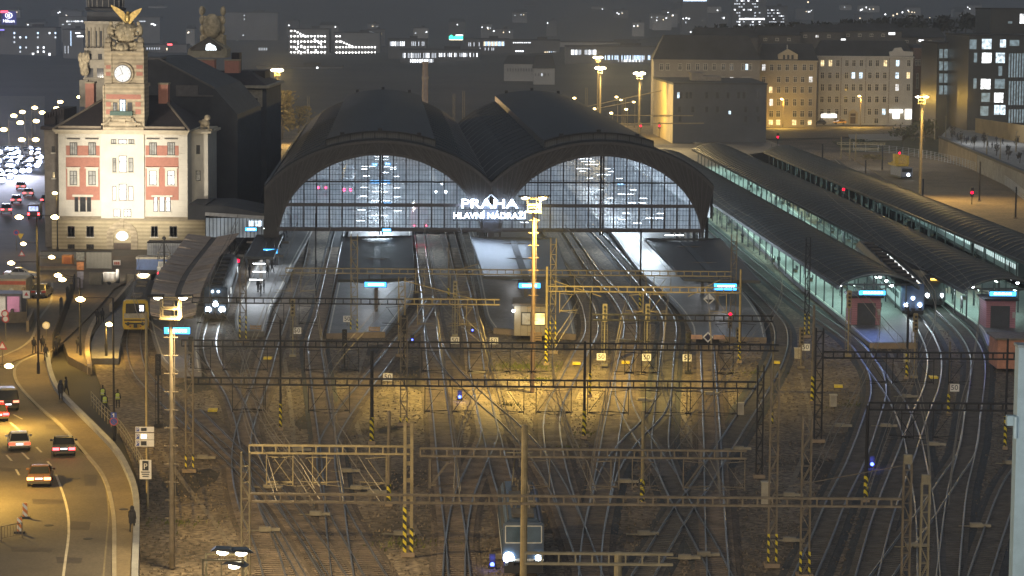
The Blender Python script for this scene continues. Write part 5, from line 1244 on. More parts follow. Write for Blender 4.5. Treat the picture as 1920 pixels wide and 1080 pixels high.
# beige kiosk at the end of the middle platform
X0, X1, _, _ = RX(964, 600, 1024, 603, 316); t = thing('platform_kiosk', 'beige panelled kiosk with a lit yellow window on the middle platform', 'kiosk', ((X0+X1)/2, 305, .55))
hw = (X1-X0)/2; m = MB(); m.bb(-hw, hw, 0, 6, 0, 3.5); obj('wall', m, M('beige_panel', (.33,.28,.20), .7, var=.12, scale=1.2), t)
m = MB(); m.bb(-hw-.2, hw+.2, -.4, 6.3, 3.5, 3.75); obj('roof', m, M('kiosk_roof_felt', (.12,.10,.085), .8), t)
m = MB()
for k in range(6): x = -hw+2*hw*k/5; m.bar((x,-.02,0),(x,-.02,3.5),.05,.04)
obj('panel_joint', m, steel_k, t)
for k, (a, b, pm) in enumerate(((-.58,.02,M('kiosk_blind', (.45,.43,.38), .5)),(.18,.9,E('yellow_window_glow', (1.0,.78,.30), 1.6, pattern=.7)))):
    m = MB(); m.bb(a*hw, b*hw, -.06, .02, 1.2, 2.75); f = obj('window', m, frame_d, t); m = MB(); m.bb(a*hw+.12, b*hw-.12, -.08, -.05, 1.3, 2.6); obj('pane', m, pm, f)
m = MB(); m.ball((-hw-.1,-.25,2.9),.17); obj('wall_lamp', m, e_white, t); light('POINT', t.location+Vector((-hw-.3,-.9,3.0)), 60, COOL, t, radius=.15)
# salmon hut at the right edge
X0, X1, _, _ = RX(1872, 600, 1960, 603, 282); t = thing('trackside_hut', 'salmon rendered hut with a dark window at the right frame edge', 'hut', ((X0+X1)/2, 282, .3))
hw = (X1-X0)/2; m = MB(); m.bb(-hw, hw, 0, 5, 0, 3.1); obj('wall', m, M('salmon_render', (.42,.20,.13), .85), t); m = MB(); m.bb(-hw-.25, hw+.25, -.3, 5.3, 3.1, 3.3); obj('roof', m, steel_k, t)
m = MB(); m.bb(-hw*.25, .1, -.05, .02, .9, 2.6); o = obj('window', m, frame_d, t); m = MB(); m.bb(-hw*.25+.1, 0, -.07, -.04, 1.0, 2.5); obj('pane', m, glass_d, o)
# curved slatted canopy over the left platform tip
cc_m = M('weathered_slat_roof', (.42,.34,.28), .8, var=.25, scale=.8)
Lp = [P(x, y, 4.4) for x, y in ((352,446),(326,482),(297,520),(284,556),(281,580),(283,602))]
Rp = [P(x, y, 4.4) for x, y in ((448,444),(410,490),(391,520),(377,556),(370,580),(366,600))]
Lc, Rc = crom(Lp, 1.0), crom(Rp, 1.0); n = 150
pick = lambda c, t: c[min(len(c)-1, int(t*(len(c)-1)))]
t = thing('curved_canopy', 'curved brown slatted canopy with a dark middle gutter over the left platform', 'canopy', (P(330,540,0).x, P(330,540,0).y, 0))
for u0, u1, nm in ((0,.46,'roof_wing'),(.58,1,'roof_wing')):
    m = MB()
    for i in range(n):
        a, b = i/n, (i+.86)/n; q = []
        for tt_, u in ((a,u0),(a,u1),(b,u1),(b,u0)):
            l, r_ = pick(Lc,tt_), pick(Rc,tt_); p = l+(r_-l)*u; p = p.copy(); p.z = 4.4+.55*abs(u-.52)*2+(.03 if i % 2 else 0); q.append(p)
        m.quad(*q); 
        dn = [p+Vector((0,0,-.12)) for p in q]; m.quad(*dn[::-1])
        m.quad(q[0], dn[0], dn[1], q[1])
    obj(nm, m, cc_m, t, True)
m = MB()
for i in range(n):
    q = []
    for tt_, u in ((i/n,.455),(i/n,.585),((i+1)/n,.585),((i+1)/n,.455)):
        l, r_ = pick(Lc,tt_), pick(Rc,tt_); p = (l+(r_-l)*u).copy(); p.z = 4.36; q.append(p)
    m.quad(*q)
obj('gutter', m, M('dark_gutter', (.06,.055,.055), .7), t, True)
for f in (.03,.2,.4,.6,.8,.97):
    l, r_ = pick(Lc,f), pick(Rc,f); p = l+(r_-l)*.52; m = MB(); m.bar((p.x,p.y,.5),(p.x,p.y,4.3),.25); m.bar(l+Vector((.3,0,-.1)), r_+Vector((-.3,0,-.1)), .14, .2); obj('post', m, steel_k, t, True)

# benches, notice boards and bins under the vaulted canopies
bench = thing('bench', 'dark bench under the vaulted canopies', 'bench', (0,0,.55), 0, 'benches under the vaulted canopies'); m = MB(); m.bb(-.25,.25,-.9,.9,.4,.47); obj('seat', m, steel_d, bench); m = MB(); m.bb(.2,.26,-.9,.9,.5,.9); obj('backrest', m, steel_d, bench)
for s in (-.7,.7): m = MB(); m.bb(-.2,.2,s-.04,s+.04,0,.4); obj('leg', m, steel_k, bench)
nb = thing('notice_board', 'dark notice board under the vaulted canopies', 'notice board', (0,0,.55), 0, 'notice boards under the vaulted canopies'); m = MB(); m.bb(-.05,.05,-.7,.7,.6,2.1); obj('panel', m, M('notice_panel', (.10,.11,.12), .4, var=.6, scale=2), nb); m = MB(); m.bb(-.04,.04,-.7,-.62,0,2.2); m.bb(-.04,.04,.62,.7,0,2.2); obj('post', m, steel_d, nb)
first = [True, True]
for X0, Y0, Y1 in ((40.1,326,520),(54.9,322,560),(70.5,330,560)):
    y = 8
    while y < Y1-Y0:
        for k, src in ((0, bench), (1, nb)):
            x = random.uniform(1.2, 7.5); yy = Y0+y+random.uniform(0,6); p = (X0+x+SL*(yy-Y0), yy, .55); rz = random.uniform(-.1,.1)
            if first[k]: src.location = p; first[k] = False
            else: dup(src, p, rz)
        y += 11

# lamps beneath the flat canopies
for x, y, lab in ((690,520,'under the front edge of the dark middle flat canopy'),(720,480,'under the middle of the dark flat canopy'),(985,520,'under the front edge of the blue sheen canopy'),(965,480,'under the middle of the blue sheen canopy'),(1350,524,'under the front edge of the right flat canopy'),(1315,485,'under the middle of the right flat canopy')):
    p = P(x, y, 4.1); d_ = dup(proto, p); d_['label'] = 'white strip lamp '+lab; d_['group'] = 'strip lamps under the flat canopies'
    light('POINT', p-Vector((0,1.5,.25)), 170, (.95,.95,1), radius=.5, name='strip_lamp_light')
# ------------------------------------------------------------------ road and pavements on the left
RZ = .75
def sheet(name, pts, z, mat, thick=.3):
    m = MB(); m.prism([P(x, y, z).to_2d() for x, y in pts], z-thick, z); return struct(name, m, mat)
sheet('road', [(-900,1500),(256,1500),(256,935),(250,905),(222,850),(155,780),(111,735),(92,690),(112,600),(160,520),(330,478),(330,380),(110,380),(84,300),(84,180),(-900,180)], RZ, asphalt, .9)
kerb = [(69,664),(48,673),(31,684),(30,712),(69,758),(111,793),(155,843),(192,889),(211,952),(214,1060),(212,1300)]
wall = [(92,668),(98,705),(111,735),(130,757),(155,782),(190,817),(222,852),(250,905),(259,940),(260,1010),(258,1080),(258,1300)]
ks = smooth_px(kerb); ws = smooth_px(wall)
sheet('pavement', ks+ws[::-1], RZ+.13, M('pavement_paving', (.17,.135,.085), .85, var=.15, scale=.3, fine=(4,.15)), .3)
def kerbline(pts, z, mat=kerb_m, w_=.3, h_=.16):
    c = crom([P(x, y, z) for x, y in pts], 2); m = MB(); sweep(m, c, [(-w_/2,-.3),(w_/2,-.3),(w_/2,0),(-w_/2,0)]); return struct('kerb', m, mat)
kerbline(kerb, RZ+.15)
sheet('forecourt_paving', smooth_px([(98,538),(95,566),(72,600),(58,636),(30,656),(-60,690)])+[(-60,706),(30,676),(69,660),(88,664),(118,640),(150,610),(185,575),(215,540),(262,516),(330,500),(330,478),(200,480),(120,480)], RZ+.13, M('forecourt_setts', (.17,.13,.085), .8, var=.2, scale=.4, fine=(3,.2)), .3)
kerbline([(98,530),(95,566),(72,600),(58,636),(30,656),(-60,690)], RZ+.16)
sheet('low_forecourt', [(118,640),(150,610),(185,575),(215,540),(240,535),(215,580),(190,605),(170,632),(164,660),(170,690),(128,668)], RZ-.1, M('sandy_paving', (.19,.15,.10), .85, var=.2, scale=.4), .9)
sheet('side_platform', [(262,520),(262,540),(252,570),(238,600),(226,640),(222,672),(172,672),(170,645),(182,612),(205,585),(232,555)], .55, plat_m, .7)
paint = M('worn_road_paint', (.50,.46,.36), .7, var=.2, scale=1)
for x0, y0, x1, y1 in ((20,794),(17,798) and (19,792,40,810),(25,777,42,786),(68,838,78,848),(89,865,96,873),(105,891,112,901),(12,853,22,864),(30,880,36,891),(41,848,54,861),(44,908,47,930)) if False else ((19,792,40,810),(25,777,42,786),(68,838,78,848),(89,865,96,873),(12,853,22,864),(30,880,36,891),(41,848,54,861)):
    a, b = P(x0, y0, RZ+.008), P(x1, y1, RZ+.008); m = MB(); n = (b-a).cross(Vector((0,0,1))).normalized()*.09; m.quad(a-n, b-n, b+n, a+n); struct('lane_marking', m, paint)
line([(105,890),(118,925),(127,960),(129,1000),(124,1040),(119,1078),(112,1150)], .18, RZ+.008, paint, 'lane_marking')
line([(197,900),(204,960),(200,1010),(194,1080),(190,1150)], .12, RZ+.008, M('faint_road_paint', (.2,.17,.11), .8), 'lane_marking')
# retaining wall and railing
c0 = P(190,817,RZ); c = crom([P(x, y, RZ) for x, y in wall], 1.5); t = thing('retaining_wall', 'low concrete retaining wall with a bluish face between pavement and railway', 'wall', (c0.x,c0.y,0))
m = MB(); sweep(m, c, [(-.05,-1.0),(.4,-1.0),(.4,.55),(-.05,.55)]); obj('wall', m, M('bluish_concrete', (.26,.27,.29), .7, var=.2, scale=.6), t, True)
t = thing('railing', 'pale metal railing along the retaining wall beside the pavement', 'railing', (c0.x+1,c0.y,0))
c = crom([P(x, y, RZ) for x, y in ((160,757),(185,785),(215,815),(240,858),(262,905),(264,950))], 1.6); ns = normals(c)
m = MB()
for h in (.35,.75,1.15):
    for a, b in zip(c, c[1:]): m.bar(a+Vector((.55,0,h)), b+Vector((.55,0,h)), .05)
obj('rail', m, steel_g, t, True)
for p in c[::1]: m = MB(); m.bar(p+Vector((.55,0,-.2)), p+Vector((.55,0,1.18)), .06); obj('post', m, steel_g, t, True)
t = thing('fence', 'dark picket fence between the lit pavement and the station forecourt', 'fence', P(118,610,RZ))
c = crom([P(x, y, RZ+.1) for x, y in ((100,655),(112,622),(124,590),(134,560),(140,538))], .9); m = MB(); m2 = MB()
for a, b in zip(c, c[1:]):
    for h in (.25,1.45): m.bar(a+Vector((0,0,h)), b+Vector((0,0,h)), .06)
for i, p in enumerate(c): m2.bar(p, p+Vector((0,0,1.7)), .16)
obj('rail', m, steel_d, t, True); obj('picket_panel', m2, steel_d, t, True)
for x, y, yt, lab in ((115,600,556,'nearest of the dark pointed pillars by the fence'),(127,580,536,'middle one of the dark pointed pillars by the fence'),(134,560,528,'farthest of the dark pointed pillars by the fence')):
    p = P(x, y, RZ+.1); h = V(x, yt, p.y).z-p.z; t = thing('pillar', lab, 'pillar', p, 0, 'pointed pillars')
    m = MB(); m.bb(-.18,.18,-.18,.18,0,h*.88); obj('shaft', m, steel_d, t); m = MB(); m.add([(-.24,-.24,h*.88),(.24,-.24,h*.88),(.24,.24,h*.88),(-.24,.24,h*.88),(0,0,h)],[(0,1,4),(1,2,4),(2,3,4),(3,0,4),(3,2,1,0)]); obj('pointed_cap', m, black_p, t)
t = thing('low_wall', 'pale curved low wall edging the sandy forecourt', 'wall', P(165,640,.5)); c = crom([P(x, y, .6) for x, y in ((182,598),(170,622),(164,645),(164,665),(168,688))], 1.2); m = MB(); sweep(m, c, [(-.25,-.8),(.25,-.8),(.25,.35),(-.25,.35)]); obj('wall', m, M('pale_wall_render', (.42,.33,.22), .8), t, True)
t = thing('low_wall', 'long low wall beside the yellow railcar platform', 'wall', P(225,570,.5)); c = crom([P(x, y, .6) for x, y in ((262,522),(240,548),(222,570),(208,585))], 1.2); m = MB(); sweep(m, c, [(-.2,-.8),(.2,-.8),(.2,1.0),(-.2,1.0)]); obj('wall', m, M('pale_wall_render', (.42,.33,.22), .8), t, True)
# ------------------------------------------------------------------ vehicles
tyre_m = M('tyre_rubber', (.02,.02,.02), .8); rim_m = M('wheel_rim', (.3,.3,.3), .35, .7)
e_stop = E('car_tail_glow', (1.0,.05,.06), 9); e_plate = E('lit_number_plate', (.9,.92,1), 1.6); e_carh = E('car_headlamp_glow', (.85,.93,1.0), 20)
car_glass = M('car_glass', (.02,.022,.025), .08)
def car(label, px, py, rz, paint_m, kind='hatch', z=RZ, brake=True, group='cars on the left roads', toward=False, simple=False, tail=None):
    p = P(px, py, z); t = thing('car', label, 'car', p, rz, group)
    L, W, HB, HT = {'hatch':(4.1,1.78,.95,1.5),'sedan':(4.6,1.82,.95,1.45),'suv':(4.5,1.88,1.1,1.72),'van':(5.0,1.95,1.15,1.95)}[kind]
    w = W/2; m = MB()
    # rear at y=0, front at y=L; three cross sections stacked for tumblehome
    prof = [(0.05,.35),(0,.6),(.06,HB-.05),(.25,HB),(L*.72,HB),(L*.97,HB-.2),(L,.6),(L-.05,.35)]
    n = len(prof); vs = []
    for s, k in ((-1,1.0),(1,1.0)):
        for y, zz in prof: vs.append((s*w*(.96 if zz > HB-.1 else 1.0), y, zz))
    m.add(vs, [tuple(range(n)), tuple(range(n,2*n))[::-1]]+[(i,n+i,n+(i+1)%n,(i+1)%n) for i in range(n)])
    ry0 = {'hatch':.35,'sedan':1.15,'suv':.3,'van':.15}[kind]
    base = [(ry0-.2,w*.95),(L*.72,w*.95)]; top = [(ry0+.35,w*.76),(L*.5,w*.76)]
    if kind == 'van': top = [(ry0+.1,w*.85),(L*.58,w*.85)]
    g = MB(); m2 = m
    yb0, yb1, yt0, yt1, wb, wt = base[0][0], base[1][0], top[0][0], top[1][0], base[0][1], top[0][1]
    m.add([(-wt,yt0,HT),(wt,yt0,HT),(wt,yt1,HT),(-wt,yt1,HT),(-wt*.97,yt0+.1,HT+.05),(wt*.97,yt0+.1,HT+.05),(wt*.97,yt1-.1,HT+.05),(-wt*.97,yt1-.1,HT+.05)], [(0,1,5,4),(1,2,6,5),(2,3,7,6),(3,0,4,7),(4,5,6,7)])
    for s in (-1,1):
        for yb, yt in ((yb0,yt0),(yb1,yt1),((yb0+yb1)/2,(yt0+yt1)/2)): m.bar((s*wb,yb,HB-.03),(s*wt,yt,HT),.09)
    soften(obj('body', m, paint_m, t), .08)
    g.add([(-wb*.98,yb0+.03,HB-.02),(wb*.98,yb0+.03,HB-.02),(wb*.98,yb1-.03,HB-.02),(-wb*.98,yb1-.03,HB-.02),(-wt*.98,yt0+.03,HT),(wt*.98,yt0+.03,HT),(wt*.98,yt1-.03,HT),(-wt*.98,yt1-.03,HT)], [(0,1,5,4),(1,2,6,5),(2,3,7,6),(3,0,4,7)]); obj('windows', g, car_glass, t)
    for sx in (-1,1):
        for yy in (.8, L-.85):
            k = MB(); k.tube((sx*(w-.2),yy,.33),(sx*(w+.01),yy,.33),.33,n=14); wh = obj('wheel', k, tyre_m, t)
            if not simple: k = MB(); k.tube((sx*(w-.02),yy,.33),(sx*(w+.025),yy,.33),.2,n=10); obj('rim', k, rim_m, wh)
    for sx in (-1,1):
        k = MB(); k.bb(sx*w*.72-.26, sx*w*.72+.26, -.03, .05, HB-.32, HB-.12); obj('tail_light', k, (tail or e_stop) if brake and not toward else M('unlit_red_lens', (.4,.02,.02), .3), t)
        k = MB(); k.bb(sx*w*.72-.2, sx*w*.72+.2, L-.06, L+.02, .6, .8); obj('headlight', k, e_carh if toward else rim_m, t)
        if not simple: k = MB(); k.box((sx*(w+.12),L*.62,HB+.08),.22,.12,.16); obj('wing_mirror', k, paint_m, t)
    if not simple:
        k = MB(); k.bb(-.28,.28,-.04,.0,.62,.75) if kind != 'sedan' else k.bb(-.28,.28,-.04,.0,.68,.8); obj('number_plate', k, e_plate, t)
        k = MB(); k.bb(-w*.93,w*.93,-.06,.1,.35,.52); obj('bumper', k, M('bumper_plastic', (.05,.05,.05), .6), t)
    return t
cw, ck, co, cr, cg, cs = [M(n, c, .3, .15, var=.06) for n, c in (('white_car_paint', (.62,.60,.55)),('black_car_paint', (.03,.032,.04)),('copper_car_paint', (.17,.09,.045)),('red_car_paint', (.30,.02,.02)),('grey_car_paint', (.16,.16,.16)),('silver_car_paint', (.40,.40,.40)))]
car('white hatchback driving away with dim red tail lights', 37, 848, .22, cw, 'hatch', tail=E('dim_tail_glow', (1,.1,.05), 1.6))
car('black sedan with bright pinkish tail lights beside the kerb', 120, 858, .17, ck, 'sedan')
car('copper coloured sedan with orange tail lights nearest the camera', 73, 915, .12, co, 'sedan', tail=E('orange_tail_glow', (1,.28,.08), 8))
car('dark van at the left frame edge with small lit plate', 16, 772, .3, ck, 'van', tail=E('dim_tail_glow2', (1,.2,.12), 3))
car('red car cut off by the left frame edge', -2, 792, .3, cr, 'hatch')
car('dark grey parked sports utility car on the yellow lit ramp', 72, 560, -.05, cg, 'suv', brake=False)
car('silver estate car parked across the ramp top at left', 8, 522, -1.5, cs, 'sedan', brake=False)
for x, y, m_, k, r_, lab in ((38,356,cw,'hatch',.1,'white car on the highway, farthest of three'),(52,369,cw,'sedan',.1,'white car with glowing lamps on the highway near the station corner'),(30,382,cs,'hatch',.15,'silver car with red lights on the highway'),(12,402,cs,'suv',.2,'pale car at the frame edge on the highway'),(85,382,ck,'hatch',.0,'dark car hidden behind the street lamp at the station corner')):
    car(lab, x, y, r_, m_, k, simple=True, group='cars on the highway')
# minibus
p = P(63,412,RZ); t = thing('minibus', 'dark minibus with lit rear window near the station corner', 'minibus', p, .1)
m = MB(); m.ext([(-1.05,.4),(1.05,.4),(1.05,1.8),(.92,2.6),(-.92,2.6),(-1.05,1.8)],0,6); obj('body', m, M('maroon_van_paint', (.10,.06,.07), .35), t); m = MB(); m.bb(-.8,.8,-.04,.02,1.5,2.3); obj('rear_window', m, E('minibus_screen_glow', (.5,.6,1), 1.2, pattern=2), t)
for s in (-1,1):
    m = MB(); m.bb(s*.85-.15,s*.85+.15,-.05,.02,.8,1.2); obj('tail_light', m, e_stop, t)
    for y in (1,5): m = MB(); m.tube((s*.8,y,.4),(s*1.06,y,.4),.4,n=12); obj('wheel', m, tyre_m, t)
# oncoming traffic, glaring headlamps
rs = random.Random(11); k = 0
white_jam = []
for r_ in range(9):
    for q in range(7):
        x = -6+q*13.5+rs.uniform(-5,5)+r_*1.5; y = 280+r_*8.2+rs.uniform(-3,3)
        if x > 78 or (y > 322 and x > 18+(335-y)): continue
        white_jam.append((x, y))
pr = None
for x, y in white_jam:
    p = P(x, y+4, RZ)
    if pr is None:
        pr = car('oncoming car with glaring white headlamps in the jammed traffic at the far left', x, y+4, math.pi+.1, cs, 'hatch', toward=True, simple=True, group='oncoming jammed cars with glaring headlamps')
        for ch in pr.children:
            if ch.name.startswith('headlight'): ch.data = MB().ball((0,0,0),.62,.3,.5,10,6).mesh('headlight', E('jam_headlamp_glow', (.62,.72,1.0), 11)); ch.location = (.66 if 'headlight' == ch.name else -.66, 4.2, .8)
    else: dup(pr, p, math.pi+.1+rs.uniform(-.1,.1))
light('AREA', V(36,300,600)+Vector((0,-30,3)), 36000, (.72,.76,1), size=(14,14), target=P(30,400,0), name='headlamp_light')
# ------------------------------------------------------------------ site hoardings, containers, signs
def boxthing(name, label, cat, x0, y0, x1, y1, dep, mat, z=RZ, group=None, parts=None):
    p = P((x0+x1)/2, y1, z); X0, X1, Z0, Z1 = RX(x0, y0, x1, y1, p.y); t = thing(name, label, cat, ((X0+X1)/2, p.y, z), 0, group)
    w_ = (X1-X0)/2; h = Z1-Z0; m = MB(); m.bb(-w_, w_, 0, dep, .02, h); obj('body', m, mat, t); return t, w_, h
corr = M('corrugated_hoarding', (.27,.26,.23), .55, .3, var=.15, scale=1, wave=('X', 1.6, .4))
t, w_, h = boxthing('hoarding', 'grey corrugated hoarding in front of the station door', 'hoarding', 162, 473, 209, 505, .15, corr); m = MB(); m.bb(-w_-.05,w_+.05,-.05,.2,h,h+.12); obj('top_rail', m, steel_d, t)
for k in range(5): x = -w_+2*w_*k/4; m = MB(); m.bar((x,.25,0),(x,.25,h),.12); obj('post', m, steel_k, t)
t, w_, h = boxthing('hoarding', 'long low grey hoarding at the left station corner', 'hoarding', 76, 472, 160, 485, .15, corr); m = MB(); m.bb(-w_,w_,-.05,.2,h,h+.1); obj('top_rail', m, steel_d, t)
t, w_, h = boxthing('site_cabin', 'blue site cabin with a pale roof beside the curved canopy', 'container', 256, 486, 330, 508, 2.6, M('blue_container_paint', (.05,.11,.30), .5, wave=('X', 2.0, .2))); m = MB(); m.bb(-w_-.1,w_+.1,-.1,2.8,h,h+.3); obj('roof', m, M('pale_container_roof', (.40,.36,.28), .6), t)
m = MB(); m.bb(w_*.1,w_*.5,-.06,.02,h*.35,h*.8); o = obj('window', m, frame_w, t); m = MB(); m.bb(w_*.14,w_*.46,-.08,-.05,h*.42,h*.74); obj('pane', m, pane_l, o)
t, w_, h = boxthing('site_cabin', 'white panelled site cabin stacked beyond the blue one', 'container', 276, 456, 345, 488, 2.6, M('white_container_paint', (.42,.43,.44), .5, wave=('X', .9, .3))); m = MB(); m.bb(-w_,w_,-.08,2.7,h,h+.2); obj('roof', m, steel_d, t)
t, w_, h = boxthing('site_fence', 'cream panel fence beside the blue site cabin', 'fence', 237, 514, 283, 534, .12, M('cream_fence_panel', (.42,.35,.24), .7, wave=('X', 1.5, .2))); m = MB()
for k in range(4): x = -w_+2*w_*k/3; m.bar((x,-.08,0),(x,-.08,h+.1),.1)
obj('post', m, steel_k, t)
t, w_, h = boxthing('machine_cage', 'orange machine box on the low hoarding deck', 'cage', 116, 479, 135, 500, 1.5, M('orange_cage_paint', (.62,.22,.04), .5)); m = MB(); m.bb(-w_*.65,w_*.65,-.05,.02,h*.12,h*.85); obj('panel', m, M('deep_orange_panel', (.50,.13,.02), .5), t)
t, w_, h = boxthing('deck', 'low brown scaffold deck carrying the orange box', 'deck', 74, 499, 144, 507, 3, M('brown_deck_board', (.16,.11,.07), .8)); m = MB(); m.bb(-w_,w_,-.1,.0,0,.3); obj('beam', m, steel_k, t)
for k, (y, c) in enumerate(((478,(.62,.58,.45)),(496,(.55,.22,.08)),(514,(.30,.28,.32)),(530,(.28,.25,.28)))):
    t, w_, h = boxthing('poster_board', ('topmost pale poster board on the site corner','orange and white poster board on the site corner','greyish poster board third in the site corner column','lowest grey poster board of the site corner column')[k], 'poster', 143+k*.8, y-5, 158-k*.8, y+12, .12, M('poster_%s' % ('pale','orange','grey','lowgrey')[k], c, .6, var=.5, scale=3), group='poster boards at the site corner'); m = MB(); m.bar((-w_,.14,-1.5),(-w_,.14,h),.08); m.bar((w_,.14,-1.5),(w_,.14,h),.08); obj('frame', m, steel_k, t)
t, w_, h = boxthing('site_sign', 'small white sign with red figures near the portal', 'sign', 212, 488, 226, 499, .1, white_p)
for k in range(3): m = MB(); m.bb(-w_*.7+k*.42*w_*1.2,-w_*.3+k*.42*w_*1.2,-.03,0,h*.25,h*.75); obj('figure', m, M('red_sign_paint', (.45,.08,.04), .6), t)
t, w_, h = boxthing('utility_box', 'grey utility box before the dark iron gate', 'box', 167, 512, 190, 536, 1.5, M('utility_grey', (.22,.19,.14), .7)); m = MB(); m.bb(-w_-.05,w_+.05,-.06,1.6,h,h+.1); obj('lid', m, steel_k, t)
t = thing('iron_gate', 'dark iron gate in the forecourt', 'gate', P(205,532,RZ)); m = MB(); Y = P(205,532,RZ).y
x0, x1, z0, z1 = RX(185, 510, 218, 532, Y); cx = t.location.x
for k in range(15): x = x0-cx+(x1-x0)*k/14; m.bar((x,0,0),(x,0,z1-RZ),.06)
m.bar((x0-cx,0,.2),(x1-cx,0,.2),.07); m.bar((x0-cx,0,z1-RZ-.1),(x1-cx,0,z1-RZ-.1),.07); obj('bars', m, steel_d, t); m = MB(); m.bb(x1-cx,x1-cx+.4,-.2,.2,0,z1-RZ+.4); obj('gate_post', m, steel_d, t)
# historic three armed lamp
p = P(308,512,RZ); h = V(308,441,p.y).z-RZ; t = thing('candelabra_lamp', 'unlit historic black lamp post with hanging globes before the site cabins', 'street lamp', p)
m = MB(); m.tube((0,0,0),(0,0,h*.9),.14,.09,8); m.ball((0,0,h*.92),.28); m.tube((0,0,h*.9),(0,0,h),.12,.02,6); m.bar((-.8,0,h*.55),(.8,0,h*.55),.12); m.bar((-.8,0,h*.55),(-.2,0,h*.8),.08); m.bar((.8,0,h*.55),(.2,0,h*.8),.08); obj('post', m, black_p, t)
for s in (-.8,.8): m = MB(); m.ball((s,-.1,h*.42),.26); m.ball((s,-.1,h*.52),.16); obj('globe', m, M('dim_lamp_globe', (.16,.15,.13), .3), t)
# service building with the red stripe, ramp walls, small signs
t, w_, h = boxthing('underpass_canopy', 'cream underpass canopy with a red stripe at the left edge', 'canopy', -30, 523, 48, 551, 5, M('cream_canopy_panel', (.46,.38,.24), .7)); m = MB(); m.bb(-w_-.02,w_+.02,-.06,0,h*.62,h*.86); obj('red_stripe', m, M('red_stripe_paint', (.50,.10,.05), .5), t)
m = MB(); m.ball((w_*.35,-.25,h*.25),.34); obj('round_sign', m, M('pale_round_sign', (.6,.55,.4), .6), t)
t, w_, h = boxthing('underpass_hall', 'glazed underpass hall glowing pink below the cream canopy', 'kiosk', -30, 551, 40, 598, 4, M('pinkish_window_glow_wall', (.16,.14,.14), .5)); m = MB(); m.bb(w_*.25,w_*.9,-.05,.02,h*.1,h*.9); obj('pane', m, E('pink_glow', (.85,.35,.5), .25, pattern=.5), t); m = MB(); m.bb(-w_*.3,w_*.15,-.05,.02,h*.1,h*.9); obj('pane', m, E('pale_hall_glow', (.8,.7,.55), .4, pattern=.5), t)
for a, b, lab in (((45,556),(22,602),'sloping ramp wall beside the glowing underpass'),((62,598),(52,622),'short ramp end wall near the kerb'),((10,606),(50,604),'low wall closing the ramp foot')):
    p, q = P(*a,RZ), P(*b,RZ); t = thing('ramp_wall', lab, 'wall', (p+q)/2, 0, 'ramp walls'); m = MB(); m.bar((p-(p+q)/2)+Vector((0,0,.6)), (q-(p+q)/2)+Vector((0,0,.6)), .3, 1.3); obj('wall', m, M('ramp_wall_render', (.20,.16,.11), .8), t)
def pole_sign(x, yb, z, h, label): p = P(x, yb, z); t = thing('road_sign', label, 'road sign', p, 0, 'road signs'); m = MB(); m.tube((0,.05,0),(0,.05,h),.05,n=6); obj('post', m, steel_g, t); return t, p
bl = M('sign_blue', (.03,.07,.33), .5); rd = M('sign_red', (.50,.06,.06), .5)
# no stopping sign with number plate on the lamp pole
p = P(214,826,RZ); t = thing('road_sign', 'round no stopping sign with a white plate reading 1 above it', 'road sign', p)
z = V(213,790,p.y).z-p.z; m = MB(); m.tube((0,-.14,z),(0,-.1,z),.36,n=20); obj('red_ring', m, rd, t); m = MB(); m.tube((0,-.16,z),(0,-.14,z),.29,n=20); obj('blue_disc', m, bl, t); m = MB(); m.bar((-.2,-.18,z-.2),(.2,-.18,z+.2),.06,.01); m.bar((-.2,-.175,z+.2),(.2,-.175,z-.2),.06,.01); obj('red_cross', m, rd, t)
z = V(213,778,p.y).z-p.z; m = MB(); m.bb(-.26,.26,-.16,-.12,z-.24,z+.24); obj('plate', m, bl, t); m = MB(); m.bb(-.03,.05,-.18,-.165,z-.17,z+.17); m.bb(-.12,-.03,-.18,-.165,z+.05,z+.12); obj('figure', m, white_p, t); m = MB(); m.tube((0,0,0),(0,0,z+.3),.04,n=6); obj('post', m, steel_k, t)
# parking signs
p = P(276,930,RZ); t = thing('parking_sign', 'tall parking sign post with three small guide plates and a large P panel', 'sign', p)
m = MB(); m.tube((0,.12,-1),(0,.12,V(277,585,p.y).z-p.z),.11,n=8); obj('post', m, steel_y, t)
for y0, y1 in ((800,810),(812,824),(825,837)):
    X0, X1, Z0, Z1 = RX(254, y0, 289, y1, p.y); m = MB(); m.bb(X0-p.x, X1-p.x, -.06, .0, Z0-p.z, Z1-p.z); o = obj('guide_plate', m, white_p, t)
    m = MB(); w_ = X1-X0; m.bb(X0-p.x+.03*w_, X0-p.x+.2*w_, -.075, -.06, Z0-p.z+.05, Z1-p.z-.05); obj('blue_square', m, bl, o); text('P', (Z1-Z0)*.9, white_p, o, (X0-p.x+.115*w_,-.085,(Z0+Z1)/2-p.z)); m = MB(); m.bb(X0-p.x+.3*w_, X0-p.x+.6*w_, -.075, -.06, Z0-p.z+.08, Z1-p.z-.08); obj('number_field', m, black_p if y0 != 812 else E('lit_number_field', (1,.95,.7), 1.5), o)
X0, X1, Z0, Z1 = RX(262, 862, 284, 898, p.y); m = MB(); m.bb(X0-p.x, X1-p.x, -.08, -.02, Z0-p.z, Z1-p.z); o = obj('large_panel', m, white_p, t); cx, w_, hh = (X0+X1)/2-p.x, X1-X0, Z1-Z0
m = MB(); m.bb(cx-.26*w_, cx+.26*w_, -.095, -.08, Z0-p.z+.45*hh, Z1-p.z-.05*hh); obj('dark_field', m, black_p, o); text('P', hh*.42, white_p, o, (cx,-.11,Z0-p.z+.66*hh))
m = MB()
for k in range(3): m.bb(cx-(.38-.06*k)*w_, cx+(.36-.05*k)*w_, -.095, -.08, Z0-p.z+(.34-.11*k)*hh, Z0-p.z+(.39-.11*k)*hh)
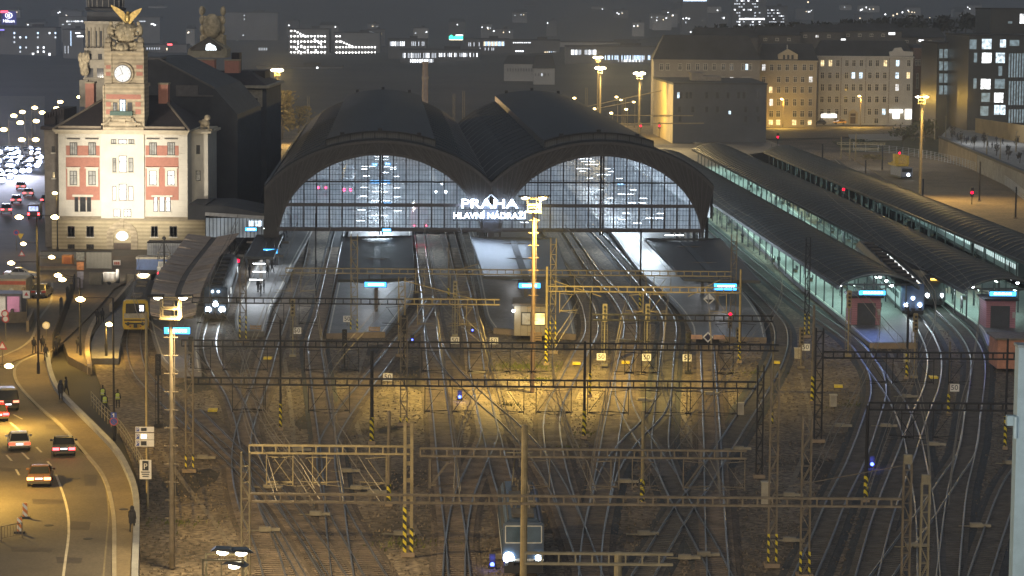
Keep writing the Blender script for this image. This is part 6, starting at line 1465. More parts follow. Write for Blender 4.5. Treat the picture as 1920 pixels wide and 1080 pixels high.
m.bar((cx-.13*w_,-.1,Z0-p.z+.87*hh),(cx,-.1,Z0-p.z+.95*hh),.04,.02); m.bar((cx+.13*w_,-.1,Z0-p.z+.87*hh),(cx,-.1,Z0-p.z+.95*hh),.04,.02); obj('small_print', m, black_p, o)
# triangular and other signs near the station corner
for x, y, yb, kind, lab in ((39,443,470,'yield','yellow yield triangle at the station corner'),(41,475,500,'warn','white warning triangle with a red edge below the yellow one'),(31,436,470,'no','round red ringed sign at the station corner'),(50,552,600,'stopb','white plate with a red mark on the ramp'),(10,588,640,'round','orange round sign at the left edge'),(11,598,640,'round','red round sign at the left edge, second of two'),(5,648,690,'warn','lower warning sign at the left edge'),(87,610,650,'disc','pale round sign back on the lit pavement')):
    p = P(x, yb, RZ); z = V(x, y, p.y).z-p.z; t = thing('road_sign', lab, 'road sign', p, 0, 'road signs'); m = MB(); m.tube((0,.05,0),(0,.05,z),.04,n=6); obj('post', m, steel_g, t)
    if kind in ('yield','warn'):
        s = 1 if kind == 'warn' else -1; m = MB(); m.ext([(-.5,z-.4*s),(.5,z-.4*s),(0,z+.5*s)],-.05,0); obj('plate', m, rd if kind=='warn' else M('yellow_sign', (.7,.48,.04), .5), t)
        m = MB(); m.ext([(-.3,z-.26*s),(.3,z-.26*s),(0,z+.28*s)],-.07,-.05); obj('field', m, white_p if kind=='warn' else M('yellow_sign', (.7,.48,.04), .5), t)
    elif kind == 'stopb': m = MB(); m.bb(-.42,.42,-.05,0,z-.45,z+.45); obj('plate', m, white_p, t); m = MB(); m.ext([(-.25,z-.15),(.25,z-.15),(0,z+.3)],-.07,-.05); obj('field', m, rd, t)
    else: m = MB(); m.tube((0,-.06,z),(0,0,z),.42,n=18); obj('plate', m, rd if kind!='disc' else M('pale_round_sign', (.6,.55,.4), .6), t); m = MB(); m.tube((0,-.08,z),(0,-.06,z),.28,n=18); obj('field', m, white_p if kind != 'no' else bl, t)
# striped road beacons and the barrier at the lower left
for x, y, lab in ((47,972,'striped orange road beacon, farther one at the left kerb'),(37,1000,'striped orange road beacon, nearer one at the left kerb')):
    p = P(x, y, RZ); t = thing('road_beacon', lab, 'road beacon', p, 0, 'striped road beacons'); m = MB(); m.bb(-.17,.17,-.04,.04,.15,1.15); obj('blade', m, stripes('beacon_bands', (.62,.20,.04), (.7,.66,.58), 'DIAGONAL', 1.1) if 'beacon_bands' not in MATS else MATS['beacon_bands'], t); m = MB(); m.box((0,0,.07),.75,.4,.15); obj('foot', m, black_p, t)
p = P(22,1012,RZ); t = thing('barrier', 'small metal crowd barrier at the left frame edge', 'barrier', p, .9); m = MB()
for k in range(8): m.bar((-.9+k*.26,0,.25),(-.9+k*.26,0,1.05),.025)
m.bar((-.95,0,1.08),(.97,0,1.08),.05); m.bar((-.95,0,.25),(.97,0,.25),.04); m.bar((-.9,-.3,0),(-.9,.3,0),.05); m.bar((.9,-.3,0),(.9,.3,0),.05); m.bar((-.95,0,0),(-.95,0,1.08),.05); m.bar((.97,0,0),(.97,0,1.08),.05); obj('frame', m, steel_k, t)
# glass annex beside the station and its dark roof
Y = 398; t = thing('glass_annex', 'low glazed annex with a pale slanting roof edge between station and shed', 'annex', (V(440,430,Y).x, Y, 0))
m = MB(); p = [V(352,383,Y),V(392,383,Y),V(392,400,Y),V(352,400,Y)]; fbox(352, 384, 385, 412, Y, 0, 14, m); obj('dark_roof_box', m, slate_d, t, True)
m = MB(); pts = [V(385,401,Y),V(496,407,Y),V(496,401,Y),V(420,386,Y),V(385,386,Y)]; m.ext([(q.x,q.z) for q in pts], Y, Y+16); obj('roof', m, dk, t, True)
m = MB(); a, b = V(385,401,Y), V(496,408,Y); m.bar((a.x,Y-.15,a.z),(b.x,Y-.15,b.z),.2,.5); obj('roof_edge', m, M('pale_roof_edge', (.40,.40,.40), .6), t, True)
m = MB(); fbox(386, 409, 494, 445, Y, 0, .1, m); obj('pane', m, E('annex_glass_glow', (.42,.50,.58), .2, pattern=.35), t, True)
m = MB(); fbox(467, 414, 491, 424, Y, .06, .02, m); obj('lit_pane', m, E('annex_bright_glow', (.75,.88,1), 2.2, pattern=.6), t, True)
m = MB()
for k in range(16): fbox(385+7*k, 405, 386+7*k, 446, Y, .1, .05, m)
obj('mullion', m, steel_d, t, True)
# bright lamps on the crowded platform
for x, y in ((487,428),(495,480),(486,494),(486,509),(480,524),(468,431)):
    p = P(x, y, 4.3); d_ = dup(proto, p); d_['label'] = 'white strip lamp over the crowded platform left of the arches'; d_['group'] = 'strip lamps over the crowded platform'; d_.scale = (1.3,1,1)
for x, y in ((488,485),(478,515),(500,455)): light('AREA', P(x, y, 4.1), 480, (.85,.93,1), size=(4,9), target=P(x, y, 4.1)-Vector((0,0,1)), name='strip_lamp_light')
# crates by the platform ends
for x, y, lab in ((479,627,'wooden slatted crate at the crowded platform end'),(702,630,'wooden slatted crate at the dark middle platform end'),(1005,640,'wooden slatted crate at the kiosk platform end')):
    p = P(x, y, .0); t = thing('crate', lab, 'crate', p, 0, 'crates at the platform ends'); m = MB()
    for k in range(4): m.bb(-.65,.65,0,.06,.08+.26*k,.27+.26*k)
    m.bb(-.65,-.57,.06,.5,0,1.1); m.bb(.57,.65,.06,.5,0,1.1); obj('slat_panel', m, M('crate_wood', (.35,.23,.12), .8), t)

# worn patches, covers and drains in the road
for k, (x, y, w_, h_) in enumerate(((90,940,60,10),(150,985,40,16),(60,1030,80,9),(170,900,26,22),(130,1050,50,12),(20,880,40,7),(100,800,30,8))):
    sheet('road_patch', [(x-w_/2,y-h_/2),(x+w_/2,y-h_/2+2),(x+w_/2-3,y+h_/2),(x-w_/2+2,y+h_/2)], RZ+.004, M('tar_patch', (.06,.05,.042), .7, var=.3, scale=1), .003)
for k, (x, y, lab) in enumerate(((143,897,'iron drain cover left of the kerb bend'),(92,985,'round iron cover in the lower road'),(165,1010,'iron drain cover beside the lower kerb'),(232,955,'small cover in the lower pavement'))):
    p = P(x, y, RZ+(.135 if k == 3 else .006)); t = thing('drain_cover', lab, 'drain cover', p, 0, 'covers in the road'); m = MB(); m.tube((0,0,0),(0,0,.012),.34,n=16); obj('lid', m, M('cast_iron', (.04,.037,.033), .6, .3), t)
# ------------------------------------------------------------------ people
def body_mesh(walk=.35, bag=False, hood=False):
    me = bpy.data.meshes.new('person_skeleton')
    st = walk
    V_ = [(0,0,.95),(0,0,1.2),(0,0,1.42),(0,.02,1.52),(0,.03,1.66),               # pelvis chest shoulders neck head
          (.10,0,.92),(.11,st*.45,.50),(.11,st*.75-.05,.08),(.11,st*.75+.12,.04),   # right leg
          (-.10,0,.92),(-.11,-st*.2,.50),(-.11,-st*.85,.10),(-.11,-st*.85+.15,.04),
          (.19,0,1.40),(.25,-st*.35,1.13),(.25,-st*.2+.08,.88),(-.19,0,1.40),(-.25,st*.3,1.13),(-.25,st*.45+.08,.90)]
    E_ = [(0,1),(1,2),(2,3),(3,4),(0,5),(5,6),(6,7),(7,8),(0,9),(9,10),(10,11),(11,12),(2,13),(13,14),(14,15),(2,16),(16,17),(17,18)]
    rr = [.16,.17,.15,.065,.115,.095,.07,.05,.045,.095,.07,.05,.045,.075,.055,.042,.075,.055,.042]
    me.from_pydata(V_, E_, [])
    o = bpy.data.objects.new('person_skeleton', me); col.objects.link(o)
    m = o.modifiers.new('s', 'SKIN'); m2 = o.modifiers.new('u', 'SUBSURF'); m2.levels = 1; m2.render_levels = 1
    if not me.skin_vertices: me.attributes  # created by the modifier
    bpy.context.view_layer.objects.active = o; bpy.context.view_layer.update()
    if len(me.skin_vertices) == 0:
        with bpy.context.temp_override(object=o, active_object=o): bpy.ops.object.skin_root_mark() if False else None
    for i, r_ in enumerate(rr):
        sv = me.skin_vertices[0].data[i]; sv.radius = (r_, r_*(.78 if i < 3 else 1)); sv.use_root = (i == 0)
    bpy.context.view_layer.update()
    ev = o.evaluated_get(bpy.context.evaluated_depsgraph_get()); out = bpy.data.meshes.new_from_object(ev)
    bpy.data.objects.remove(o)
    for p in out.polygons:
        c = p.center; p.use_smooth = True
        p.material_index = 2 if c.z > 1.53 else (0 if c.z < (.78 if hood else .92) and abs(c.x) < .21 else (2 if abs(c.x) > .2 and c.z < .93 else 1))
    return out
import bmesh
SK = None
try:
    W1 = body_mesh(.38); W0 = body_mesh(.06)
except Exception as ex:
    # the skin layer is missing on a data-only mesh: make it through bmesh
    def body_mesh2(walk):
        st = walk
        V_ = [(0,0,.95),(0,0,1.2),(0,0,1.42),(0,.02,1.52),(0,.03,1.66),(.10,0,.92),(.11,st*.45,.50),(.11,st*.75-.05,.08),(.11,st*.75+.12,.04),(-.10,0,.92),(-.11,-st*.2,.50),(-.11,-st*.85,.10),(-.11,-st*.85+.15,.04),(.19,0,1.40),(.25,-st*.35,1.13),(.25,-st*.2+.08,.88),(-.19,0,1.40),(-.25,st*.3,1.13),(-.25,st*.45+.08,.90)]
        E_ = [(0,1),(1,2),(2,3),(3,4),(0,5),(5,6),(6,7),(7,8),(0,9),(9,10),(10,11),(11,12),(2,13),(13,14),(14,15),(2,16),(16,17),(17,18)]
        rr = [.16,.17,.15,.065,.115,.095,.07,.05,.045,.095,.07,.05,.045,.075,.055,.042,.075,.055,.042]
        bm = bmesh.new(); lay = bm.verts.layers.skin.verify()
        bv = [bm.verts.new(v) for v in V_]
        for a, b in E_: bm.edges.new((bv[a], bv[b]))
        for i, v in enumerate(bv): v[lay].radius = (rr[i], rr[i]*(.8 if i < 3 else 1)); v[lay].use_root = (i == 0)
        me = bpy.data.meshes.new('person_skeleton'); bm.to_mesh(me); bm.free()
        o = bpy.data.objects.new('person_skeleton', me); col.objects.link(o)
        o.modifiers.new('s', 'SKIN'); m2 = o.modifiers.new('u', 'SUBSURF'); m2.levels = 1
        bpy.context.view_layer.update()
        out = bpy.data.meshes.new_from_object(o.evaluated_get(bpy.context.evaluated_depsgraph_get())); bpy.data.objects.remove(o)
        for p in out.polygons:
            c = p.center; p.use_smooth = True
            p.material_index = 2 if c.z > 1.53 else (0 if c.z < .88 and abs(c.x) < .21 else (2 if abs(c.x) > .2 and c.z < .93 else 1))
        return out
    W1 = body_mesh2(.38); W0 = body_mesh2(.06)
for me in (W1, W0):
    me.materials.clear()
    for nm in ('trousers','jacket','skin'): me.materials.append(M('person_'+nm, (.03,.03,.035) if nm != 'skin' else (.40,.24,.17), .8))
trouser_d = M('dark_trousers', (.025,.025,.03), .85); jk_d = M('dark_coat', (.03,.03,.035), .85); jk_b = M('blue_jacket', (.06,.08,.14), .8); jk_r = M('brown_jacket', (.12,.08,.05), .85); jk_g = M('grey_jacket', (.16,.16,.17), .85); hair_d = M('dark_hair', (.03,.022,.016), .9); hv = M('hi_vis_vest', (.55,.62,.10), .6); hvs = M('reflective_band', (.65,.63,.55), .4); skin_m = M('person_skin', (.40,.24,.17), .7)
def person(label, x, y, z=RZ+.13, rz=0, jacket=jk_d, walk=True, hood=False, vest=False, s=1.0, group=None):
    p = P(x, y, z); t = thing('person', label, 'person', p, rz, group); t.scale = (s,s,s)
    b = obj('body', W1 if walk else W0, None, t)
    for i, m_ in enumerate((trouser_d, jacket, skin_m)): b.material_slots[i].link = 'OBJECT'; b.material_slots[i].material = m_
    h = MB()
    if hood: h.ball((0,-.01,1.68),.15,.17,.19,10,6); h.ball((0,-.03,1.5),.2,.17,.13,10,5)
    else: h.ball((0,-.02,1.74),.105,.125,.11,10,6)
    obj('hood' if hood else 'hair', h, jacket if hood else hair_d, t, smooth=True)
    if hood: h = MB(); h.lathe([(.24,.62),(.25,.8),(.23,1.1),(.22,1.35),(.12,1.48)],(0,0,0),12); obj('coat', h, jacket, t, smooth=True)
    if vest: h = MB(); h.lathe([(.215,.86),(.22,1.1),(.215,1.35),(.13,1.45)],(0,0,0),12); obj('vest', h, hv, t, smooth=True); h = MB(); h.lathe([(.224,1.02),(.226,1.1)],(0,0,0),12); obj('reflective_stripe', h, hvs, t)
    return t
person('person in a long dark hooded coat walking alone on the lower pavement', 948, 998) if False else person('person in a long dark hooded coat walking alone on the lower pavement', 248, 997, hood=True, s=1.03)
person('person in dark clothes standing by the retaining wall with a companion', 114, 750, walk=False, hood=True, s=1.05)
person('person in dark clothes leaning over the retaining wall beside the railing', 124, 742, jacket=jk_b, rz=-.8)
for x, y, j, w_, lab in ((64,663,jk_d,True,'person in dark clothes walking at the kerb corner left of the tall lamp post'),(80,660,jk_d,True,'person in dark clothes walking just right of the tall lamp post'),(86,677,jk_r,False,'person in a brown coat standing at the wall end'),(106,663,jk_g,False,'person in a pale top at the fence foot')):
    person(lab, x, y, jacket=j, walk=w_)
for x, y, lab in ((193,757,'worker in a reflective vest walking on the ballast by the railing'),(197,772,'worker in a vest in front of another worker near the lamp pole'),(221,765,'worker in a yellow vest right of the lamp pole')):
    person(lab, x, y, -.1, jacket=hv, vest=True, walk=True)
for x, y, j, lab in ((110,655,hv,'worker in a yellow vest beside the dark fence'),(147,662,jk_g,'person in a pale jacket on the sandy forecourt'),(183,608,jk_d,'person with luggage near the low curved wall, left one'),(192,606,jk_r,'person near the low curved wall, right one')):
    person(lab, x, y, jacket=j, z=RZ)
pl = [(489,556,jk_d),(495,550,jk_d),(484,548,jk_b),(502,520,jk_d),(510,512,jk_g),(516,500,jk_d),(508,488,jk_d),(499,478,jk_b),(520,478,jk_d),(526,465,jk_d),(468,520,jk_d),(462,505,jk_r),(440,470,jk_d),(448,478,jk_d),(372,535,jk_d),(376,548,jk_b),(532,455,jk_d),(538,446,jk_g),(545,436,jk_d),(430,480,jk_d),(514,470,jk_b),(500,500,jk_d)]
plab = ['at the near end of the crowded platform, left of a close pair','at the near end of the crowded platform, right of a close pair','in blue just behind the close pair on the crowded platform','in dark clothes below the lowest strip lamps','in grey walking on the yellow edge of the crowded platform','in dark clothes near the blue board','in dark clothes under the blue board','in blue beneath the small flat canopy','at the corner of the small flat canopy','right of the small flat canopy','at the left edge of the crowded platform','in brown at the left edge of the crowded platform','by the curved canopy top','second by the curved canopy top','under the curved canopy edge','in blue under the curved canopy edge','near the left foot of the shed','in grey by the left foot of the shed','just beneath the left arch','beyond the dark train','in blue behind the blue board','in the middle of the crowded platform']
for (x, y, j), l in zip(pl, plab): person('waiting passenger '+l, x, y, .55, random.uniform(-2,2), j, random.random() < .4, group='passengers on the left platforms')
for i, (x, y) in enumerate(((1392,455),(1460,500),(1532,505),(1350,420),(1415,412),(1588,560),(1575,440),(1480,395),(1475,372),(1640,395),(1700,440),(1740,470))):
    person('distant passenger under the vaulted canopies', x, y, .55, random.uniform(-2,2), jk_d, False, group='distant passengers under the vaulted canopies')
for i, (x, y) in enumerate(((1784,262),(1790,258),(1795,263),(1808,268),(1812,270),(1815,268),(1822,272),(1852,278),(1860,280),(1868,268),(1880,272),(1888,285))):
    person('tiny person strolling on the raised plaza', x, y, 4.4, random.uniform(-2,2), jk_d, True, group='people strolling on the raised plaza')
# ------------------------------------------------------------------ high mast yard lamps
def lamp_mast(px, ytop, ybase, label, power, c=(1.0,.74,.36), tube=steel_y, base_hidden=False, cage=True, w_=.3, spots=(), halo=0, gr=.3):
    b = P(px, ybase, 0); h = V(px, ytop, b.y).z; t = thing('lamp_mast', label, 'lamp mast', b, 0, 'tall yard lamp masts')
    m = MB(); m.tube((0,0,0),(0,0,h-1.2),w_,w_*.72,12); obj('pole', m, tube, t)
    m = MB()
    for k in range(int(h/1.25)):
        z = 1+k*1.25; m.bar((-w_-.28,-.1,z),(w_+.28,-.1,z),.05); m.bar((w_+.05,-.1,z),(w_+.05,-.1,z+1.25),.03)
    obj('ladder', m, tube, t)
    m = MB(); s = .62
    for x in (-s,s):
        for y in (-s,s): m.bar((x,y,h-1.3),(x,y,h),.09)
    for z in (h-1.3,h-.65,h):
        for a in (-s,s): m.bar((-s,a,z),(s,a,z),.09); m.bar((a,-s,z),(a,s,z),.09)
    m.box((0,0,h-1.32),1.4,1.4,.1); obj('cage', m, steel_y, t)
    m = MB()
    for x in (-1.0,.95): m.box((x,-.1,h+.2),1.1,.7,.14)
    obj('lamp_hood', m, steel_d, t)
    m = MB()
    for x in (-.85,.85): m.ball((x,-.15,h+.06),gr,gr,gr*.45,10,5)
    obj('lamp_glass', m, e_warmw, t, smooth=True)
    for q in (spots or ((0,-18),)):
        light('SPOT', b+Vector((1.1,-1.3,h-.15)), power, c, t, b+Vector((q[0]+1,q[1]-1,0)), 164, 1.0, .5, name='mast_lamp_light')
    if halo: light('POINT', b+Vector((0,-.5,h+.1)), halo, c, t, radius=.5, name='mast_lamp_light')
    return t
lamp_mast(323, 560, 1065, 'yellow lit ladder lamp mast with a square cage at the left', 13000, tube=steel_k, w_=.2, spots=((6,4),(14,-25)))
lamp_mast(998, 372, 735, 'ladder lamp mast with a glaring head in front of the station sign', 70000, c=(1.0,.70,.17), gr=.42, tube=M('pinkish_mast_paint', (.22,.15,.105), .6), w_=.22, spots=((-2,5),))
lamp_mast(1724, 182, 372, 'tall lamp mast in front of the street at the right', 36000, c=(1.0,.66,.22), gr=.5, halo=4000)
lamp_mast(1124, 128, 262, 'tall glaring lamp mast behind the right vault', 45000, c=(1.0,.72,.30), gr=.8, halo=24000)
lamp_mast(1197, 138, 282, 'shorter lamp mast beside the one behind the right vault', 40000, c=(1.0,.72,.30), gr=.8, halo=24000)
lamp_mast(520, 132, 270, 'lone glaring lamp mast between station and shed', 50000, c=(1.0,.66,.2), gr=.9, halo=34000)
lamp_mast(1120, 108, 232, 'farthest lamp mast just above the other behind the right vault', 20000, c=(1.0,.70,.28), gr=.8, halo=24000)
# foreground mast of which only the head rises into view
p0 = V(418, 1045, 92); t = thing('lamp_mast', 'near lamp mast head with three dark petal hoods at the bottom left', 'lamp mast', (p0.x,p0.y,0), 0, 'tall yard lamp masts'); h = p0.z
m = MB(); m.tube((.3,0,0),(.3,0,h-1.3),.22,.17,12); obj('pole', m, steel_y, t); m = MB()
for x in (-.65,.75):
    for y in (-.5,.5): m.bar((x,y,h-2.4),(x,y,h+.05),.07)
for z in (h-1.2,h):
    for a in (-.5,.5): m.bar((-.65,a,z),(.75,a,z),.06)
m.bar((0,-.5,h-2),(0,-.5,h),.04); obj('cage', m, steel_y, t)
for x, y, z, rz in ((0,0,.25,0),(.62,.1,.2,.3),(.45,-.4,-.15,-.2)):
    m = MB(); m.ext([(-.42,0),(-.25,.12),(.25,.1),(.46,-.06),(.2,-.02),(-.2,.03)],-.25,.25); o = obj('lamp_hood', m, M('petal_hood', (.05,.055,.06), .4), t); o.location = (x,y,h+z); o.rotation_euler = (0,0,rz)
    m = MB(); m.ball((0,-.05,-.06),.22,.2,.1,10,5); g_ = obj('lamp_glass', m, e_warmw, o, smooth=True)
light('SPOT', (p0.x+.2,p0.y+.6,h-.3), 17000, (1.0,.72,.3), t, (p0.x+26,p0.y+75,0), 120, 1.0, .3)
# ------------------------------------------------------------------ street lamps
def street_lamp(label, head, pole, yb, power, z=RZ, heads=None, c=SOD, mat=steel_d, arms=True, grp='sodium street lamps by the station', r=.33, spot=150, omni=0):
    b = P(pole, yb, z); hp = V(head[0], head[1], b.y); t = thing('street_lamp', label, 'street lamp', b, 0, grp); h = hp.z-b.z+.15
    m = MB(); m.tube((0,0,0),(0,0,1.3),.16,n=8); m.tube((0,0,1.3),(0,0,h),.10,.07,8); obj('pole', m, mat, t)
    for hx, hy in (heads or [head]):
        q = V(hx, hy, b.y); dx = q.x-b.x; zz = q.z-b.z
        m = MB(); m.bar((0,0,min(h,zz+.2)),(dx*.85,0,zz+.12),.07); o = obj('arm', m, mat, t)
        m = MB(); m.box((dx,0,zz+.14),.75,.35,.12); k = obj('lamp_head', m, mat, t)
        m = MB(); m.ball((dx,-.05,zz),r*1.25,r,r*.7,10,6); obj('lamp_glass', m, e_sod, k, smooth=True)
        if power: light('SPOT', (q.x,q.y-.1,q.z-.25), power, c, t, (q.x,q.y-.1,0), spot, .8, .25)
        if omni: light('POINT', (q.x,q.y-.2,q.z-.1), omni, c, t, radius=.3)
    return t
street_lamp('sodium lamp on a long arm above the sandy forecourt', (151,561), 214, 826, 4500)
street_lamp('low sodium lamp beside the yellow railcar', (205,608), 199, 667, 2000, z=.55)
street_lamp('sodium lamp with two heads reaching left over the lit ramp pavement', (117,524), 151, 666, 3500, heads=[(109,516),(117,524)])
street_lamp('tall dark lamp post with a bluish foot and two heads above the station corner', (36,407), 72, 703, 4500, heads=[(36,407),(103,407)])
street_lamp('sodium lamp over the road at the left edge above the cars', (17,686), -60, 800, 9000)
street_lamp('sodium lamp left of the tall dark post above the silver estate car', (21,493), 73, 640, 2800)
street_lamp('sodium lamp in front of the low grey hoarding', (97,482), 74, 560, 2000)
street_lamp('sodium lamp beside the station corner at first floor height', (103,362), 108, 480, 1400)
street_lamp('sodium lamp near the yellow triangle sign', (44,457), 71, 520, 1800)
# unseen street lamps, added out of view to light the lower road
for x, y, l in ((-190,1240,'added unseen street lamp beside the lower road, nearer the viewer'),(-170,940,'added unseen street lamp left of the lower road')):
    b = P(x, y, RZ); t = thing('street_lamp', l, 'street lamp', b, 0, 'sodium street lamps by the station'); m = MB(); m.tube((0,0,0),(0,0,8.5),.1,.07,8); m.bar((0,0,8.5),(2,0,8.7),.07); obj('pole', m, steel_d, t); m = MB(); m.ball((2,0,8.55),.3,.26,.16); obj('lamp_glass', m, e_sod, t); light('SPOT', b+Vector((2,-.1,8.3)), 20000, SOD, t, b+Vector((7,2,0)), 155, .8, .3)
far = [((26,217),(68,227),47,275),((7,243),(38,230),17,300),((42,210),(79,211),60,262),((65,202),(65,202),66,250),((106,203),(113,191),109,245),((149,182),(149,182),150,225),((41,262),(67,262),54,300)]
for i, (a, b_, pole, yb) in enumerate(far):
    street_lamp(['highway lamp with two heads, nearest twin over the traffic jam','highway lamp with two heads at the left frame edge','highway lamp with two heads behind the nearest twin','lone far highway lamp','highway lamp with close heads above the station wing','farthest highway lamp beside the twin tower','low highway lamp pair right above the jam'][i], ((a[0]+b_[0])/2, min(a[1],b_[1])-5), pole, yb, 5000 if i < 3 else 0, heads=[a, b_] if a != b_ else [a], grp='highway lamps at the far left', mat=steel_g, r=.65)
for i, (x, y, yb) in enumerate(((1466,186,240),(1611,180,238),(1827,184,262),(1156,182,232),(1164,187,236),(1188,191,240),(1146,212,250),(1174,205,248),(1115,204,244),(1077,184,236))):
    street_lamp(('sodium street lamp before the yellow lit tenement','sodium street lamp before the grey and yellow tenement','sodium lamp on the dark glass office front','tiny sodium lamp beyond the shed, first from the left mast','tiny sodium lamp beyond the shed, second in a close pair','tiny sodium lamp beyond the shed near the shorter mast','tiny low sodium lamp beyond the right vault slope','tiny sodium lamp beyond the shed below the close pair','lowest tiny sodium lamp just above the vault','tiny sodium lamp left of the masts beyond the shed')[i], (x,y), x+2, yb, 16000 if i < 3 else 0, z=0, omni=9000 if i < 2 else 0, grp='sodium street lamps beyond the shed', r=.34 if i < 3 else .4, mat=steel_y)
# light that the tenement fronts get from their street lamps
# ------------------------------------------------------------------ ground beyond the tracks on the right
sheet('siding_ground', [(1580,285),(1700,282),(1790,292),(1870,318),(1960,360),(2080,430),(2000,480),(1800,400),(1660,335)], .02, M('sandy_siding_ground', (.20,.15,.09), .9, var=.25, scale=.15, fine=(1.5,.3)), .15)
sheet('street', [(1150,262),(1400,240),(1760,236),(1775,252),(1400,262),(1180,300)], .06, asphalt, .2)
sheet('grass_slope', [(1560,264),(1770,256),(1800,300),(1690,282),(1590,285)], .1, M('winter_grass', (.07,.075,.04), .95, var=.4, scale=.2, fine=(1.5,.4)), .2)
sheet('path', [(1590,252),(1700,250),(1690,262),(1640,262),(1600,268)], .3, M('pale_path', (.30,.30,.28), .8), .2)
pz = 4.3
m = MB(); m.prism([P(x, y, pz).to_2d() for x, y in ((1762,258),(1840,291),(1925,327),(2100,402),(2100,255),(1900,232),(1780,238))], 0, pz); struct('plaza', m, M('plaza_paving', (.25,.25,.24), .7, var=.3, scale=.15, fine=(1,.25)))
a, b = P(1760,257.5,pz), P(1930,329,pz); t = thing('plaza_wall', 'beige retaining wall with a dark coping below the raised plaza', 'wall', (a+b)/2); t.location.z = 0
c = (a+b)/2; c.z = 0; d = (b-a).normalized(); nrm = Vector((-d.y, d.x, 0)) * -1
if nrm.y > 0: nrm = -nrm
m = MB(); m.bar(a-c+nrm*.25-Vector((0,0,pz/2+.1)), b-c+nrm*.25-Vector((0,0,pz/2+.1)), .4, pz); obj('wall', m, M('beige_wall_concrete', (.30,.24,.15), .85, var=.25, scale=.3), t)
m = MB(); m.bar(a-c+nrm*.3+Vector((0,0,.15)), b-c+nrm*.3+Vector((0,0,.15)), 1.1, .5); obj('coping', m, M('dark_coping', (.06,.06,.06), .7), t)
t = thing('plaza_wall', 'short curved yellow lit wall behind the plaza near the frame edge', 'wall', P(1900,255,pz)); m = MB(); a, b = P(1830,248,pz)-t.location, P(1990,285,pz)-t.location; m.bar(a+Vector((0,0,1.6)), b+Vector((0,0,2.8)), .5, 4.4); obj('wall', m, M('yellowish_wall', (.34,.25,.12), .85, var=.25, scale=.2), t)
cf = crom([P(x, y, 0) for x, y in ((1600,284),(1667,288),(1714,294),(1760,302),(1820,318),(1880,345),(1925,380))], 3); t = thing('mesh_fence', 'pale bluish mesh fence curving round the sanded siding', 'fence', (cf[len(cf)//2].x, cf[len(cf)//2].y, 0)); m = MB()
for p, q in zip(cf, cf[1:]):
    for k in range(5): z = .3+k*.42; m.bar(p+Vector((0,0,z)), q+Vector((0,0,z)), .05)
obj('mesh_panel', m, M('pale_fence_steel', (.45,.48,.52), .5, .2), t, True); 
for p in cf: m = MB(); m.bar(p, p+Vector((0,0,2.1)), .1); obj('post', m, M('pale_fence_steel', (.45,.48,.52), .5, .2), t, True)
# ------------------------------------------------------------------ tenements
def tenement(label, x0, y0, x1, y1, dep, mat, roofmat, rows, roof_y, cat='building', lit=(), lits=None, wcol=frame_w, band=True, name='tenement', Y=None, ww=.9, roof_in=.06, zb=0, group=None):
    Y = Y or P((x0+x1)/2, y1, zb).y; X0, X1, Z0, Z1 = RX(x0, y0, x1, y1, Y); t = thing(name, label, cat, ((X0+X1)/2, Y, 0), 0, group)
    m = MB(); m.bb(X0, X1, Y, Y+dep, -.3, Z1); obj('wall', m, mat, t, True)
    if roof_y:
        zr = V((x0+x1)/2, roof_y, Y+dep*.5).z; e = (X1-X0)*roof_in; m = MB()
        m.add([(X0-.4,Y-.5,Z1),(X1+.4,Y-.5,Z1),(X1+.4,Y+dep+.4,Z1),(X0-.4,Y+dep+.4,Z1),(X0+e,Y+dep*.35,zr),(X1-e,Y+dep*.35,zr),(X1-e,Y+dep*.65,zr),(X0+e,Y+dep*.65,zr)],[(0,1,5,4),(1,2,6,5),(2,3,7,6),(3,0,4,7),(4,5,6,7),(3,2,1,0)]); obj('roof', m, roofmat, t, True)
    if band:
        m = MB(); m.bb(X0-.3, X1+.3, Y-.55, Y, Z1-.55, Z1-.02); obj('cornice', m, mat, t, True)
        m = MB()
        for r_ in rows: zz = V(x0, r_[1]+3, Y).z; m.bb(X0, X1, Y-.15, Y, zz-.12, zz+.12)
        obj('string_course', m, mat, t, True)
    n = 0; rr = random.Random(int(x0*7+y0))
    for (ya, yb, xs, wpx) in rows:
        for x in xs:
            pm = pane_d if (n not in lit) else rr.choice(lits or [e_win, e_winb]); n += 1
            a, b, c_, d_ = RX(x-wpx/2, ya, x+wpx/2, yb, Y)
            f = MB(); f.bb(a-.12, b+.12, Y-.1, Y-.0, d_, d_+.14); f.bb(a-.12, a, Y-.1, Y-.0, c_, d_); f.bb(b, b+.12, Y-.1, Y-.0, c_, d_); f.bb(a-.16, b+.16, Y-.18, Y-.0, c_-.14, c_); f.bb((a+b)/2-.05, (a+b)/2+.05, Y-.09, Y-.01, c_, d_); f.bb(a, b, Y-.085, Y-.015, c_+(d_-c_)*.66, c_+(d_-c_)*.72)
            o = obj('window', f, wcol, t, True)
            f = MB(); f.bb(a, b, Y-.055, Y-.03, c_, d_); obj('pane', f, pm, o, True)
    return t, Y, X0, X1, Z1
roof_dk = M('dark_tenement_roof', (.045,.047,.05), .85, var=.3, scale=.2)
yst = M('ochre_tenement_render', (.42,.36,.25), .85, var=.12, scale=.3); gst = M('grey_tenement_render', (.45,.44,.41), .85, var=.12, scale=.3); bst = M('brown_tenement_render', (.27,.24,.20), .85, var=.15, scale=.3)
tenement('long dim tenement whose top floors show above the dark block', 1225, 112, 1424, 245, 15, bst, roof_dk, [(120,131,[1240,1252,1275,1291,1308,1323,1339,1356,1372,1394,1400,1406],6),(145,154,[1355,1372,1395,1402],6)], 66, lit=(10,13), Y=832, roof_in=.1)
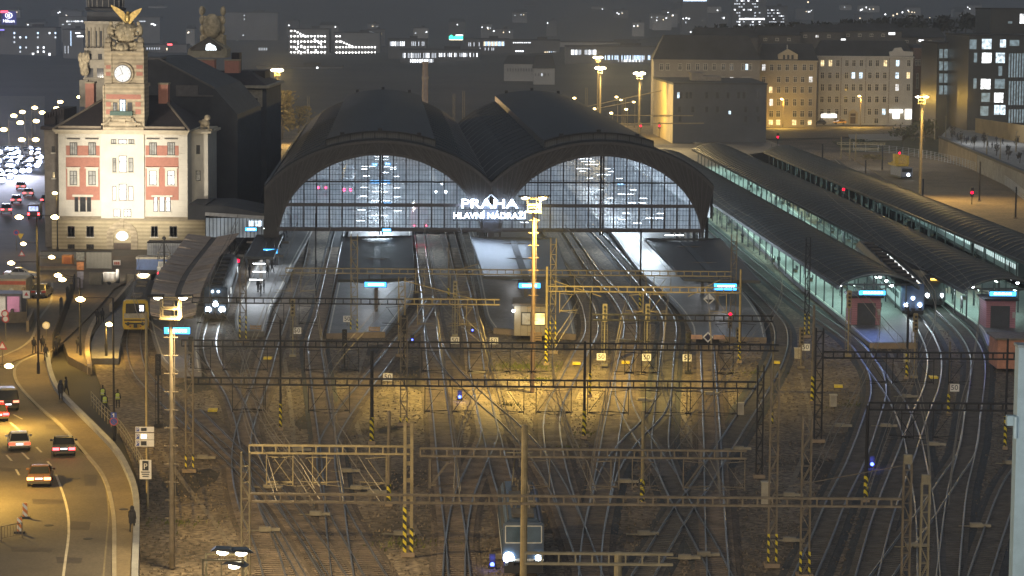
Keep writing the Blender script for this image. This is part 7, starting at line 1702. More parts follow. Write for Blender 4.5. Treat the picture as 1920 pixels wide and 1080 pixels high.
tenement('ochre tenement with a small gable over its roof', 1424, 113, 1531, 237, 15, yst, roof_dk, [(121,132,[1432,1447,1461,1476,1491,1508,1521],6),(144,154,[1432,1460,1476,1491,1505,1520],6),(163,174,[1445,1460,1475,1490,1504,1519],6),(186,198,[1446,1460,1475,1490,1504,1519],6),(208,219,[1446,1459,1490,1504,1519],7),(225,234,[1445,1459,1489,1504,1518],7)], 82, lit=(0,12,13,19,30,31,32,34), lits=[e_win, e_winw])
Yb = P(1478,237,0).y-.2; t = thing('roof_gable', 'small pedimented gable on the ochre tenement', 'gable', (V(1478,100,Yb).x, Yb, V(1478,113,Yb).z))
m = MB(); pts = [V(1459,113,Yb),V(1459,102,Yb),V(1478,92,Yb),V(1496,102,Yb),V(1496,113,Yb)]; m.ext([(p.x,p.z) for p in pts], Yb, Yb+5); obj('wall', m, yst, t, True)
for x in (1470,1478,1486): m = MB(); a,b,c_,d_ = RX(x-2,103,x+2,111,Yb); m.bb(a,b,Yb-.05,Yb+.02,c_,d_); obj('window', m, glass_d, t, True)
m = MB(); m.tube(V(1476,92,Yb+1), V(1476,84,Yb+1), .15); obj('finial', m, gst, t, True)
tg, Yg, gx0, gx1, gz = tenement('grey tenement with a yellow lit lower half and shop lights', 1533, 105, 1711, 233, 16, gst, roof_dk, [(113,124,[1542,1557,1571,1588,1601,1615,1632,1645,1660,1683,1704],6),(136,147,[1542,1556,1570,1587,1600,1614,1631,1645,1659,1682,1703],6),(158,170,[1542,1556,1570,1587,1600,1614,1630,1644,1659,1682,1703],6),(181,192,[1541,1555,1569,1586,1600,1630,1644,1658,1681],6),(204,215,[1541,1554,1569,1585,1630,1643,1657],6),(222,231,[1540,1568,1643],7)], 76, lit=(0,1,8,9,15,16,20,21,31,48), lits=[e_win, e_winb, e_winw])
m = MB(); pts = [V(1668,105,Yg-.4),V(1668,97,Yg-.4),V(1674,96,Yg-.4),V(1678,90,Yg-.4),V(1690,89,Yg-.4),V(1694,96,Yg-.4),V(1712,97,Yg-.4),V(1712,105,Yg-.4)]; m.ext([(p.x,p.z) for p in pts], Yg-.4, Yg+1.2); obj('attic', m, gst, tg, True)
m = MB(); fbox(1594, 213, 1604, 232, Yg, .1, .05, m); pd = obj('door', m, M('dark_door_wood', (.09,.06,.04), .6), tg, True); m = MB(); pts = [V(1590,212,Yg),V(1600,204,Yg),V(1609,212,Yg)]; m.ext([(p.x,p.z) for p in pts], Yg-.6, Yg); fbox(1591, 212, 1594, 232, Yg, .5, .05, m); fbox(1604, 212, 1608, 232, Yg, .5, .05, m); obj('portal', m, yst, tg, True)
for x0, y0, x1, y1, s in ((1540,214,1568,220,7),(1668,206,1692,211,8),(1674,211,1686,222,5),(1697,205,1709,223,4)):
    m = MB(); fbox(x0, y0, x1, y1, Yg, .25, .02, m); obj('shop_light', m, E('shop_glow_%d' % s, (1,.97,.9), s*.7), tg, True)
for x in (1533.5, 1576, 1622, 1666):  m = MB(); fbox(x, 107, x+1, 231, Yg, .12, .02, m); obj('downpipe', m, steel_k, tg, True)
tenement('brownish tenement receding up the side street', 1712, 90, 1752, 236, 20, M('reddish_tenement_render', (.22,.15,.12), .85), roof_dk, [(112,122,[1718,1724],3),(138,165,[1720,1730,1740],3),(180,196,[1722,1732,1745],3)], 84, Y=880, lit=(3,6))
tenement('tall pale tenement strip beside the office', 1740, 97, 1760, 236, 20, M('pale_tenement_render', (.26,.25,.24), .85), roof_dk, [(120,130,[1746,1753],3),(150,160,[1746,1753],3),(178,188,[1745,1750],3)], 88, Y=872, lit=(4,5))
# dark block with the yellow lit end wall
Yk = 735; X0, X1, Z0, Z1 = RX(1262, 158, 1437, 262, Yk); t = thing('warehouse_block', 'dark grey flat roofed block whose end wall glows yellow', 'building', ((X0+X1)/2, Yk, 0))
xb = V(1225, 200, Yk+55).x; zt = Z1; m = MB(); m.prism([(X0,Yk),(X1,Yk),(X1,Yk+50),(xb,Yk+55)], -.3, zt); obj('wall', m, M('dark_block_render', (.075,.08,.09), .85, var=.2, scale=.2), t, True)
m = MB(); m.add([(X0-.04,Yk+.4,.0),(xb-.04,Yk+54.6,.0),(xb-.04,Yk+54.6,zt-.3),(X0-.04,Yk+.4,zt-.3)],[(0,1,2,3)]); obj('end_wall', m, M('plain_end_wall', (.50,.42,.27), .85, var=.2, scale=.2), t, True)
m = MB(); m.prism([(X0-.2,Yk-.2),(X1+.2,Yk-.2),(X1+.2,Yk+50),(xb-.2,Yk+55)], zt, zt+.35); obj('flat_roof', m, roof_dk, t, True)
m = MB(); fbox(1296, 138, 1318, 158, Yk+20, 0, 8, m); fbox(1318, 143, 1352, 158, Yk+20, 0, 8, m); fbox(1294, 136, 1322, 138, Yk+20, .2, 9, m); obj('roof_house', m, M('roof_house_render', (.20,.18,.16), .85), t, True)
k = 0
for y0, y1, xs in ((173,184,[1272,1277,1288,1295,1325,1345,1365,1385,1395,1420]),(200,210,[1274,1299,1325,1345,1398,1420]),(208,214,[1368]),(218,228,[1275,1398,1422])):
    for x in xs:
        a, b, c_, d_ = RX(x-2.2, y0, x+2.2, y1, Yk); f = MB(); f.bb(a-.1, b+.1, Yk-.06, Yk, c_-.1, c_); f.bb(a-.1, a, Yk-.06, Yk, c_, d_); f.bb(b, b+.1, Yk-.06, Yk, c_, d_); o = obj('window', f, frame_d, t, True); f = MB(); f.bb(a, b, Yk-.04, Yk-.02, c_, d_); obj('pane', f, e_winb if x in (1272,1277,1295,1299) and k % 2 == 0 or x == 1368 else pane_d, o, True); k += 1
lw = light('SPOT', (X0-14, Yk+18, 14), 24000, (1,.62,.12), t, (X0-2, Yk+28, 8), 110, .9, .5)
# roofs behind the tenements
for i, (x0, y0, x1, y1, ry, Yq) in enumerate(((1300,70,1420,120,52,870),(1415,66,1500,120,50,880),(1490,60,1580,120,46,885),(1570,58,1690,120,44,890),(1680,70,1770,110,52,930))):
    tenement('dark roofed house behind the tenements, %s' % ('leftmost of the row','second of the row','with a skylight','widest of the row','beside the side street')[i], x0, y0, x1, y1, 16, M('dim_rear_wall', (.10,.095,.09), .9), roof_dk, [(y0+6,y0+10,[x0+20+k*22 for k in range(int((x1-x0)/26))],5)], ry, Y=Yq, lit=(1,) if i in (2,) else (), band=False)
for i, (x, y, s, lab) in enumerate(((1672,63,1.0,'tilted lit skylight on the widest rear roof'),(1581,74,.7,'small lit skylight on the third rear roof'),(1346,81,.8,'bright dormer lamp on the leftmost rear roof'),(1727,76,.8,'pale skylight on the rear roof by the side street'))):
    p = V(x, y, 862 if i != 1 else 860); t = thing('skylight', lab, 'skylight', p, 0); m = MB(); m.box((0,0,0),2.6*s,.4,1.1*s); obj('frame', m, frame_d, t); m = MB(); m.box((0,-.25,0),2.1*s,.06,.8*s); obj('pane', m, E('skylight_glow', (.95,.97,1), 1.4), t)
# ------------------------------------------------------------------ dark glass office
off = M('dark_office_cladding', (.03,.034,.036), .35, .2, var=.2, scale=.3); e_off = E('office_window_glow', (.72,.88,1.0), 1.1, pattern=1.1); e_offd = E('dim_office_window_glow', (.45,.62,.72), .22, pattern=1.0); e_offw = E('bright_office_window_glow', (.92,.97,1.0), 1.9, pattern=.9)
def office(label, x0, y0, x1, y1, Y, dep, wins, extra=()):
    X0, X1, Z0, Z1 = RX(x0, y0, x1, y1, Y); t = thing('office_block', label, 'office building', ((X0+X1)/2, Y, 0)); m = MB(); m.bb(X0, X1, Y, Y+dep, -.3, Z1); obj('wall', m, off, t, True)
    m = MB(); m.bb(X0-.15, X1+.15, Y-.25, Y+dep, Z1, Z1+.4); obj('parapet', m, steel_d, t, True)
    for a, b, c, d, e in wins:
        xa, xb_, za, zb = RX(a, c, b, d, Y); f = MB(); f.bb(xa-.15, xa, Y-.12, Y, za-.1, zb+.1); f.bb(xb_, xb_+.15, Y-.12, Y, za-.1, zb+.1); f.bb(xa, xb_, Y-.12, Y, zb, zb+.12); f.bb(xa, xb_, Y-.12, Y, za-.12, za)
        n = max(1, int((xb_-xa)/1.5))
        for k in range(1, n): xx = xa+(xb_-xa)*k/n; f.bb(xx-.05, xx+.05, Y-.1, Y-.02, za, zb)
        o = obj('window', f, frame_d, t, True); f = MB(); f.bb(xa, xb_, Y-.06, Y-.03, za, zb); obj('pane', f, e, o, True)
    return t
wl = []
for r_, y in enumerate((92,115,138,160)):
    for x in (1764,1773): wl.append((x-3, x+4, y, y+17, e_offd))
wl += [(1787,1803,93,111,e_off),(1790,1796,117,127,e_off),(1784,1789,124,131,e_offw),(1803,1809,127,134,e_offw)]
for k in range(8): wl.append((1780+k*3.1, 1782+k*3.1, 142, 160, e_offd))
for k in range(14): wl.append((1778+k*5.6, 1781+k*5.6, 213+k*.9, 233+k*.6, e_off if k % 3 else e_offw))
office('dark glass office wing with narrow glowing windows', 1756, 82, 1862, 238, 770, 30, wl)
wl = [(1818,1831,74,92,e_offd),(1841,1859,73,92,e_off),(1875,1886,74,89,e_off),(1893,1911,75,86,e_offd),(1826,1832,99,117,e_offd),(1841,1859,99,118,e_offw),(1867,1884,99,118,e_off),(1872,1879,124,142,e_offd),(1825,1831,147,166,e_offd),(1839,1857,148,167,e_offw),(1865,1884,148,166,e_offd),(1840,1856,174,191,e_offd),(1864,1881,174,192,e_offw),(1838,1853,199,217,e_offd),(1864,1885,197,215,e_off)]
for yy in (100,152,205):
    for k in range(7): wl.append((1891+k*5, 1894+k*5, yy, yy+45 if yy < 200 else 230, e_offd))
office('nearer dark glass office tower with large glowing rooms', 1815, 68, 1990, 240, 735, 40, wl)
office('dark office penthouse with one bright window at the top right', 1857, 18, 1990, 70, 760, 25, [(1912,1925,26,44,e_offw),(1890,1898,40,44,e_offd)])
light('SPOT', V(1826,187,725), 700, SOD, None, V(1826,215,735), 120, .8, .3)
# parked cars on the street, trees
for x, y, m_, lab in ((1549,234,ck,'dark car parked under the long shop light'),(1586,233,M('amber_car_paint', (.42,.24,.05), .35),'amber lit car parked beside the portal of the grey tenement'),(1742,214,cs,'pale car parked in the side street')): car(lab, x, y, 1.57, m_, 'hatch', z=.3, simple=True, brake=False, group='cars parked in the far street')
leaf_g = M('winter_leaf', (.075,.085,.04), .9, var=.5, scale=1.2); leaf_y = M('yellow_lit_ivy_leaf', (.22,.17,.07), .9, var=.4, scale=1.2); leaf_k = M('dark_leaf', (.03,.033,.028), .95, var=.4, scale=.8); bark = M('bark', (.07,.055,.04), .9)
def tree(label, x, yb, ytop, wpx, leafm, n=500, z=0, leaf=.5, group=None, cat='tree', name='tree', Y=None, twig=False, cz=.58):
    b = P(x, yb, z) if Y is None else Vector((V(x,yb,Y).x, Y, V(x,yb,Y).z)); ppm = F/b.y; h = V(x, ytop, b.y).z-b.z; rw = wpx/ppm/2; rr = random.Random(int(x*3+yb))
    t = thing(name, label, cat, b, 0, group); m = MB(); m.tube((0,0,0),(.1,0,h*.5),max(.1,h*.022),max(.06,h*.013),7)
    cl = []
    for k in range(9):
        a = rr.uniform(0, 6.28); q = (math.cos(a)*rw*rr.uniform(.3,.9), math.sin(a)*rw*rr.uniform(.3,.9), h*rr.uniform(.42,.95)); cl.append(q); m.tube((.05,0,h*rr.uniform(.25,.5)), q, max(.05,h*.009), .02, 5)
        if twig:
            for j in range(6): e = (q[0]+rr.uniform(-1,1)*rw*.4, q[1]+rr.uniform(-1,1)*rw*.4, q[2]+rr.uniform(-.1,.3)*h*.5); m.tube((q[0]*.7,q[1]*.7,q[2]*.8), e, .04, .015, 4)
    obj('trunk', m, bark, t); m = MB()
    for k in range(n):
        c = rr.choice(cl); s = leaf*rr.uniform(.5,1.2); p = Vector((c[0]+rr.gauss(0,rw*.3), c[1]+rr.gauss(0,rw*.3), min(h, max(h*.15, c[2]+rr.gauss(0,h*.11)))))
        u = Vector((rr.uniform(-1,1),rr.uniform(-1,1),rr.uniform(-1,1))).normalized()*s; w_ = u.orthogonal().normalized()*s*.6; m.quad(p-u, p-w_, p+u, p+w_)
    obj('crown', m, leafm, t); return t
tree('sparse bare tree on the grass slope by the tall right lamp mast', 1692, 278, 232, 60, leaf_g, 260, leaf=.45, twig=True)
tree('bushy shrub on the grass slope before the side street', 1735, 266, 222, 46, leaf_g, 380, leaf=.5)
tree('low round shrub at the bend of the pale path', 1612, 274, 262, 26, leaf_g, 160, leaf=.4, cat='shrub', name='shrub')
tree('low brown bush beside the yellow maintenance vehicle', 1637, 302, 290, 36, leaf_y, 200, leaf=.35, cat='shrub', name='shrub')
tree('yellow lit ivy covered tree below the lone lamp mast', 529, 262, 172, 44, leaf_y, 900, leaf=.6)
tree('dark bush against the station rear corner', 505, 290, 258, 34, leaf_k, 300, leaf=.5)
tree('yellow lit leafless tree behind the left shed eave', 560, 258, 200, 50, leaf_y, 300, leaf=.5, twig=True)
for i, (x, y) in enumerate(((1802,272),(1826,280),(1845,276),(1868,292),(1890,300),(1912,306),(1905,282),(1785,262))): tree('young bare plaza tree with thin stem', x, y, y-26, 12, leaf_k, 40, z=pz, leaf=.25, group='young trees on the raised plaza', twig=True)
for i, (x, y) in enumerate(((1773,258),(1850,290),(1875,300),(1752,262),(1905,285))): street_lamp('slim unlit lamp post on the plaza', (x, y-38), x, y, 0, z=pz, heads=[(x+1, y-38)], grp='slim lamp posts on the plaza', r=.01, mat=steel_g)
light('AREA', P(1850,270,pz)+Vector((0,0,9)), 1300, (.95,.97,1), size=(20,12), target=P(1850,270,pz), name='plaza_fill_light')  # broad panel with no fitting, brightens the plaza
light('AREA', P(1640,256,8)+Vector((0,0,2)), 900, (.95,.97,1), size=(10,5), target=P(1640,256,0), name='path_fill_light')  # panel with no fitting, brightens the path
# pale blue column at the right frame edge
Yc = 120; X0, X1, Z0, Z1 = RX(1907, 652, 1960, 900, Yc); t = thing('blue_column', 'pale blue painted steel column close to the viewer at the right edge', 'column', (X0, Yc, 0)); cb = M('pale_blue_paint', (.30,.42,.50), .45, var=.12, scale=1.2)
m = MB(); m.bb(0, 1.4, 0, .9, 0, Z1); obj('shaft', m, cb, t); m = MB(); m.bb(-.06, 1.46, -.06, .96, Z1, Z1+.12); obj('cap', m, M('grey_column_cap', (.2,.25,.28), .5), t)
zb = V(1907,785,Yc).z; m = MB(); m.bb(-.42, .02, .1, .5, zb-.35, zb+.1); m.tube((-.05,-.02,zb-.9),(-.05,-.02,zb+.1),.1,n=10); obj('bracket', m, cb, t)
light('AREA', (X0-5, Yc-14, Z1-3), 420, (.9,.95,1), t, size=(2,2), target=(X0+.5, Yc, Z1-6))  # soft panel without a fitting, aimed at the column
# ------------------------------------------------------------------ hills and far city
def hill(name, Y0, prof, depth, mat, zb=-1):
    m = MB(); n = len(prof); vs = []
    pp = [(V(x, y, Y0+depth*.5).x, V(x, y, Y0+depth*.5).z) for x, y in prof]
    for x, z in pp: vs += [(x*(Y0/(Y0+depth*.5)), Y0, zb), (x, Y0+depth*.5, z), (x*1.1, Y0+depth, z*1.02)]
    fs = []
    for i in range(n-1):
        for k in range(2): fs.append((3*i+k, 3*i+3+k, 3*i+4+k, 3*i+1+k))
    m.add(vs, fs); return struct(name, m, mat, smooth=True)
hm_ = M('far_hillside', (.05,.052,.05), .95, var=.4, scale=.01)
hill('far_hill', 2600, [(-600,-10),(0,-45),(300,-60),(700,-70),(1100,-62),(1400,-50),(1700,-40),(2000,-30),(2600,-20)], 2000, hm_)
hill('middle_hill', 1400, [(-600,100),(0,105),(200,112),(500,118),(800,112),(1000,100),(1200,86),(1400,60),(1650,46),(1900,34),(2400,20)], 500, M('dark_wooded_slope', (.04,.043,.04), .95, var=.4, scale=.02))
lit_w = E('far_window_glow', (.92,.96,1.0), 3.2); lit_d = E('far_dim_window_glow', (.80,.86,.95), .9); lit_y = E('far_warm_window_glow', (1.0,.82,.55), 2.0); lit_b = E('far_blue_window_glow', (.55,.75,1.0), 2.2); dot_w = E('string_light_glow', (1.0,.99,.95), 8)
far_wall = [M('far_wall_grey', (.2,.205,.215), .9, var=.2, scale=.05), M('far_wall_dark', (.12,.125,.135), .9, var=.2, scale=.05), M('far_wall_pale', (.32,.32,.32), .9, var=.2, scale=.05)]
WMESH = {}
def win(parent, x, z, w_, h_, mat):
    k = (round(w_,1), round(h_,1), mat.name)
    if k not in WMESH: m = MB(); m.bb(-w_/2,w_/2,-.25,.0,-h_/2,h_/2); WMESH[k] = m.mesh('window', mat)
    o = bpy.data.objects.new('window', WMESH[k]); col.objects.link(o); o.parent = parent; o.location = (x-parent.location.x, 0, z-parent.location.z); return o
def far_block(label, x0, y0, x1, y1, Y, wall, wins, roof=None, group='far city buildings', name='city_building', base=None, dep=20):
    X0, X1, Z0, Z1 = RX(x0, y0, x1, y1, Y); zb = min(Z0, Z0) if base is None else base
    t = thing(name, label, 'building', ((X0+X1)/2, Y, zb), 0, group); hw = (X1-X0)/2; m = MB(); m.bb(-hw, hw, 0, dep, -8, Z1-zb); obj('wall', m, wall, t)
    m = MB()
    if roof: m.add([(-hw-.5,-.5,Z1-zb),(hw+.5,-.5,Z1-zb),(hw+.5,dep,Z1-zb),(-hw-.5,dep,Z1-zb),(-hw*.8,dep*.5,Z1-zb+roof),(hw*.8,dep*.5,Z1-zb+roof)],[(0,1,5,4),(1,2,5),(2,3,4,5),(3,0,4)])
    else: m.bb(-hw-.2,hw+.2,-.2,dep,Z1-zb,Z1-zb+.6); m.box((hw*.3,dep*.4,Z1-zb+1.2),hw*.4,4,2)
    obj('roof', m, roof_dk, t)
    s = Y/F
    for (x, y, wp, hp, mt) in wins: p = V(x, y, Y); win(t, p.x, p.z, wp*s, hp*s, mt)
    return t
rf = random.Random(5)
# building strung with rows of white dots
d1 = []
for r_, (y, xs, xe) in enumerate(((58,546,552),(68,546,614),(78,546,614),(88,546,614),(98,546,614),(108,558,614),(117.5,576,614))):
    x = xs
    while x <= xe: d1.append((x, y, 2.6, 2.4, dot_w)); x += 6.3
d1 += [(553+5*k, 58+2.6*k, 2.2, 2.2, dot_w) for k in range(5)]+[(559+6*k, 82+4*k, 2.2, 2.2, dot_w) for k in range(4)]+[(590+4*k, 74+3*k, 2, 2, dot_w) for k in range(4)]+[(556+4*k, 92+4*k, 2, 2, dot_w) for k in range(4)]+[(592+3*k, 94+4*k, 2, 2, dot_w) for k in range(3)]
far_block('far building covered in rows of white light dots, left of two', 541, 55, 617, 122, 1900, far_wall[0], d1)
d2 = []
for y, xs, xe in ((68,631,640),(78,631,640),(88.5,631,704),(98.5,631,704),(108,631,632)):
    x = xs
    while x <= xe: d2.append((x, y, 2.4, 2.2, dot_w)); x += 6.0
d2 += [(640+5*k, 78+2.2*k, 2.2, 2.2, dot_w) for k in range(5)]
far_block('far building with rows of white light dots, right of two', 626, 62, 712, 120, 1900, far_wall[0], d2)
def strip(x0, x1, y, h_, p, mats, step=3.2): return [(x, y, 1.3, h_, rf.choice(mats)) for x in [x0+step*k for k in range(int((x1-x0)/step))] if rf.random() < p]
far_block('long far building with a row of tall lit windows', 728, 74, 800, 98, 1700, far_wall[1], strip(732,762,82,8,.9,[lit_w,lit_d])+strip(766,800,82,8,.4,[lit_d]))
far_block('wide low far building with two glowing window bands', 750, 94, 900, 124, 1600, far_wall[1], strip(756,822,104,9,.8,[lit_w,lit_d,lit_d])+strip(770,815,115,8,1,[lit_w,lit_w,lit_d])+strip(824,900,103,7,.7,[lit_d,lit_w]))
far_block('far hall with bluish and warm lit glass strip', 870, 74, 955, 98, 1700, far_wall[1], strip(876,905,83,7,.4,[lit_d])+strip(908,948,82,8,.95,[lit_w,lit_b,lit_y],2.6)+strip(900,930,92,5,.7,[lit_d]))
far_block('far dark building with a thin row of dots on its parapet', 955, 76, 1050, 108, 1650, far_wall[1], [(963+3.4*k,80,1.6,1.6,lit_w) for k in range(10)]+[(968+4*k,96,3,2.2,lit_w) for k in range(4)]+[(1022+4*k,98.5,2.5,3,rf.choice([lit_b,lit_y,lit_w])) for k in range(7)])
far_block('long far depot with narrow lit windows behind the lamp masts', 1060, 88, 1250, 118, 1500, far_wall[1], strip(1072,1130,98,9,.75,[lit_d,lit_w],2.8)+strip(1135,1225,108,8,.75,[lit_d,lit_b],2.6)+strip(1160,1215,114,4,.8,[lit_w,lit_d],3)+strip(1230,1250,99,8,.9,[lit_w],2.8))
far_block('long pale far roof deck under the hill', 1020, 80, 1260, 96, 1800, far_wall[2], [])
# high rises at the top
tw_ = []
for r_ in range(14):
    for c in range(12):
        y = -4+r_*5.6; x = 1378+c*4.2
        if rf.random() < .34: tw_.append((x, y, 3.0, 2.2, rf.choice([lit_w,lit_d,lit_d])))
    if r_ == 7: tw_ += [(1388+4.4*c, 35.5, 3.6, 3, lit_w) for c in range(11)]
far_block('tall far high rise with many lit office rows', 1374, -30, 1436, 90, 2400, far_wall[1], tw_)
far_block('lower wing of the lit high rise', 1436, 12, 1476, 90, 2420, far_wall[1], [(1440+3.6*c, 19+5.5*r_, 2.8, 1.6, rf.choice([lit_d,lit_d,lit_w])) for r_ in range(6) for c in range(9) if rf.random() < .5])
far_block('slim far tower with a blue roof band', 1279, -20, 1326, 66, 2300, far_wall[1], [(1283+4*k,1,4,2.4,lit_b) for k in range(11)]+[(1281,35,2,2,lit_w),(1287,34,3,2.4,lit_w),(1292,35,3,2,lit_w),(1286,42,2,3,lit_d)]+[(1295+3.3*k,60,2.4,2,lit_w) for k in range(9)])
far_block('low far pavilion with a bright strip right of the high rise', 1440, 44, 1500, 70, 2200, far_wall[1], [(1463,48,9,2.4,lit_w),(1488,57,2,5,lit_d),(1500,52,3,2,lit_d)])
# left far blocks
far_block('far office slab at the left with scattered lit windows', 0, 52, 105, 150, 1700, far_wall[0], [(rf.choice([36,47,58,80,91,102,113])-9, rf.choice([62,70,79,89,97,104]), 2.6, 3.2, rf.choice([lit_w,lit_d,lit_b])) for k in range(26)]+[(62,101,3.5,3,lit_w),(93,101,3,3,lit_w)])
far_block('far slab with a bright vertical blue line', 118, 56, 156, 130, 1650, far_wall[0], [(133,72,.9,28,lit_b),(122,93,.8,14,lit_d),(128,93,.8,14,lit_d)]+[(146+3*k,68,3,2,lit_w) for k in range(4)]+[(143+3*k,62,3,1.6,lit_w) for k in range(3)])
far_block('far low block with bright upper windows behind the twin tower', 110, 32, 300, 70, 2300, far_wall[0], [(126+4*k,40,3,2.2,rf.choice([lit_w,lit_d])) for k in range(8)]+[(262+3*k,40,2.6,2,lit_d) for k in range(4)]+[(286,45,6,2,lit_w),(290,47,4,2,lit_w),(118,46,4,1.6,lit_d),(130,45.5,5,1.6,lit_d)])
far_block('far terrace with a dotted window line right of the clock tower', 268, 84, 350, 110, 1900, far_wall[0], [(276+4.5*k,91,1.4,4,lit_d) for k in range(6)]+[(313,92,2,4,lit_y),(312,118,3,3,lit_w),(318,118,3,3,lit_w)])
far_block('far block with a few paired lamps above the rear tower', 420, 24, 520, 90, 2500, far_wall[0], [(458,29,1.8,2.2,lit_d),(458,36,1.8,2.2,lit_d),(456,66,3,1.6,lit_d)]+[(454+4*k,92,1.2,6,lit_d) for k in range(5)])
far_block('dim long far terrace above the shed', 480, 125, 640, 150, 1500, far_wall[1], [(486+3.5*k,92,1,5,lit_d) for k in range(5)]+[(595,127,3,3,lit_w)])
far_block('pale dim far palace with dark windows right of the chimney', 945, 120, 1022, 146, 1300, far_wall[2], [(952+5*k,131,2,6,far_wall[1]) for k in range(13)], roof=4)
far_block('dim far gabled house in front of the palace', 1000, 128, 1040, 170, 1250, far_wall[2], [(1004+6*k,140,2,5,lit_d if k == 2 else far_wall[1]) for k in range(5)], roof=6)
# many small houses on the hillside
for k in range(70):
    x = rf.uniform(20, 1880); y = rf.uniform(-2, 62) if x < 1250 else rf.uniform(-2, 36); Y = 3300-y*18
    w_ = rf.uniform(16, 42); h_ = rf.uniform(9, 16); ws_ = []
    for q in range(rf.randint(1, 4)): ws_.append((x+rf.uniform(-.4,.4)*w_, y-rf.uniform(.25,.75)*h_+h_*.5, rf.uniform(1.3,2.6), rf.uniform(1.3,2.2), rf.choice([lit_w,lit_w,lit_d,lit_y])))
    far_block('far hillside house with a few lit windows', x-w_/2, y-h_/2, x+w_/2, y+h_/2, Y, rf.choice(far_wall), ws_, roof=rf.choice([None,3]), group='houses scattered over the far hillside', name='hillside_house', dep=14)
for k, (x, y) in enumerate(((1660,27),(1675,29),(1682,26),(1692,23),(1708,28),(1743,34),(1772,36),(1775,33),(1798,36),(1614,19),(1515,4))):
    p = V(x, y, 2300); t = thing('far_street_lamp', 'tiny far street lamp on the dark ridge at the upper right', 'street lamp', p, 0, 'tiny street lamps on the dark ridge'); m = MB(); m.ball((0,0,0),.7); obj('lamp_glass', m, lit_y if k % 3 else lit_w, t); m = MB(); m.tube((0,0,-9),(0,0,-.6),.12,n=5); obj('pole', m, steel_d, t)
# signs on roofs
def roof_sign(label, x0, y0, x1, y1, Y, c, s, txt=None, parts=()):
    X0, X1, Z0, Z1 = RX(x0, y0, x1, y1, Y); t = thing('roof_sign', label, 'sign', ((X0+X1)/2, Y, Z0)); hw, h = (X1-X0)/2, Z1-Z0
    em = E('roof_sign_glow_'+str(int(x0)), c, s)
    if txt: text(txt, h*1.25, em, t, (0,0,h*.5), depth=.05)
    m = MB(); m.bar((-hw,.3,0),(hw,.3,0),.3); m.bar((-hw*.7,.3,-4),(-hw*.7,.3,h),.25); m.bar((hw*.7,.3,-4),(hw*.7,.3,h),.25); obj('sign_frame', m, steel_d, t); return t, hw, h, em
t, hw, h, em = roof_sign('glowing white Hilton roof sign with a round emblem at the upper left', 5, 36, 28, 43, 1690, (.95,.97,1), 2.6, 'Hilton')
m = MB(); 
for k in range(16):
    a, b = 2*math.pi*k/16, 2*math.pi*(k+1)/16; r_ = h*.9; zc = h*2.0; m.bar((r_*math.cos(a),0,zc+r_*.8*math.sin(a)),(r_*math.cos(b),0,zc+r_*.8*math.sin(b)),.3)
m.bar((-h*.25,0,h*1.6),(-h*.25,0,h*2.4),.35); m.bar((h*.25,0,h*1.6),(h*.25,0,h*2.4),.35); m.bar((-h*.25,0,h*2.0),(h*.25,0,h*2.0),.35); obj('emblem', m, em, t)
m = MB(); m.bb(-hw*1.2,hw*1.2,.5,1.2,-1,h*3.1); obj('back_panel', m, E('deep_blue_panel_glow', (.05,.06,.35), .35), t)
roof_sign('red blurred roof sign above the white one at the upper left', 2, 20, 15, 24, 1688, (1,.08,.15), 3.0); m = MB(); X0, X1, Z0, Z1 = RX(1,20,15,24,1688); t = [o for o in bpy.data.objects if o.get('label','').startswith('red blurred')][0]; m.bb(X0,X1,1687.8,1688,Z0,Z1); obj('letter_band', m, MATS['roof_sign_glow_2'], t, True)
t, hw, h, em = roof_sign('teal glowing BANKA CREDITAS roof sign left of the clock tower', 106, 112, 140, 117.5, 1640, (.25,.9,1), 3.0, 'BANKA CREDITAS')
m = MB(); m.tube((-hw*1.02,-.1,h*.5),(-hw*1.02,.1,h*.5),h*.62,n=14); obj('round_emblem', m, em, t)
t, hw, h, em = roof_sign('green glowing roof sign with a white bar on the far hillside', 842, 65, 868, 74, 1850, (.05,1,.55), 2.8)
m = MB(); m.ext([(-hw,0),(hw,0),(hw,h*.75),(-hw*.2,h*.7),(-hw*.35,h*.5),(-hw*.65,h),(-hw,h*.6)],-.2,.1); obj('letter_band', m, em, t); m = MB(); m.bb(-hw*.05,hw,-.3,-.1,h*.78,h*1.0); obj('white_bar', m, lit_w, t); m = MB(); m.bb(-hw,hw,-.3,-.1,-h*.15,0); obj('orange_line', m, lit_y, t)
t, hw, h, em = roof_sign('small red glowing roof sign right of the clock tower', 314, 82, 323, 85, 1895, (1,.1,.12), 3.5); m = MB(); m.bb(-hw,hw,-.2,0,0,h); obj('letter_band', m, em, t)
t, hw, h, em = roof_sign('violet line sign at the upper left frame edge', 0, 55, 8, 57, 1698, (.3,.25,1), 2.0); m = MB(); m.bb(-hw,hw,-.2,0,0,h); obj('letter_band', m, em, t)
# chimney behind the shed
p = P(797,235,0); Yq = 700; x = V(797,180,Yq).x; zt = V(797,118,Yq).z; t = thing('brick_chimney', 'tall slim brick chimney rising behind the left vault', 'chimney', (x,Yq,0)); m = MB(); m.tube((0,0,0),(0,0,zt-.1),.95,.72,14); obj('stack', m, M('pale_chimney_brick', (.26,.21,.18), .85), t); m = MB(); m.tube((0,0,zt-4.2),(0,0,zt-3.6),.95,n=14); m.tube((0,0,zt-.2),(0,0,zt+.3),.85,n=14); obj('chimney_band', m, M('chimney_band_brick', (.30,.25,.2), .85), t)
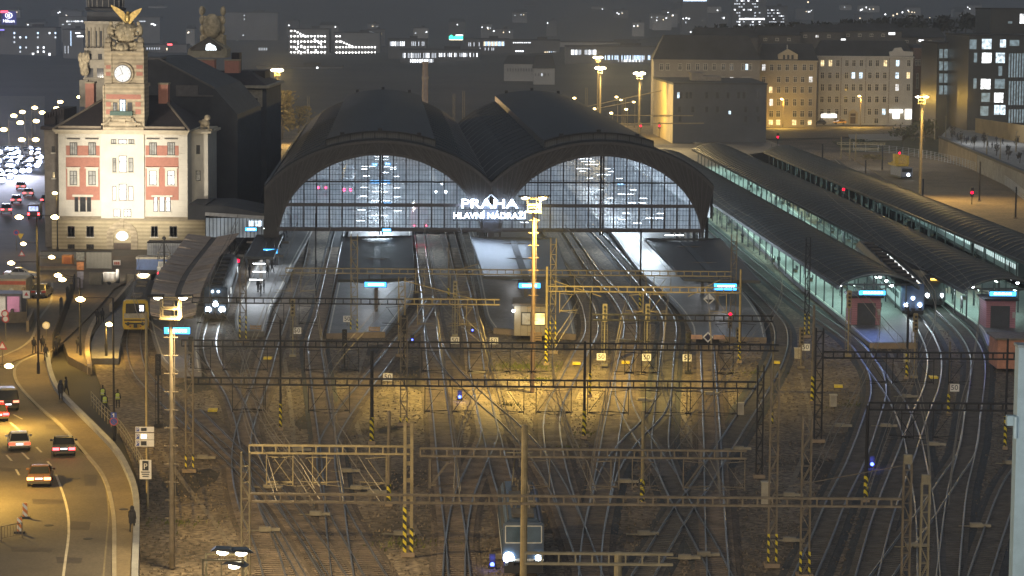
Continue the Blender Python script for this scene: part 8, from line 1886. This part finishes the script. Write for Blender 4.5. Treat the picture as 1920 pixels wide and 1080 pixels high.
# masts beyond the shed
for i, (x, yt, yb, lab) in enumerate(((851,176,235,'lit lattice mast in the notch between the vaults, left of two'),(869,170,235,'lit lattice mast in the notch between the vaults, right of two'),(1099,164,240,'pale mast beyond the right vault'),(1170,182,250,'second pale mast beyond the right vault'),(578,180,232,'pale mast behind the left shed eave'))):
    mast('lattice', (x,yt), (x,yb), lab, steel_y, None, .6, grp='far catenary masts beyond the shed')
def far_wire(a, b, Y): p, q = V(*a, Y), V(*b, Y); return p, q
t = thing('catenary_beam', 'lit far catenary beam beyond the right vault', 'overhead beam', V(1150,215,720)); m = MB()
for a, b in (((1085,203),(1240,170)),((1110,205),(1190,190)),((1150,216),(1300,217)),((1150,232),(1320,231))): p, q = V(*a,720)-t.location, V(*b,720)-t.location; m.bar(p, q, .2)
obj('truss', m, steel_y, t)
light('POINT', V(860,190,640), 3000, (1,.6,.4), radius=.5, name='far_yard_light')
# catenary masts of the right sidings
for i, (x, yt, yb, lab) in enumerate(((1577,256,298,'yellowish mast of a cluster behind the third canopy, left'),(1593,260,300,'yellowish mast of a cluster behind the third canopy, middle'),(1604,250,302,'yellowish mast of a cluster behind the third canopy, right'),(1654,272,320,'dark mast left of the maintenance vehicle'),(1729,335,420,'dark slim mast in front of the third canopy'),(1836,303,378,'dark mast in the sanded siding'),(1904,350,410,'pair mast at the right frame edge'),(1441,295,350,'dark slim mast at the second canopy'),(1622,300,372,'dark mast at the third canopy front'),(1278,205,262,'dark mast before the warehouse block, left'),(1300,208,265,'dark mast before the warehouse block, right'),(1541,270,345,'slim mast beyond the third canopy'))):
    mast('tube', (x,yt), (x,yb), lab, steel_y if i < 3 else steel_d, None, .35, grp='catenary masts of the right sidings')
for i, (x0, y0, x1, y1, Y, mt, lab) in enumerate(((1570,268,1660,271,640,steel_y,'lit beam of the mast cluster behind the third canopy'),(1578,277,1650,282,635,steel_y,'lower lit beam of the mast cluster'),(1225,217,1302,218,742,steel_d,'dark beam before the warehouse block'))): beam(x0, y0, x1, y1, Y, lab, mt, (), h=.4)
# dark trees on the ridge
for i in range(26):
    x = 1300+i*24+rf.uniform(-8,8); y = 84-(x-1300)*.045+rf.uniform(-3,3)
    tree('dark ridge tree behind the tenement roofs', x, y+8, y-26-rf.uniform(0,8), 34, leaf_k, 170, leaf=1.0, group='dark trees along the ridge', Y=990+rf.uniform(-30,30))
